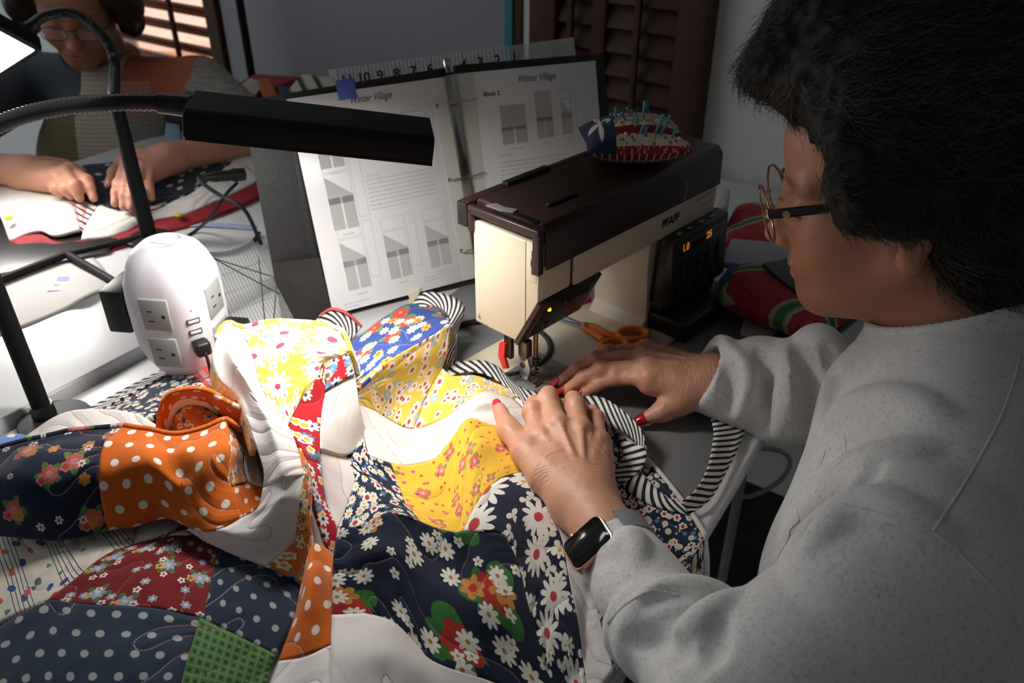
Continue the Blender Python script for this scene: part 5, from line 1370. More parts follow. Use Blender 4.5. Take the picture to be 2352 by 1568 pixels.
coons(u_b, rt_l, [(1352, 1640, -.01), (1400, 1640, -.05)], dz_r, 'white', 20, 40)
rt_r = [(1404, 976, .006), (1480, 1054, .006), (1531, 1112, .006), (1578, 1177, .005), (1610, 1235, .002), (1616, 1320, -.028), (1602, 1430, -.085)]
coons([(1300, 1060, .010), (1350, 1010, .008), (1404, 976, .006)], rt_r, [(1400, 1640, -.05), (1602, 1430, -.085)], rt_l, 'navy_small', 40, 50, amp=.002)
strip(shift(rt_r, 0, 0, .001), shift(rt_r, .006, -.001, -.002), 'white', 40, 4, 'raw_edge')
# --- striped binding
strip([(718, 748, .020), (735, 722, .040), (762, 709, .050), (800, 720, .046), (832, 750, .026)], [(736, 764, .020), (748, 752, .030), (775, 746, .036), (795, 760, .030), (806, 780, .026)])
M_redge = plain('red_piping', (.72, .10, .09), .8)
strip([(735, 720, .042), (762, 706, .052), (800, 717, .048), (833, 748, .027)], [(735, 723, .042), (762, 710, .052), (800, 722, .048), (830, 752, .027)], M_redge, 30, 3, 'piping')
strip([(944, 698, .040), (975, 671, .058), (1028, 676, .064), (1063, 697, .064), (1066, 722, .058), (1048, 770, .045), (1044, 802, .034)], [(964, 708, .048), (985, 701, .054), (1010, 706, .060), (1030, 723, .066), (1036, 746, .064), (1026, 790, .044), (1021, 822, .032)])
strip([(1044, 802, .034), (1042, 822, .026), (1052, 838, .020)], [(1021, 822, .032), (1024, 845, .022), (1018, 866, .020)], n=14)
strip([(1040, 830, .022), (1075, 828, .020), (1110, 827, .017), (1145, 842, .013), (1168, 865, .011), (1198, 889, .009), (1245, 902, .0085)], [(1020, 866, .022), (1075, 852, .021), (1122, 861, .018), (1163, 887, .014), (1192, 912, .011), (1212, 934, .010), (1250, 940, .0085)], n=54)
strip([(1330, 905, .012), (1385, 913, .024), (1430, 943, .032), (1470, 984, .032), (1484, 1030, .022)], [(1345, 962, .012), (1385, 977, .015), (1425, 988, .016), (1452, 1008, .016), (1474, 1042, .014)], n=40)
strip([(1484, 1028, .022), (1482, 1056, .019), (1466, 1082, .015), (1428, 1110, .012)], [(1420, 1006, .009), (1430, 1040, .009), (1422, 1066, .009), (1402, 1086, .009)], n=34)
strip([(1460, 1070, .013), (1492, 1105, .013), (1530, 1140, .014), (1572, 1158, .015)], [(1418, 1098, .010), (1450, 1132, .010), (1500, 1160, .010), (1582, 1184, .008)], n=40)
strip([(1562, 1154, .013), (1602, 1122, .022), (1628, 1070, .022), (1638, 1020, .022), (1640, 985, .020), (1625, 945, .014), (1598, 926, .010)], [(1583, 1186, .004), (1632, 1150, .004), (1667, 1090, .004), (1692, 1040, .004), (1710, 990, .004), (1702, 955, .004), (1660, 912, .006)], n=64)

# --- backing: the underside of the quilt, filling in below the patches
cell = .012
P = np.array([tuple(v) for v in QV]); lo = P[:, :2].min(0) - .01; nx, ny = (np.ceil((P[:, :2].max(0) + .01 - lo) / cell)).astype(int) + 1
zg = np.full((nx, ny), 9.0); ix = ((P[:, :2] - lo) / cell).astype(int)
np.minimum.at(zg, (ix[:, 0], ix[:, 1]), P[:, 2])
mask = zg < 8
for _ in range(2):      # close small holes
    pad = np.pad(mask, 1); cnt = sum(pad[1 + a:1 + a + nx, 1 + b:1 + b + ny].astype(int) for a in (-1, 0, 1) for b in (-1, 0, 1))
    newm = cnt >= 5
    zp = np.pad(np.where(zg < 8, zg, 0), 1); cp2 = np.pad((zg < 8).astype(float), 1)
    sz = sum(zp[1 + a:1 + a + nx, 1 + b:1 + b + ny] for a in (-1, 0, 1) for b in (-1, 0, 1)); sc2 = sum(cp2[1 + a:1 + a + nx, 1 + b:1 + b + ny] for a in (-1, 0, 1) for b in (-1, 0, 1))
    zg = np.where((zg > 8) & newm & (sc2 > 0), sz / np.maximum(sc2, 1), zg); mask = zg < 8
pad = np.pad(mask, 1); mask = sum(pad[1 + a:1 + a + nx, 1 + b:1 + b + ny].astype(int) for a in (-1, 0, 1) for b in (-1, 0, 1)) == 9
zpad = np.pad(zg, 1, constant_values=9.0); zg = np.min([zpad[1 + a:1 + a + nx, 1 + b:1 + b + ny] for a in (-1, 0, 1) for b in (-1, 0, 1)], 0)
V = []; vid = -np.ones((nx, ny), int); F = []
for i in range(nx):
    for j in range(ny):
        if mask[i, j]:
            x, y = lo[0] + (i + .5) * cell, lo[1] + (j + .5) * cell
            on = (Vector((x, y, 0)) - TO).dot(TE2) > .004
            z = zg[i, j] - .007
            if on: z = min(zg[i, j] - .004, max(z, TZ + .0035))
            vid[i, j] = len(V); V.append((x, y, z))
for i in range(nx - 1):
    for j in range(ny - 1):
        q = (vid[i, j], vid[i + 1, j], vid[i + 1, j + 1], vid[i, j + 1])
        if min(q) >= 0: F.append(q)
mesh('backing', V, F, PR_['white'], quilt, smooth=True, world=True, uvs=[(v[0] * 20, v[1] * 20) for v in V])
# ================================================================== SMOOTH BODIES (distance field -> one continuous mesh)
class Field:
    def __init__(s, lo, hi, h):
        s.lo = np.array(lo, np.float32); s.h = h
        s.n = np.ceil((np.array(hi) - s.lo) / h).astype(int) + 1
        s.f = np.full(s.n, .2, np.float32)
    def sub(s, lo, hi, m):
        a = np.clip(np.floor((np.array(lo) - m - s.lo) / s.h).astype(int), 0, s.n)
        b = np.clip(np.ceil((np.array(hi) + m - s.lo) / s.h).astype(int) + 1, 0, s.n)
        if (b <= a).any(): return None
        sl = tuple(slice(a[i], b[i]) for i in range(3))
        g = [(np.arange(a[i], b[i], dtype=np.float32) * s.h + s.lo[i]) for i in range(3)]
        return sl, g[0][:, None, None], g[1][None, :, None], g[2][None, None, :]
    def op(s, sl, d, k, mode):
        o = s.f[sl]
        if mode == 'add':
            if k <= 0: s.f[sl] = np.minimum(o, d); return
            t = np.clip(.5 + .5 * (o - d) / k, 0, 1); s.f[sl] = o * (1 - t) + d * t - k * t * (1 - t)
        else:
            if k <= 0: s.f[sl] = np.maximum(o, -d); return
            t = np.clip(.5 - .5 * (o + d) / k, 0, 1); s.f[sl] = o * (1 - t) - d * t + k * t * (1 - t)
    def cone(s, a, b, ra, rb, k=.01, mode='add', fold=None):
        a = np.array(a, np.float32); b = np.array(b, np.float32); r = max(ra, rb)
        q = s.sub(np.minimum(a, b) - r, np.maximum(a, b) + r, k + 3 * s.h + .01)
        if q is None: return s
        sl, X, Y, Z = q; ba = b - a; L2 = float(ba @ ba) + 1e-12
        px_, py_, pz_ = X - a[0], Y - a[1], Z - a[2]
        t = np.clip((px_ * ba[0] + py_ * ba[1] + pz_ * ba[2]) / L2, 0, 1)
        dx, dy, dz = px_ - t * ba[0], py_ - t * ba[1], pz_ - t * ba[2]
        d = np.sqrt(dx * dx + dy * dy + dz * dz) - (ra + (rb - ra) * t)
        if fold is not None: d = d - fold(X, Y, Z, t)
        s.op(sl, d, k, mode); return s
    def chain(s, pts, rad, k=.01, mode='add'):
        for i in range(len(pts) - 1): s.cone(pts[i], pts[i + 1], rad[i], rad[i + 1], k, mode)
        return s
    def ell(s, c, r, R3=None, k=.01, mode='add', fold=None):
        c = np.array(c, np.float32); r = np.array(r, np.float32); m = float(r.max())
        q = s.sub(c - m, c + m, k + 3 * s.h + .01)
        if q is None: return s
        sl, X, Y, Z = q; P = [X - c[0], Y - c[1], Z - c[2]]
        if R3 is not None:
            R3 = np.array(R3, np.float32); P = [P[0] * R3[0, i] + P[1] * R3[1, i] + P[2] * R3[2, i] for i in range(3)]
        k0 = np.sqrt((P[0] / r[0]) ** 2 + (P[1] / r[1]) ** 2 + (P[2] / r[2]) ** 2) + 1e-9
        k1 = np.sqrt((P[0] / r[0] ** 2) ** 2 + (P[1] / r[1] ** 2) ** 2 + (P[2] / r[2] ** 2) ** 2) + 1e-9
        d = k0 * (k0 - 1) / k1
        if fold is not None: d = d - fold(X, Y, Z, 0)
        s.op(sl, d, k, mode); return s
    def cut(s, c, n, rad, k=.004):
        """remove what lies beyond a plane, within rad of c"""
        c = np.array(c, np.float32); n = np.array(n, np.float32); n = n / np.linalg.norm(n)
        q = s.sub(c - rad, c + rad, 0)
        sl, X, Y, Z = q
        d = (X - c[0]) * n[0] + (Y - c[1]) * n[1] + (Z - c[2]) * n[2]
        o = s.f[sl]; rr = np.sqrt((X - c[0]) ** 2 + (Y - c[1]) ** 2 + (Z - c[2]) ** 2)
        s.f[sl] = np.where(rr < rad, np.maximum(o, d), o); return s
    def mesh(s, smooth=2):
        f = s.f; S = f < 0; nx, ny, nz = f.shape
        cs = [S[i:nx - 1 + i, j:ny - 1 + j, k:nz - 1 + k] for i in (0, 1) for j in (0, 1) for k in (0, 1)]
        cnt = sum(c.astype(np.int8) for c in cs); act = (cnt > 0) & (cnt < 8)
        I = np.argwhere(act); vid = -np.ones(act.shape, np.int64); vid[act] = np.arange(len(I))
        acc = np.zeros((len(I), 3)); num = np.zeros(len(I))
        corner = [(i, j, k) for i in (0, 1) for j in (0, 1) for k in (0, 1)]
        val = {c: f[I[:, 0] + c[0], I[:, 1] + c[1], I[:, 2] + c[2]] for c in corner}
        for c in corner:
            for ax in range(3):
                if c[ax] == 0:
                    e = list(c); e[ax] = 1; e = tuple(e)
                    a, b = val[c], val[e]; m = (a < 0) != (b < 0)
                    t = np.where(m, a / np.where(m, a - b, 1), 0)
                    p = np.array(c, float)[None, :].repeat(len(I), 0); p[:, ax] += t
                    acc[m] += p[m]; num[m] += 1
        V = (I + acc / num[:, None]) * s.h + s.lo
        F = []
        for ax in range(3):
            sh = [slice(None)] * 3; sa = list(sh); sb = list(sh)
            sa[ax] = slice(0, -1); sb[ax] = slice(1, None)
            A_, B_ = S[tuple(sa)], S[tuple(sb)]; ch = A_ != B_
            E = np.argwhere(ch); inner = np.ones(len(E), bool)
            o1, o2 = [(1, 2), (2, 0), (0, 1)][ax]
            inner &= (E[:, o1] > 0) & (E[:, o2] > 0) & (E[:, o1] < act.shape[o1]) & (E[:, o2] < act.shape[o2])
            E = E[inner]; ins = A_[tuple(E.T)]
            def g(d1, d2):
                q = E.copy(); q[:, o1] -= d1; q[:, o2] -= d2; return vid[tuple(q.T)]
            Q = np.stack([g(1, 1), g(0, 1), g(0, 0), g(1, 0)], 1)
            Q[~ins] = Q[~ins][:, ::-1]
            F.append(Q)
        F = np.concatenate(F); F = F[(F >= 0).all(1)]
        # light smoothing
        for _ in range(smooth):
            a = np.zeros_like(V); c = np.zeros(len(V))
            for i in range(4):
                np.add.at(a, F[:, i], V[F[:, (i + 1) % 4]]); np.add.at(c, F[:, i], 1)
                np.add.at(a, F[:, i], V[F[:, (i - 1) % 4]]); np.add.at(c, F[:, i], 1)
            V = V * .5 + .5 * a / np.maximum(c, 1)[:, None]
        return V, F
def npmesh(name, parts, mat, parent=None, cols=None, label=None, uvs=None):
    """joins (V, F) pairs into one mesh object, world points"""
    off = 0; VV = []; FF = []
    for V, F in parts: VV.append(V); FF.append(F + off); off += len(V)
    V = np.concatenate(VV); F = np.concatenate(FF)
    if parent is not None:
        m = np.array(rootm(parent).inverted()); V = V @ m[:3, :3].T + m[:3, 3]
    me = bpy.data.meshes.new(name)
    me.vertices.add(len(V)); me.vertices.foreach_set('co', V.astype(np.float32).ravel())
    me.loops.add(F.size); me.loops.foreach_set('vertex_index', F.astype(np.int32).ravel())
    me.polygons.add(len(F)); me.polygons.foreach_set('loop_start', np.arange(0, F.size, 4, dtype=np.int32))
    me.update(calc_edges=True); me.validate(); me.shade_smooth()
    me.materials.append(mat)
    if cols is not None:
        ca = me.color_attributes.new('tone', 'FLOAT_COLOR', 'POINT')
        c4 = np.ones((len(V), 4), np.float32); c4[:, :3] = np.concatenate(cols); ca.data.foreach_set('color', c4.ravel())
    o = bpy.data.objects.new(name, me); C.objects.link(o)
    if parent is not None: o.parent = parent
    if label: o['label'] = label
    return o
def gauss(P, c, r): return np.exp(-(((P - np.array(c)) / np.array(r)) ** 2).sum(1))

def skin_mat(name, sheen=.0):
    M = Mat(name); a = M.n('ShaderNodeVertexColor', layer_name='tone')
    o = M.obj()
    mott = M.noise(o, 55, 4, .6)
    x = M.n('ShaderNodeMix', data_type='RGBA', blend_type='MULTIPLY'); M.put(x.inputs[0], .45); M.put(x.inputs[6], a.outputs[0])
    M.put(x.inputs[7], M.mix(mott, (1.0, .92, .88), (1.12, 1.02, 1.0)))
    spots = M.vor(o, 75, 1.0, dim='3D'); sm2 = M.math('MULTIPLY', M.step(spots.outputs['Distance'], .16, .05), M.math('GREATER_THAN', M.sep(spots.outputs['Color'])[0], .86))
    col = M.mix(M.math('MULTIPLY', sm2, .35), x.outputs[2], (.20, .085, .05))
    M.set(col, .46)
    M.b.inputs['Subsurface Weight'].default_value = .10; M.b.inputs['Subsurface Radius'].default_value = (.6, .25, .15); M.b.inputs['Subsurface Scale'].default_value = .006
    v = M.vor(o, 620, 1.0, 'DISTANCE_TO_EDGE', '3D')
    M.bump(M.math('ADD', M.math('MULTIPLY', v.outputs['Distance'], .5), M.noise(o, 260, 4)), .38, .0008)
    return M.m
M_skin = skin_mat('older_skin')
SKIN = np.array([.58, .305, .20]); 

def head_field(c, Rm, neck_to, h=.0019, ears=True, eye_open=0.0, smile=0.0):
    """head in its own axes: x forward, y to the person's left, z up"""
    Rm = np.array(Rm); c = np.array(c)
    W = lambda p: c + Rm @ np.array(p)
    nb = np.array(neck_to)
    lo = np.minimum(c - .15, nb - .07); hi = np.maximum(c + .16, nb + .07)
    f = Field(lo, hi, h)
    E = lambda p, r, k=.01, mode='add', R2=None: f.ell(W(p), r, Rm if R2 is None else Rm @ R2, k, mode)
    K = lambda a, b, ra, rb, k=.01, mode='add': f.cone(W(a), W(b), ra, rb, k, mode)
    E((-.014, 0, .034), (.098, .074, .088), 0)
    E((.030, 0, -.030), (.062, .060, .082), .03)
    E((.030, 0, .048), (.0640, .060, .056), .025)
    for s in (1, -1):
        K((-.002, .054 * s, -.056), (.074, .014 * s, -.100), .020, .015, .028)
        E((.058, .036 * s, -.038), (.030, .026, .034), .022)
        K((.082, .012 * s, .021), (.070, .046 * s, .020), .0105, .011, .012)
    E((.080, 0, -.100), (.018, .021, .018), .016)
    E((.030, 0, -.106), (.048, .040, .020), .026)
    E((.082, 0, -.068), (.018, .028, .024), .016)
    for s in (1, -1):
        E((.097, .030 * s, .000), (.013, .016, .0095), .012, 'sub')
        E((.0775, .031 * s, -.002), (.0135, .0155, .0125), .004)
        if not eye_open:
            E((.0915, .032 * s, -.0085), (.0035, .0125, .0011), .0015, 'sub')
    K((.080, 0, .014), (.0925, 0, -.040), .0105, .0150, .014)
    K((.090, 0, .016), (.1105, 0, -.034), .0070, .0100, .012)
    E((.1130, 0, -.037), (.0108, .0110, .0100), .006)
    for s in (1, -1):
        E((.1030, .0105 * s, -.0420), (.0100, .0072, .0078), .005)
        E((.1065, .0062 * s, -.0490), (.0055, .0030, .0028), .002, 'sub')
        K((.0990, .0195 * s, -.040), (.0840, .0330 * s, -.074), .0012, .0012, .005, 'sub')
    E((.0985, 0, -.0655), (.0062, .0200, .0052), .005)
    E((.0965, 0, -.0775), (.0070, .0175, .0058), .005)
    for s in (1, -1): K((.1035, 0, -.0712), (.0880, .0235 * s, -.0712 + (.006 if smile else -.003)), .0013, .0011, .0025, 'sub')
    if ears:
        for s in (1, -1):
            R2 = np.array(Matrix.Rotation(R(-14), 3, 'Y') @ Matrix.Rotation(R(18 * s), 3, 'Z'))
            E((-.016, .0770 * s, -.016), (.0175, .0065, .0310), .004, 'add', R2)
            E((-.012, .0815 * s, -.014), (.0105, .0050, .0190), .003, 'sub', R2)
            E((-.0085, .0755 * s, -.0470), (.0095, .0055, .0120), .005)
    f.cone(W((-.030, 0, -.060)), nb, .056, .064, .030)
    f.cone(W((.0, .028, -.075)), nb + Rm @ np.array((.045, .02, 0)), .012, .012, .02)
    V, F = f.mesh(2)
    L = (V - c) @ Rm                      # local coordinates for the tones
    col = np.tile(SKIN * np.array([.70, .64, .56]), (len(V), 1))  # head skin darker than the hands: the face's dimmer light put into its colour
    def blend(w, t): 
        nonlocal col
        col = col * (1 - w[:, None]) + np.array(t) * w[:, None]
    for s in (1, -1):
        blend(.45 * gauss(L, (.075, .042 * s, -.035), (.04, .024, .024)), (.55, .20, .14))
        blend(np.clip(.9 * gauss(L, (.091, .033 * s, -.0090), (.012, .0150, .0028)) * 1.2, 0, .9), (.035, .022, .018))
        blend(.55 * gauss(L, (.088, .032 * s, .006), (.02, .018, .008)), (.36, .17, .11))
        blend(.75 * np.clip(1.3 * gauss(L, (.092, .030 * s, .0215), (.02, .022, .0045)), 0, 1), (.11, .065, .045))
    blend(np.clip(1.3 * gauss(L, (.104, 0, -.0665), (.014, .021, .0050)), 0, .75), (.42, .15, .12))
    blend(np.clip(1.3 * gauss(L, (.103, 0, -.0775), (.014, .019, .0055)), 0, .75), (.44, .16, .13))
    blend(.4 * gauss(L, (.113, 0, -.038), (.012, .015, .013)), (.55, .22, .16))
    return V, F, col, W, L

def hand_parts(f, wrist, mcp, pip, tip, thumb, fr, axis_elbow, flat_up, wrad=(.027, .024), k=.009, tendon=True):
    """fingers are given thumb-side first; fr = finger radii at the knuckle"""
    wrist = np.array(wrist); up = np.array(flat_up)
    side = np.cross(up, np.array(mcp[1]) - wrist); side /= np.linalg.norm(side)
    n = len(mcp)
    for i in range(n):
        o = (i - (n - 1) / 2) / (n - 1)
        sg = np.sign((np.array(mcp[0]) - np.array(mcp[-1])) @ side)
        w0 = wrist + side * sg * (-o) * .028
        f.cone(w0, np.array(mcp[i]) - up * .003, .0165, .0125, .014)
        f.cone(w0 - up * .008, np.array(mcp[i]) - up * .010, .014, .0105, .014)
    f.cone(wrist, np.array(axis_elbow), wrad[0], wrad[0] * 1.12, .018)
    for i in range(n):
        m, p, t = np.array(mcp[i]), np.array(pip[i]), np.array(tip[i])
        d = p + (t - p) * .52 + up * .0035
        r = fr[i]
        f.cone(m, p, r * 1.10, r, k * .55); f.cone(p, d, r * .98, r * .88, .005); f.cone(d, t, r * .86, r * .72, .005)
        f.ell(p + up * r * .25, (r * .95,) * 3, None, .006)
        f.ell(m + up * r * .30, (r * 1.05,) * 3, None, .008)
        if tendon: f.cone(m + up * r * .95, wrist + side * 0 + up * .0215, .0022, .0018, .006)
    th = [np.array(q) for q in thumb[0]]
    f.chain(th, thumb[1], .010)
    f.cone(th[0], wrist, thumb[1][0], .017, .02)
    # web between thumb and first finger
    f.cone(th[1] * .55 + th[0] * .45, np.array(mcp[0]) * .6 + wrist * .4, .0085, .010, .016)

def nail(parent, tip, direction, up, w, l, mat, name='fingernail'):
    d = Vector(direction).normalized(); u = Vector(up); u = (u - d * u.dot(d)).normalized(); s = d.cross(u)
    V = []; F = []; n, m = 9, 9
    for i in range(n):
        for j in range(m):
            a = (i / (n - 1) - .45) * l; b = (j / (m - 1) - .5) * 2
            tt = i / (n - 1); ww = w * (1 - .25 * max(0, tt - .55) / .45 - .30 * max(0, .25 - tt) / .25)
            V.append(Vector(tip) + d * a + s * b * ww * .5 + u * (-.30 * ww * b * b - .10 * l * tt * tt))
    F = [(i * m + j, i * m + j + 1, (i + 1) * m + j + 1, (i + 1) * m + j) for i in range(n - 1) for j in range(m - 1)]
    o = mesh(name, V, F, mat, parent, smooth=True, world=True)
    q = o.modifiers.new('thickness', 'SOLIDIFY'); q.thickness = .0009; q.offset = 0
    return o
# ================================================================== THE SEWER
NP = lambda v: np.array(tuple(v))
person = thing('person', 'woman in a grey sweatshirt and glasses guiding the quilt under the needle', 'person', loc=(.40, .58, 0))
HC = np.array([.352, .7127, 1.0571])
def head_rot(az, pit, roll):
    az, pit, roll = R(az), R(pit), R(roll)
    f = np.array([math.sin(az) * math.cos(pit), math.cos(az) * math.cos(pit), -math.sin(pit)])
    l = np.cross([0, 0, 1], f); l /= np.linalg.norm(l); u = np.cross(f, l)
    return np.stack([f, l * math.cos(roll) + u * math.sin(roll), -l * math.sin(roll) + u * math.cos(roll)], 1)
HR = head_rot(-66.9, 15.7, 1.3)
NECK = np.array([.425, .652, .915])
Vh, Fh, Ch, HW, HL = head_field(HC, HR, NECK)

# --- left hand (resting on the quilt)
UPv = np.array([0, 0, 1.0])
lw = NP(px(1342, 1150, .038)); le = NP(pd(1470, 1345, .69))
l_mcp = [NP(px(1240, 1008, .040)), NP(px(1281, 980, .048)), NP(px(1333, 990, .046)), NP(px(1376, 1015, .036))]
l_pip = [NP(px(1224, 946, .044)), NP(px(1258, 920, .048)), NP(px(1322, 935, .046)), NP(px(1368, 962, .032))]
l_tip = [NP(px(1230, 922, .018)), NP(px(1262, 905, .016)), NP(px(1312, 912, .014)), NP(px(1352, 942, .012))]
th_l = [NP(px(1262, 1092, .036)), NP(px(1208, 1040, .036)), NP(px(1170, 990, .034)), NP(px(1147, 940, .036))]
fl = Field(np.min(l_tip + l_mcp + [lw, le] + th_l, 0) - .04, np.max(l_tip + l_mcp + [lw, le] + th_l, 0) + .045, .00135)
hand_parts(fl, lw, l_mcp, l_pip, l_tip, (th_l, [.0175, .0135, .0112, .0080]), [.0108, .0112, .0108, .0090], le, UPv, wrad=(.0285, .025))
Vl, Fl = fl.mesh(2)
# --- right hand (steadying the binding)
rw = NP(px(1640, 872, .050)); re_ = NP(pd(1780, 893, .95))
r_mcp = [NP(px(1494, 868, .052)), NP(px(1488, 844, .057)), NP(px(1480, 820, .055)), NP(px(1484, 800, .045))]
r_pip = [NP(px(1412, 868, .041)), NP(px(1382, 848, .046)), NP(px(1370, 825, .044)), NP(px(1396, 808, .034))]
r_tip = [NP(px(1340, 903, .015)), NP(px(1300, 896, .014)), NP(px(1286, 876, .013)), NP(px(1330, 850, .013))]
th_r = [NP(px(1582, 900, .040)), NP(px(1556, 925, .030)), NP(px(1523, 944, .022)), NP(px(1490, 958, .015))]
fr_ = Field(np.min(r_tip + r_mcp + [rw, re_] + th_r, 0) - .045, np.max(r_tip + r_mcp + [rw, re_] + th_r, 0) + .045, .00145)
hand_parts(fr_, rw, r_mcp, r_pip, r_tip, (th_r, [.016, .0125, .0105, .0080]), [.0088, .0092, .0088, .0076], re_, UPv, wrad=(.026, .024))
Vr, Fr = fr_.mesh(2)
def normals(V, F):
    n = np.cross(V[F[:, 2]] - V[F[:, 0]], V[F[:, 3]] - V[F[:, 1]]); N = np.zeros_like(V)
    for i in range(4): np.add.at(N, F[:, i], n)
    return N / (np.linalg.norm(N, axis=1)[:, None] + 1e-12)
def hand_tone(V, F, wrist, mcp, knuckles, ax):
    """wrinkles across the back of the wrist, knuckle creases, redder knuckles; returns verts and colours"""
    N = normals(V, F); wrist = np.array(wrist); m = np.array(mcp[1]); a = m - wrist; L = np.linalg.norm(a); a /= L
    t = (V - wrist) @ a
    side = np.cross(a, UPv); u = (V - wrist) @ side
    w = np.exp(-((t - .020) / .030) ** 2) * np.clip(N[:, 2] * 1.2, 0, 1)
    nz = np.array([noise.noise((p[0] * 90, p[1] * 90, 2)) for p in V])
    wav = np.sin((t + .0022 * np.sin(u * 160) + .0042 * nz) / .0040 * 6.283) * .5 + np.sin((t + .003 * np.sin(u * 90 + 1) + .003 * nz) / .0027 * 6.283) * .35
    V = V + N * (w * wav * .0005)[:, None] + N * (np.clip(N[:, 2], 0, 1) * nz * .0005)[:, None]
    col = np.tile(SKIN, (len(V), 1))
    for q in knuckles:
        g = .5 * gauss(V, q, (.012, .012, .014)); col = col * (1 - g[:, None]) + np.array((.62, .27, .18)) * g[:, None]
    g = np.clip(.18 * w * (wav < -.3), 0, 1); col = col * (1 - g[:, None]) + np.array((.40, .18, .11)) * g[:, None]
    # veins and sun spots
    vn = np.array([noise.noise((p[0] * 60 + 3, p[1] * 60, 7)) for p in V]); vm = np.exp(-(vn / .05) ** 2) * np.clip(N[:, 2], 0, 1) * np.exp(-((t - .055) / .04) ** 2)
    col = col * (1 - .18 * vm[:, None]) + np.array((.40, .29, .27)) * .18 * vm[:, None]
    V = V + N * (vm * .0007)[:, None]
    return V, col
Vl, Cl = hand_tone(Vl, Fl, lw, l_mcp, l_mcp + l_pip + th_l[1:3], None)
Vr, Cr = hand_tone(Vr, Fr, rw, r_mcp, r_mcp + r_pip + th_r[1:3], None)
# --- the rest of the body, under the clothes
SL = np.array([.330, .470, .895]); SR = np.array([.512, .770, .895])
EL = NP(pd(1690, 1640, .55)); ER = np.array([.470, .735, .765])
fb = Field((-.0, .2, .42), (.75, .98, 1.0), .006)
TF = np.array([-.84, .545, 0]); TF /= np.linalg.norm(TF); TL = np.array([-TF[1], TF[0], 0]); TR3 = np.stack([TF, TL, [0, 0, 1]], 1)
fb.ell((.415, .605, .835), (.095, .15, .12), TR3, 0).ell((.40, .575, .66), (.11, .15, .19), TR3, .05)
fb.cone(SL, SR, .05, .05, .03).cone(NECK, NECK - [0, 0, .05], .06, .07, .03)
fb.chain([SL, NP(pd(1800, 1600, .555)), EL, NP(pd(1560, 1480, .625)) - [0, 0, .012], le], [.045, .034, .028, .024, .026], .02).chain([SR, ER, re_], [.045, .038, .029], .02)
Vb, Fb = fb.mesh(1)
Cb_ = np.tile(SKIN, (len(Vb), 1))
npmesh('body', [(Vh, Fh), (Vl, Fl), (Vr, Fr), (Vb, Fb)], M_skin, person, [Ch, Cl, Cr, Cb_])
# nails
Mn = Mat('red_nail_polish'); Mn.set((.40, .006, .018), .12, Coat_Weight=.6); M_nail = Mn.m
Mn2 = Mat('pink_red_nail_polish'); Mn2.set((.62, .02, .055), .12, Coat_Weight=.6); M_nail2 = Mn2.m
def put_nail(tip, prev, r, w, l, mat, up=(0, 0, 1), fw=.4, lift=.0):
    tip = Vector(tip); prev = Vector(prev); d = (tip - prev).normalized(); u = Vector(up); u = (u - d * u.dot(d)).normalized()
    nail(person, tip + u * (r * .86 + lift) + d * l * fw, d, u, w, l, mat)
put_nail(th_l[3], th_l[2], .0080, .0125, .016, M_nail2, up=(-.55, -.25, .8), fw=.25)
put_nail(l_tip[0], l_pip[0] * .5 + l_tip[0] * .5 + UPv * .004, .0080, .0115, .013, M_nail2, up=(0, .5, .9), fw=.2)
for t_, p_ in zip(l_tip[1:], l_pip[1:]): put_nail(t_, p_ * .5 + t_ * .5 + UPv * .003, .0080, .011, .012, M_nail2, up=(0, .8, .5), fw=.2)
for t_, p_, r_ in zip(r_tip, r_pip, (.0072, .0074, .0070, .006)): put_nail(t_, p_ * .48 + t_ * .52 + UPv * .0035, r_, .0118, .0185, M_nail, fw=.30, lift=.0006)
put_nail(th_r[3], th_r[2], .0080, .0145, .0215, M_nail, up=(.05, -.45, .8), fw=.22)

# ------------------------------------------------------------------ SWEATSHIRT
Mf = Mat('heather_grey_fleece'); o_ = Mf.obj()
fl_ = Mf.noise(Mf.vmath('MULTIPLY', o_, (1, 1, .45)), 340, 3, .7); fl2 = Mf.noise(o_, 90, 3, .6)
spk = Mf.math('MULTIPLY', Mf.step(fl_, .42, .06), .32)
Mf.set(Mf.mix(spk, Mf.mix(fl2, (.74, .73, .72), (.62, .615, .61)), (.20, .20, .20)), .92, Sheen_Weight=.25)
Mf.bump(Mf.math('ADD', Mf.noise(o_, 900, 2), Mf.math('MULTIPLY', Mf.noise(o_, 60, 3), 1.5)), .35, .0012)
M_fleece = Mf.m
def fold_fn(a, b, amp, freq, seed, tw=.5):
    a = np.array(a); b = np.array(b); ax = b - a; L = np.linalg.norm(ax); ax = ax / L
    r0 = np.cross(ax, [0.3, .5, .8]); r0 /= np.linalg.norm(r0); r1 = np.cross(ax, r0)
    def fn(X, Y, Z, t):
        p0, p1, p2 = X - a[0], Y - a[1], Z - a[2]
        s = p0 * ax[0] + p1 * ax[1] + p2 * ax[2]
        ang = np.arctan2(p0 * r1[0] + p1 * r1[1] + p2 * r1[2], p0 * r0[0] + p1 * r0[1] + p2 * r0[2])
        ph = s * freq + tw * np.sin(ang + seed) + .6 * np.sin(2 * ang + seed * 2.1) * .5
        w = .55 + .45 * np.sin(ang * 1 + seed * 1.7)
        return amp * (np.abs(np.sin(ph)) ** .8 * 2 - 1) * w
    return fn
fs = Field((.02, .19, .50), (.74, .98, 1.0), .0033)
fs.ell((.412, .602, .835), (.118, .175, .120), TR3, 0)
fs.ell((.385, .560, .690), (.135, .175, .190), TR3, .05)
fs.cone(SL + [.005, .01, .002], SR, .066, .064, .04)
fs.cone(NECK - [0, 0, .02], NECK - [0, 0, .06], .088, .11, .04)
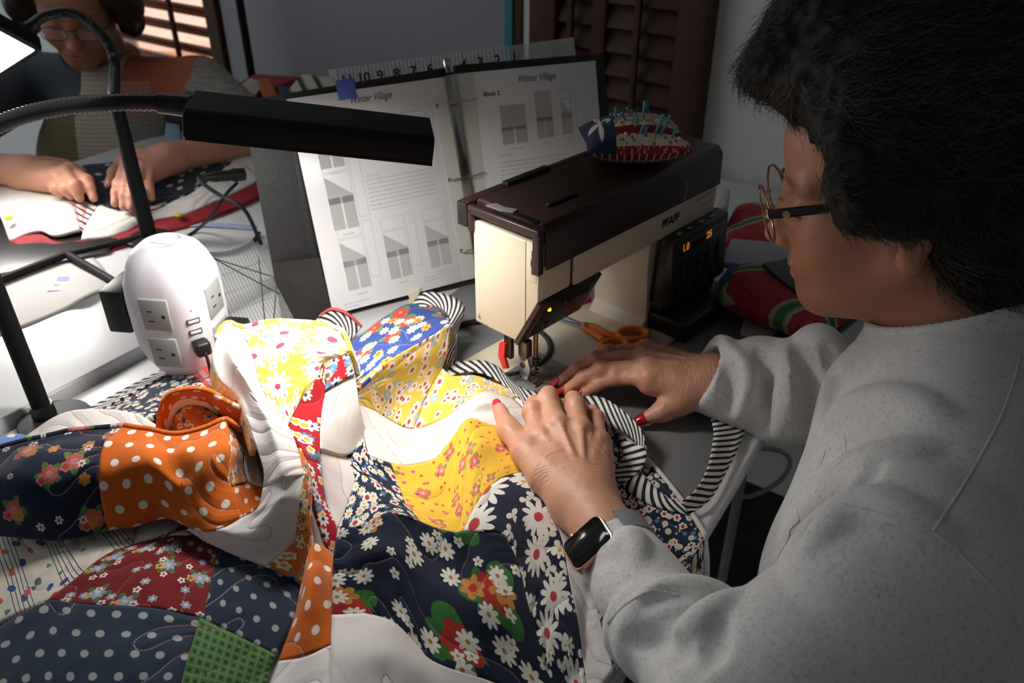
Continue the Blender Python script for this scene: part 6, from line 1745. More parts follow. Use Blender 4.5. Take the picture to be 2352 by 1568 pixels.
# left sleeve: upper arm, bunched elbow, forearm
ua0, ua1 = NP(pd(2105, 1300, .585)), NP(pd(1800, 1600, .555))
fs.cone(ua0, ua1, .072, .062, .012, fold=fold_fn(ua0, ua1, .0035, 40, 1.0))
l3 = NP(pd(1668, 1540, .575)); l2_ = NP(pd(1560, 1480, .625)); l1_ = NP(pd(1500, 1372, .672))
cuffA, cuffB = NP(pd(1404, 1252, .742)), NP(pd(1505, 1395, .668))
fs.cone(ua1, EL, .058, .054, .012)
arm_ax = (EL - cuffB) / np.linalg.norm(EL - cuffB); ax2 = np.cross(arm_ax, [0, 0, 1.0]); ax2 /= np.linalg.norm(ax2); LR3 = np.stack([arm_ax, ax2, np.cross(arm_ax, ax2)], 1)
fs.cone(l2_ - [0, 0, .01], EL, .036, .048, .006)
def lobe(u, v, d, ra, rb, rc, tilt, k=.004):
    q = Matrix.Rotation(R(tilt), 3, 'Z'); fs.ell(NP(pd(u, v, d)), (ra, rb, rc), LR3 @ np.array(q), k)
lobe(1572, 1462, .632, .0300, .0560, .0520, 16)
lobe(1520, 1440, .650, .0200, .0480, .0460, 10)
lobe(1672, 1518, .585, .0270, .0560, .0560, -6)
fs.cone(cuffB, l2_, .035, .038, .006)
fs.cone(cuffA + (cuffA - cuffB) * .25, cuffB, .0345, .040, .004, fold=fold_fn(cuffA, cuffB, .002, 60, .4, 1.5))
# right sleeve
ra0, ra1 = NP(pd(1612, 858, .955)), NP(pd(1790, 897, .955))
fs.cone(ra0 + (ra0 - ra1) * .25, ra1, .040, .060, .006, fold=fold_fn(ra0, ra1, .0042, 62, 2.2, 1.4))
fs.cone(ra1, ER, .058, .062, .010, fold=fold_fn(ra1, ER, .006, 55, .6, 1.6))
fs.cone(ER, SR, .062, .066, .012, fold=fold_fn(ER, SR, .006, 55, 3.1, 1.4))
fs.ell(NP(pd(1872, 838, .93)), (.036, .040, .050), None, .008)
# cuffs are open and hollow
ad = (cuffB - cuffA) / np.linalg.norm(cuffB - cuffA); fs.cut(cuffA - ad * .004, -ad + np.array([.15, .1, .35]), .052); fs.cone(cuffA - ad * .05, cuffA + ad * .022, .0312, .0300, .002, 'sub')
rd_ = (ra1 - ra0) / np.linalg.norm(ra1 - ra0); fs.cut(ra0 - rd_ * .0, -rd_ + np.array([0, .0, .25]), .06); fs.cone(ra0 - rd_ * .06, ra0 + rd_ * .03, .0365, .033, .002, 'sub')
# neck opening
nd = np.array(HW((-.03, 0, -.06))) - NECK; nd /= np.linalg.norm(nd)
fs.cone(NECK - nd * .02, NECK + nd * .12, .0665, .080, .006, 'sub')
Vs, Fs = fs.mesh(1)
# creases pulled into the cloth: ridges and grooves laid along the surface
from mathutils.bvhtree import BVHTree
_b = BVHTree.FromPolygons([tuple(v) for v in Vs], [tuple(int(i) for i in f) for f in Fs])
def crease(pts, r, mode, depth, k=.010):
    out = []
    for q in catmull([Vector((a, b, 0)) for a, b in pts], 14):
        d = ray(q.x, q.y).normalized(); h_ = _b.ray_cast(Vector((0, 0, CAMZ)), d)
        if h_[0] is not None: out.append(NP(h_[0] - h_[1] * depth))
    n_ = len(out)
    for i in range(n_ - 1):
        if np.linalg.norm(out[i + 1] - out[i]) < .05:
            ra = r * (.35 + .65 * math.sin(math.pi * (i + .3) / n_)); rb = r * (.35 + .65 * math.sin(math.pi * (i + 1.3) / n_))
            fs.cone(out[i], out[i + 1], ra, rb, k, mode)
crease([(1800, 1235), (1850, 1180), (1905, 1130), (1965, 1085), (2050, 1045), (2130, 1030)], .019, 'add', .006, .008)
crease([(1850, 1222), (1905, 1178), (1948, 1142), (1985, 1095), (2010, 1070)], .015, 'sub', -.002, .006)
crease([(1850, 1262), (1930, 1182), (2000, 1165), (2090, 1195), (2180, 1240)], .016, 'add', .005, .008)
crease([(1900, 960), (1960, 930), (2060, 920), (2160, 950)], .012, 'add', .008, .016)
crease([(1745, 800), (1772, 880), (1768, 985)], .014, 'sub', -.002, .006)
crease([(1800, 785), (1820, 880), (1795, 1000)], .014, 'add', .004)
crease([(1838, 790), (1852, 860), (1832, 985)], .015, 'sub', -.002, .006)
crease([(1690, 800), (1712, 870), (1700, 960)], .010, 'add', .004)
crease([(1660, 805), (1678, 870), (1668, 945)], .007, 'sub', -.002)
crease([(1900, 800), (1915, 860), (1890, 960)], .013, 'sub', -.002, .006)
crease([(1470, 1395), (1530, 1362), (1590, 1372)], .007, 'sub', -.002, .005)
crease([(1600, 1545), (1640, 1480), (1662, 1425)], .010, 'sub', -.003, .005)
crease([(1440, 1470), (1520, 1480), (1600, 1530)], .008, 'sub', -.003, .008)
crease([(1420, 1250), (1452, 1232), (1470, 1290)], .008, 'add', .002, .008)
Vs, Fs = fs.mesh(2)
shirt = npmesh('sweatshirt', [(Vs, Fs)], M_fleece, person, label='heather grey crew neck sweatshirt')
# ribbed collar following the neck
NR = np.cross(nd, [0, 0, 1.0]); NR /= np.linalg.norm(NR); NU = np.cross(NR, nd)
CR = .0755
ring = [Vector(NECK + nd * .034 + (NR * math.cos(a) * CR + NU * math.sin(a) * CR)) for a in np.linspace(0, 2 * math.pi, 145)]
MB().tube(ring, [.0075 if i % 2 else .0071 for i in range(145)], 12, cap=False, flat=2.0, up=tuple(nd)).build('collar', M_fleece, person, world=True, autos=80)
for k_ in (-1,):
    MB().tube([Vector(NECK + nd * (.034 - .0165) + (NR * math.cos(a) + NU * math.sin(a)) * (CR + .0075)) for a in np.linspace(0, 2 * math.pi, 73)], .0014, 6, cap=False).build('collar_seam', M_fleece, person, world=True)

# ------------------------------------------------------------------ seams and print laid on the cloth
from mathutils.bvhtree import BVHTree
bvh = BVHTree.FromPolygons([tuple(v) for v in Vs], [tuple(int(i) for i in f) for f in Fs])
def on_shirt(u, v, lift=.0006):
    d = ray(u, v).normalized(); hit, n, i, t = bvh.ray_cast(Vector((0, 0, CAMZ)), d)
    if hit is None: return None
    return hit - d * lift
def seam(pts, name='seam', r=.0008):
    n = 60; out = []
    P = catmull([Vector((a, b, 0)) for a, b in pts], n)
    for p in P:
        q = on_shirt(p.x, p.y, .0002)
        if q is not None and (not out or (q - out[-1]).length < .05): out.append(q)
    if len(out) > 3: MB().tube(out, r, 6).build(name, M_fleece, person, world=True)
seam([(1932, 1154), (2026, 1176), (2143, 1220), (2237, 1303), (2320, 1403), (2345, 1480)])
seam([(2143, 1220), (2215, 1110), (2292, 971), (2330, 870), (2342, 815)])
seam([(1395, 1430), (1440, 1385), (1500, 1355), (1556, 1365)], r=.001)
M_print = plain('white_shirt_print', (.70, .68, .72), .8); M_print2 = plain('lilac_shirt_print', (.40, .40, .46), .85)
def decal(poly, mat, name, lift=.0010, n=10):
    """poly: four pixel corners"""
    V = []; F = []; idx = {}
    for i in range(n + 1):
        for j in range(n + 1):
            s, t = j / n, i / n
            a = (poly[0][0] * (1 - s) + poly[1][0] * s) * (1 - t) + (poly[3][0] * (1 - s) + poly[2][0] * s) * t
            b = (poly[0][1] * (1 - s) + poly[1][1] * s) * (1 - t) + (poly[3][1] * (1 - s) + poly[2][1] * s) * t
            q = on_shirt(a, b, lift)
            if q is not None: idx[i, j] = len(V); V.append(q)
    for i in range(n):
        for j in range(n):
            k = [(i, j), (i, j + 1), (i + 1, j + 1), (i + 1, j)]
            if all(x in idx for x in k):
                ids = [idx[x] for x in k]
                if max((V[ids[0]] - V[ids[m]]).length for m in (1, 2, 3)) < .03: F.append(tuple(ids))
    par = list(range(len(V)))
    def find(a):
        while par[a] != a: par[a] = par[par[a]]; a = par[a]
        return a
    for f in F:
        for i in f[1:]: par[find(i)] = find(f[0])
    if F:
        cnt = {}
        for f in F: cnt[find(f[0])] = cnt.get(find(f[0]), 0) + 1
        best = max(cnt, key=cnt.get); F = [f for f in F if find(f[0]) == best]
        used = sorted({i for f in F for i in f}); re_i = {a: k for k, a in enumerate(used)}
        mesh(name, [V[i] for i in used], [tuple(re_i[i] for i in f) for f in F], mat, person, smooth=True, world=True)
for pl in (((1925, 988), (1939, 996), (1944, 1042), (1936, 1052)), ((1936, 1040), (1944, 1046), (1902, 1085), (1888, 1086)), ((1893, 1030), (1896, 1034), (1886, 1062), (1881, 1065))):
    decal(pl, M_print, 'shirt_lettering')
for pl in (((1822, 1163), (1828, 1160), (1836, 1195), (1806, 1225)), ((1800, 1190), (1815, 1205), (1810, 1255), (1782, 1290)), ((1790, 1225), (1800, 1218), (1800, 1238), (1786, 1248))):
    decal(pl, M_print, 'shirt_lettering')

# ------------------------------------------------------------------ HAIR
Mh = Mat('dark_curly_hair'); Mh.set((.0095, .0080, .0068), .6, spec=.25); M_hair = Mh.m
Mh2 = Mat('grey_hair_strand'); Mh2.set((.12, .105, .092), .5, spec=.3); M_hair2 = Mh2.m
fh = Field(HC - [.20, .22, .22], HC + [.30, .22, .28], .0036)
hl = lambda p: HC + HR @ np.array(p)
HE = lambda p, r, k=.02: fh.ell(hl(p), r, HR, k)
HE((-.045, 0, .066), (.112, .098, .098), 0)
HE((.018, .010, .100), (.068, .080, .060), .03)
for (u, v, d, r) in ((1788, 150, .735, .025), (1757, 155, .735, .016), (1815, 158, .725, .027), (1872, 95, .735, .046), (1880, 190, .705, .026), (1960, 60, .75, .07), (1945, 330, .675, .020), (1950, 420, .672, .022), (1985, 470, .672, .022), (2050, 485, .675, .022), (2060, 380, .68, .040), (2150, 440, .685, .040), (2200, 330, .70, .075), (2215, 560, .70, .030), (2290, 620, .715, .036), (2330, 450, .72, .09), (2360, 200, .76, .10), (2150, 120, .74, .09)):
    fh.ell(NP(pd(u, v, d)), (r, r, r), None, .02)
fh.ell(hl((.132, .04, -.02)), (.084, .090, .108), HR, .010, 'sub')
fh.ell(hl((.050, .095, -.085)), (.062, .055, .062), HR, .012, 'sub')
fh.ell(hl((-.012, .10, -.050)), (.024, .03, .026), HR, .008, 'sub')
Vhr, Fhr = fh.mesh(2)
Nh = normals(Vhr, Fhr)
nz = np.array([noise.noise((p[0] * 45, p[1] * 45, p[2] * 45)) + .5 * noise.noise((p[0] * 110, p[1] * 110, p[2] * 110)) for p in Vhr])
Vhr2 = Vhr + Nh * (nz * .006)[:, None]
# keep the hair mass off the face and below the ear
Lh = (Vhr2 - HC) @ HR
hair = npmesh('hair', [(Vhr2, Fhr)], M_hair, person)
rng = np.random.RandomState(3)
camdir = np.array([0, 0, CAMZ])
def strands(n, V, N, mat, name, length=(.025, .06), rad=.00034, seg=7, keepfn=None, curl=1.0, flow=None):
    pick = rng.choice(len(V), n * 8)
    mv = []; mf = []; c0 = 0; done = 0
    for k in pick:
        p = V[k]; nn = N[k]
        if (camdir - p) @ nn < -.25 * np.linalg.norm(camdir - p): continue
        if keepfn is not None and not keepfn(p): continue
        Lc = HR.T @ (p - HC); L = rng.uniform(*length) * (.45 if (Lc[0] > -.02 and Lc[2] < .085) else (.6 if Lc[0] > .05 else 1.0)); tdir = flow(p, nn) + rng.randn(3) * .35
        tdir -= nn * (tdir @ nn); tdir /= np.linalg.norm(tdir) + 1e-9
        b = np.cross(nn, tdir); q = p - nn * .002; pts = []; a0 = rng.uniform(0, 6.28); fr = rng.uniform(50, 110) * curl
        lift = rng.uniform(.02, .28)
        d = tdir + nn * lift
        for s in range(seg):
            pts.append(q.copy())
            d2 = d + b * math.sin(a0 + fr * L * s / seg) * .55 * curl + nn * math.cos(a0 + fr * L * s / seg) * .25 * curl - nn * .06 * s
            q = q + d2 / np.linalg.norm(d2) * L / (seg - 1)
        pts = np.array(pts)
        r = rad * rng.uniform(.6, 1.3)
        e1 = b; e2 = np.cross(d / np.linalg.norm(d), b)
        for s in range(seg):
            rr = r * (1 - .75 * s / (seg - 1))
            for a in (0, 2.094, 4.188): mv.append(pts[s] + (e1 * math.cos(a) + e2 * math.sin(a)) * rr)
        for s in range(seg - 1):
            for a in range(3): mf.append((c0 + s * 3 + a, c0 + s * 3 + (a + 1) % 3, c0 + (s + 1) * 3 + (a + 1) % 3, c0 + (s + 1) * 3 + a))
        c0 += seg * 3; done += 1
        if done >= n: break
    o = npmesh(name, [(np.array(mv), np.array(mf))], mat, person); o['kind'] = 'stuff'; return o
def flow1(p, n):
    L = HR.T @ (p - HC)
    back = np.array([-1.0, .0, -.25]) if L[2] > .03 else np.array([-.55, .1, -1.0])
    if L[0] > .07: back = np.array([.8, .1, -.55])
    return HR @ back
Mh3 = Mat('brown_black_strand'); Mh3.set((.065, .055, .047), .5, spec=.3)
def in_view(p):
    u, v, d = proj(p); return u < 2440 and -90 < v < 800
strands(5500, Vhr2, Nh, M_hair, 'hair_strands', flow=flow1, keepfn=in_view)
strands(6500, Vhr2, Nh, Mh3.m, 'hair_strands', flow=flow1, rad=.00036, keepfn=in_view)
strands(1800, Vhr2, Nh, M_hair2, 'grey_hair_strands', flow=flow1, rad=.0003, keepfn=in_view)
# lashes and brows
Mlash = plain('dark_lash', (.012, .009, .008), .6)
for s in (1, -1):
    P = [Vector(hl((.0775 + .0150 * math.sqrt(max(.0, .757 - ((y - .031) / .0165) ** 2)), y * s, -.0085 - 4 * (y - .030) ** 2))) for y in np.linspace(.0185, .0448, 12)]
    MB().tube(P, [.0004 + .0007 * math.sin(math.pi * i / 11) for i in range(12)], 6).build('lash_line', Mlash, person, world=True)
    lm = MB()
    for i in range(1, 12):
        d = Vector(HR @ np.array((.0055, .0022 * s * (i - 4) / 6, -.0038)))
        lm.tube([P[i], P[i] + d * .6, P[i] + d + Vector((0, 0, .0008))], [.0003, .0002, .00005], 4)
    o = lm.build('eyelashes', Mlash, person, world=True); o['kind'] = 'stuff'

# ------------------------------------------------------------------ EYEGLASSES
gl = thing('eyeglasses', 'round rose gold eyeglasses with dark temples worn by the woman in grey', 'glasses', loc=tuple(hl((.10, 0, 0))))
M_rose = plain('rose_gold', (.55, .30, .22), .22, 1.0); M_temple = plain('tortoise_black', (.010, .007, .006), .2)
M_gold = plain('gold_end_piece', (.78, .50, .30), .2, 1.0)
Mlens = Mat('clear_lens'); Mlens.set((.9, .92, .92), .03, Alpha=.10); M_lens = Mlens.m
for s in (1, -1):
    c_ = np.array((.1130, .0325 * s, -.0060)); P = []
    tilt = R(8)
    for a in np.linspace(0, 2 * math.pi, 41):
        y, z = .0258 * math.cos(a), .0272 * math.sin(a)
        P.append(Vector(hl(c_ + np.array((z * math.sin(tilt) - abs(y + 0) * 0 - (y * s) * .10, y, z * math.cos(tilt))))))
    MB().tube(P, .00115, 8, cap=False).build('rim', M_rose, gl, world=True)
    cc = Vector(hl(c_)); V = [cc] + P[:-1]; F = [(0, i + 1, (i + 1) % 40 + 1) for i in range(40)]
    mesh('lens', V, F, M_lens, gl, world=True)
    a = Vector(hl((.1108, .0575 * s, .0040))); b = Vector(hl((.1045, .0660 * s, .0045))); e = Vector(hl((-.012, .0800 * s, .010)))
    MB().box((-.0045, -.0018, -.0050), (.0045, .0018, .0050), .0008, M=rootm(gl).inverted() @ frame((a + b) / 2, b - a, (Vector(hl((0, 1, 0))) - Vector(hl((0, 0, 0)))) * s)).build('end_piece', M_gold, gl)
    uu = Vector(HR[:, 2])
    MB().tube([b, b.lerp(e, .5), e], [.0046, .0044, .0036], 10, flat=1.0, up=uu).build('temple', M_temple, gl, world=True)
    for m_ in gl.children[-1:]: pass
    MB().cyl(b.lerp(e, .13) + Vector(HR[:, 1]) * s * .0040, b.lerp(e, .13) + Vector(HR[:, 1]) * s * .0052, .0034, n=14).build('temple_disc', M_gold, gl, world=True)
    MB().tube([Vector(hl((.106, .0085 * s, .000))), Vector(hl((.098, .0095 * s, -.004)))], .0008, 6).build('nose_pad_arm', M_rose, gl, world=True)
MB().tube(catmull([Vector(hl((.1145, .0075, .0035))), Vector(hl((.1165, 0, .006))), Vector(hl((.1145, -.0075, .0035)))], 10), .0011, 8).build('bridge', M_rose, gl, world=True)

# ------------------------------------------------------------------ WATCH
A_ = Vector(le - lw).normalized()
wc = Vector(lw) + A_ * .076
cd = (Vector((0, 0, CAMZ)) - wc); n0 = (cd - A_ * cd.dot(A_)).normalized(); sd = A_.cross(n0)
if sd.x > 0: sd = -sd
nw = (n0 * math.cos(R(11)) + sd * math.sin(R(11))).normalized(); sw = A_.cross(nw).normalized()
if sw.x < 0: sw = -sw
wt = thing('wrist_watch', 'rose gold smart watch with a dark screen on a grey strap', 'watch', loc=tuple(wc + nw * .032))
WM = rootm(wt).inverted() @ frame(wc + nw * .0325 - sw * .011 + A_ * .006, sw, A_)
if (frame(wc, sw, A_).col[2].xyz).dot(nw) < 0: WM = rootm(wt).inverted() @ frame(wc + nw * .0325 - sw * .011 + A_ * .006, sw, -A_)
def rrect(w, h, r, n=8):
    out = []
    for cx, cy, a0 in ((w - r, h - r, 0), (-w + r, h - r, 90), (-w + r, -h + r, 180), (w - r, -h + r, 270)):
        out += [(cx + r * math.cos(R(a0 + 90 * k / n)), cy + r * math.sin(R(a0 + 90 * k / n))) for k in range(n + 1)]
    return out
MB().prism(rrect(.0225, .0190, .0080), -.0055, .0030, 'z', .0018, 3, M=WM).build('case', M_rose, wt)
Msc = Mat('watch_glass'); Msc.set((.004, .004, .005), .08, spec=.08)
MB().prism(rrect(.0208, .0174, .0070), .0026, .0042, 'z', .0009, 3, M=WM).build('screen', Msc.m, wt)
cw_ = wc + nw * .0315 - sw * .020 - A_ * .0118
MB().cyl(cw_, cw_ - A_ * .0032, .0035, n=14).build('crown', M_rose, wt, world=True)
M_strap = plain('grey_strap', (.26, .27, .28), .5)
V = []; F = []; NS = 40
for i in range(NS + 1):
    a = -math.pi * .5 + R(36) + (2 * math.pi - R(72)) * i / NS
    for w in (-.0120, .0120):
        for rr in (.0315, .0335):
            V.append(wc + nw * (-math.sin(a) * rr * .96) + sw * math.cos(a) * rr * 1.10 + A_ * w)
for i in range(NS):
    a = i * 4; F += [(a + 1, a + 3, a + 7, a + 5), (a, a + 4, a + 6, a + 2), (a, a + 1, a + 5, a + 4), (a + 2, a + 6, a + 7, a + 3)]
mesh('strap', V, F, M_strap, wt, smooth=False, world=True)
# embossed swirls on the strap
def stp(ang, w, lift=.0338): return wc + nw * (-math.sin(ang) * lift * .96) + sw * math.cos(ang) * lift * 1.10 + A_ * w
rn = random.Random(4)
for k in range(5):
    a0 = -math.pi / 2 + math.pi * 2 - R(52) - k * .26; w0 = rn.uniform(-.004, .004)
    P = [stp(a0 + .09 * math.sin(t * 2 + k), w0 + .0055 * math.cos(t + k)) for t in np.linspace(0, 4.4, 18)]
    MB().tube(P, .00055, 6).build('strap_relief', M_strap, wt, world=True)
# ================================================================== THE SECOND SEWER ACROSS THE TABLE
p2_ = thing('person', 'smiling woman in glasses and a woven patchwork sweater sewing under the lit lamp', 'person', loc=(-.85, 1.70, 0))
HC2 = np.array([-.9227, 1.8537, 1.0294]); HR2 = head_rot(165.5, 30, -5.2)
NECK2 = np.array([-.935, 1.945, .865])
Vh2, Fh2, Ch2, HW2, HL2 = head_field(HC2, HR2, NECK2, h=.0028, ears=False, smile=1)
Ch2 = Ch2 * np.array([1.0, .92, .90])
DH2 = -.042
def p2x(u, v, h): return px(u, v, h + DH2)
w1 = NP(p2x(388, 362, .118)); e1_ = np.array([-.50, 1.60, .80])
m1 = [NP(p2x(290, 377, .122)), NP(p2x(306, 382, .124)), NP(p2x(325, 387, .122)), NP(p2x(344, 393, .116))]
q1_ = [NP(p2x(274, 424, .116)), NP(p2x(290, 430, .118)), NP(p2x(308, 434, .116)), NP(p2x(340, 430, .108))]
t1_ = [NP(p2x(264, 466, .096)), NP(p2x(284, 474, .095)), NP(p2x(302, 476, .095)), NP(p2x(348, 455, .095))]
h1_ = [NP(p2x(315, 362, .112)), NP(p2x(282, 372, .106)), NP(p2x(262, 398, .100)), NP(p2x(250, 425, .097))]
w2_ = NP(p2x(58, 394, .118)); e2_ = NP(p2x(-160, 372, .125))
m2_ = [NP(p2x(163, 390, .122)), NP(p2x(150, 398, .125)), NP(p2x(132, 406, .122)), NP(p2x(112, 412, .116))]
q2_ = [NP(p2x(200, 416, .118)), NP(p2x(172, 428, .118)), NP(p2x(152, 434, .112)), NP(p2x(128, 434, .108))]
t2_ = [NP(p2x(215, 455, .098)), NP(p2x(183, 455, .100)), NP(p2x(163, 450, .100)), NP(p2x(140, 446, .100))]
h2_ = [NP(p2x(105, 385, .112)), NP(p2x(148, 384, .110)), NP(p2x(182, 396, .106)), NP(p2x(203, 420, .102))]
parts2 = [(Vh2, Fh2)]; cols2 = [Ch2]
for (w, m, q, t, th, e) in ((w1, m1, q1_, t1_, h1_, e1_), (w2_, m2_, q2_, t2_, h2_, e2_)):
    al = m + t + th + [w, e]
    f_ = Field(np.min(al, 0) - .045, np.max(al, 0) + .045, .0026)
    hand_parts(f_, w, m, q, t, (th, [.016, .0125, .0105, .0085]), [.0100, .0104, .0100, .0088], e, UPv, wrad=(.027, .025), tendon=False)
    V, F = f_.mesh(1); c_ = np.tile(SKIN * np.array([1.02, .95, .95]), (len(V), 1))
    for p in m + q:
        g = .45 * gauss(V, p, (.012, .012, .014)); c_ = c_ * (1 - g[:, None]) + np.array((.60, .24, .17)) * g[:, None]
    parts2.append((V, F)); cols2.append(c_)
S2L = np.array([-.700, 1.880, .830]); S2R = np.array([-1.120, 1.950, .830])
E2L = np.array([-.50, 1.60, .80]); E2R = np.array([-1.16, 1.58, .80])
fb2 = Field((-1.35, 1.35, .42), (-.35, 2.1, 1.0), .009)
T2R = np.eye(3)
fb2.ell((-.90, 1.88, .62), (.16, .10, .22), None, 0).cone(NECK2, NECK2 - [0, 0, .06], .055, .07, .03).cone(S2L, S2R, .045, .045, .03)
fb2.cone(S2L, E2L, .042, .034, .02).cone(S2R, E2R, .042, .036, .02).cone(E2R, e2_, .034, .03, .02)
Vb2, Fb2 = fb2.mesh(1); parts2.append((Vb2, Fb2)); cols2.append(np.tile(SKIN, (len(Vb2), 1)))
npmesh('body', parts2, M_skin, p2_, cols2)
# sweater: woven blocks of rust, cream, olive and slate
Mw = Mat('woven_patchwork_knit'); o_ = Mw.obj(); x, y, z = Mw.sep(o_)
wx = Mw.math('ADD', x, Mw.math('MULTIPLY', Mw.noise(o_, 9, 2), .02)); LT = lambda v, t: Mw.math('LESS_THAN', v, t)
SLATE, RUST, CREAM, OLIVE, GREYB = (.050, .068, .090), (.40, .105, .040), (.56, .47, .37), (.22, .175, .075), (.24, .225, .195)
c_ = Mw.mix(LT(z, .80), RUST, Mw.mix(LT(wx, .09), SLATE, GREYB))
c_ = Mw.mix(Mw.math('MULTIPLY', LT(wx, .07), Mw.math('MULTIPLY', LT(z, .86), Mw.math('GREATER_THAN', z, .80))), c_, (.42, .19, .12))
c_ = Mw.mix(LT(wx, .005), c_, CREAM)
c_ = Mw.mix(LT(wx, -.085), c_, Mw.mix(LT(z, .80), SLATE, OLIVE))
c_ = Mw.mix(Mw.math('GREATER_THAN', wx, .17), c_, Mw.mix(LT(z, .86), GREYB, SLATE))
class _O: outputs = [c_]
rp = _O
st = Mw.math('LESS_THAN', Mw.math('FRACT', Mw.math('MULTIPLY', z, 120)), .45); sv = Mw.math('LESS_THAN', Mw.math('FRACT', Mw.math('MULTIPLY', x, 140)), .4)
wv = Mw.math('MULTIPLY', Mw.math('ADD', st, sv), .22)
Mw.set(Mw.mix(wv, rp.outputs[0], (.05, .045, .045)), .9); Mw.bump(Mw.noise(o_, 220, 3), .5, .002)
fs2 = Field((-1.38, 1.30, .45), (-.38, 2.12, 1.0), .007)
fs2.ell((-.90, 1.86, .62), (.205, .135, .235), None, 0).cone(S2L, S2R, .066, .066, .05).cone(NECK2 - [0, .0, .02], NECK2 - [0, 0, .06], .082, .10, .04)
fs2.cone(S2L, S2L + (E2L - S2L) * .82, .068, .062, .02, fold=fold_fn(S2L, E2L, .005, 40, 1.0)).cone(S2R, E2R, .066, .06, .02).cone(E2R, E2R + (e2_ - E2R) * .5, .058, .05, .02)
nd2 = np.array(HW2((-.03, 0, -.06))) - NECK2; nd2 /= np.linalg.norm(nd2)
fs2.cone(NECK2 - nd2 * .02, NECK2 + nd2 * .12, .068, .08, .006, 'sub')
V, F = fs2.mesh(2)
npmesh('sweater', [(V, F)], Mw.m, p2_, label='sweater woven in rust, cream, olive and slate blocks')
M_rust = plain('rust_ribbing', (.24, .065, .025), .9, grain=.5, gscale=200, bumpd=.002)
NR2 = np.cross(nd2, [0, 1.0, 0]); NR2 /= np.linalg.norm(NR2); NU2 = np.cross(NR2, nd2)
MB().tube([Vector(NECK2 + nd2 * .01 + NR2 * math.cos(a) * .070 + NU2 * math.sin(a) * .070) for a in np.linspace(0, 2 * math.pi, 49)], .014, 10, cap=False).build('neckband', M_rust, p2_, world=True)
# hair
Mhb = Mat('brown_hair'); o_ = Mhb.obj(); Mhb.set(Mhb.mix(Mhb.noise(Mhb.vmath('MULTIPLY', o_, (1, 1, .2)), 90, 3), (.045, .022, .014), (.018, .009, .006)), .5); Mhb.bump(Mhb.noise(Mhb.vmath('MULTIPLY', o_, (1, 1, .15)), 120, 3), .6, .004)
hl2 = lambda p: HC2 + HR2 @ np.array(p)
fh2 = Field(HC2 - .22, HC2 + .22, .005)
fh2.ell(hl2((-.03, 0, .05)), (.112, .098, .105), HR2, 0)
for s in (1, -1):
    fh2.chain([hl2((.03, .085 * s, .05)), hl2((.0, .098 * s, -.02)), hl2((-.02, .100 * s, -.08))], [.030, .034, .030], .02)
    fh2.ell(hl2((.055, .05 * s, .085)), (.035, .04, .022), HR2, .02)
fh2.ell(hl2((.105, 0, -.03)), (.075, .068, .105), HR2, .01, 'sub')
V, F = fh2.mesh(2); N = normals(V, F)
nz = np.array([noise.noise((p[0] * 40, p[1] * 40, p[2] * 14)) for p in V]); V = V + N * (nz * .006)[:, None]
npmesh('hair', [(V, F)], Mhb.m, p2_)
# glasses
g2 = thing('eyeglasses', 'thin rimmed eyeglasses worn by the woman in the patchwork sweater', 'glasses', loc=tuple(hl2((.10, 0, 0))))
for s in (1, -1):
    P = [Vector(hl2((.108 - (.0004 * abs(y_)), .032 * s + y_, -.004 + z_))) for y_, z_ in rrect(.0235, .0165, .012, 5)]; P.append(P[0])
    MB().tube(P, .0009, 6, cap=False).build('rim', M_lampm, g2, world=True)
    mesh('lens', P[:-1], [tuple(range(len(P) - 1))], M_lens, g2, world=True)
    MB().tube([Vector(hl2((.106, .056 * s, .004))), Vector(hl2((.09, .074 * s, .005))), Vector(hl2((.0, .083 * s, .008)))], .0016, 6).build('temple', M_lampm, g2, world=True)
MB().tube([Vector(hl2((.108, .009, .003))), Vector(hl2((.111, 0, .005))), Vector(hl2((.108, -.009, .003)))], .0012, 6).build('bridge', M_lampm, g2, world=True)

# ------------------------------------------------------------------ her quilt
qt = thing('red_backed_quilt', 'white, navy and red quilt with a red backing under the far woman\'s hands', 'quilt', loc=tuple(px(250, 500, .02)))
def q_navy_star():
    M = Mat('navy_star_print'); u = M.uv(); c = (.008, .010, .024)
    c = motif(M, u, c, 1.6, .22, 5, (.55, .53, .5), None, .7, depth=.6); return stitched(M, u, c, vis=0)
def q_plaid():
    M = Mat('red_navy_plaid'); u = M.uv(); x, y, _ = M.sep(u)
    a = M.math('LESS_THAN', M.math('FRACT', M.math('MULTIPLY', x, 2.2)), .4); b = M.math('LESS_THAN', M.math('FRACT', M.math('MULTIPLY', y, 2.6)), .35)
    c = M.mix(b, (.70, .67, .62), (.012, .016, .05)); c = M.mix(M.math('MULTIPLY', a, M.math('LESS_THAN', M.math('FRACT', M.math('MULTIPLY', y, 9)), .6)), c, (.42, .02, .03)); return stitched(M, u, c, vis=0)
def q_scallop():
    M = Mat('cream_black_scallop'); u = M.uv(); c = motif(M, u, (.66, .62, .56), 1.4, .34, 6, (.02, .016, .016), None, .7, depth=.5); return stitched(M, u, c, vis=0)
PR_.update(navy_star=q_navy_star(), plaid=q_plaid(), scallop=q_scallop(), cream=q_white('cream_cotton', (.74, .70, .66)), red_back=plain('red_backing', (.30, .008, .014), .75))
lower = lambda side: [(u, v, h + DH2) for u, v, h in side]
Q = lambda T, Rt, B, L, m, n1=30, m1=20, **k: coons(lower(T), lower(Rt), lower(B), lower(L), m, n1, m1, parent=qt, track=False, **k)
Q([(-60, 408, .096), (60, 426, .094), (152, 443, .090)], [(152, 443, .090), (170, 480, .084), (184, 528, .072)], [(22, 553, .062), (90, 537, .072), (130, 556, .064), (186, 550, .064)], [(-60, 408, .096), (-8, 480, .082), (22, 553, .062)], 'cream', 26, 22)
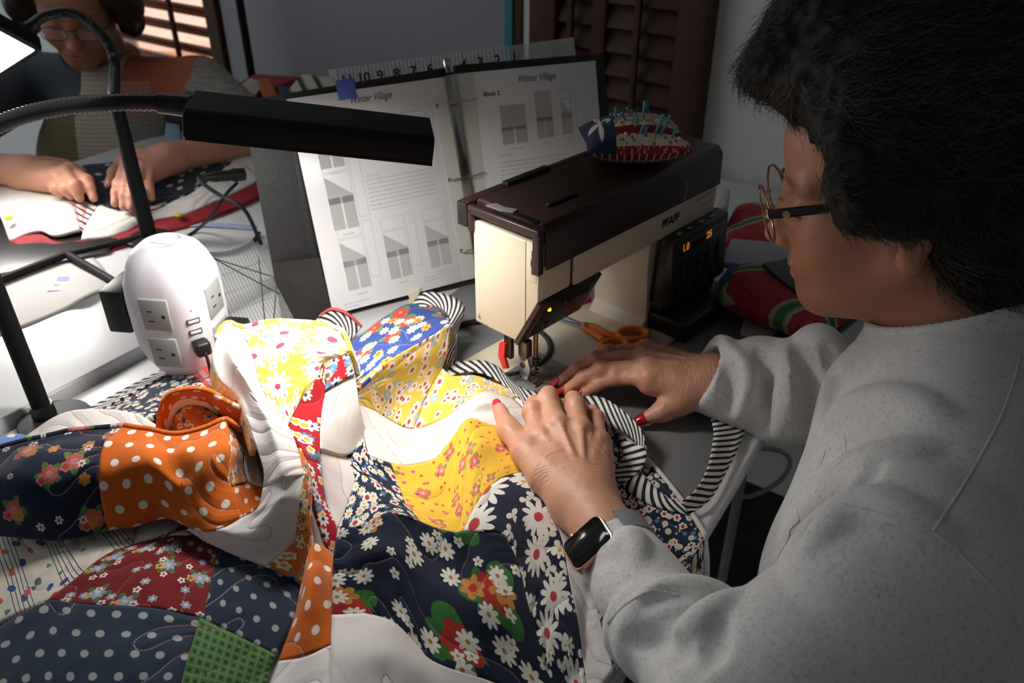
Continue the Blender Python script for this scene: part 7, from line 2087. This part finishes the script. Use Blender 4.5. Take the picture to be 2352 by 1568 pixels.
Q([(152, 443, .090), (226, 471, .086)], [(226, 471, .086), (200, 510, .078), (190, 530, .072)], [(184, 528, .072), (190, 530, .072)], [(152, 443, .090), (170, 480, .084), (184, 528, .072)], 'plaid', 16, 16)
fr_t = [(226, 471, .086), (320, 486, .082), (420, 452, .084), (505, 400, .086)]
fr_b = [(186, 550, .064), (265, 541, .064), (340, 509, .068), (440, 486, .070), (560, 432, .074), (600, 410, .076)]
Q(fr_t, [(505, 400, .086), (560, 380, .088), (600, 410, .076)], fr_b, [(226, 471, .086), (196, 520, .076), (186, 550, .064)], 'cream', 36, 18)
Q([(40, 400, .092), (250, 372, .094), (420, 350, .098), (500, 345, .098)], [(500, 345, .098), (520, 370, .092), (505, 400, .086)], [(152, 443, .090), (226, 471, .086), (320, 486, .082), (420, 452, .084), (505, 400, .086)], [(40, 400, .092), (152, 443, .090)], 'navy_star', 36, 18)
Q([(500, 345, .098), (580, 325, .100)], [(580, 325, .100), (600, 360, .090), (600, 410, .076)], [(505, 400, .086), (560, 380, .088), (600, 410, .076)], [(500, 345, .098), (520, 370, .092), (505, 400, .086)], 'scallop', 18, 16)
bt = [(22, 553, .062), (90, 538, .070), (130, 556, .063), (186, 551, .063), (265, 542, .063), (340, 510, .067), (440, 487, .069), (560, 433, .073), (600, 411, .075)]
bb = [(40, 590, .057), (95, 562, .060), (150, 584, .057), (200, 590, .057), (270, 570, .058), (350, 541, .058), (450, 512, .060), (560, 468, .062), (600, 448, .062)]
o = Q(bt, [bt[-1], bb[-1]], bb, [bt[0], bb[0]], 'red_back', 44, 8, name='backing')
# yellow pins through the quilt
M_yp = plain('yellow_pin_head', (.62, .60, .05), .4)
for (u, v, h) in ((20, 500, .088), (410, 493, .074)):
    yp = thing('quilting_pin', 'round yellow pin head on the wide cream patch' if u < 100 else 'round yellow pin head near the red edge of the far quilt', 'pin', loc=tuple(px(u, v, h + DH2)), group='yellow pins in the far quilt')
    MB().lathe([(.001, -.002), (.006, -.002), (.0072, 0), (.006, .002), (.001, .0022)], 14).build('pin_head', M_yp, yp)
    MB().tube([(0, 0, -.001), (.01, .006, -.010)], .0005, 5).build('pin_shaft', M_steel, yp)
slabpx('machine_bed', ((-60, 640), (250, 575), (330, 480), (-60, 470)), .0145, .006, M_panel, 'dark flat machine bed underneath the red-backed quilt', 'sewing machine', .004)
slabpx('blue_box', ((372, 350), (418, 345), (412, 285), (380, 280)), .0145, .06, plain('pale_blue_card', (.20, .33, .42), .6), 'pale blue box on the second table beside the sweater', 'box', .003)
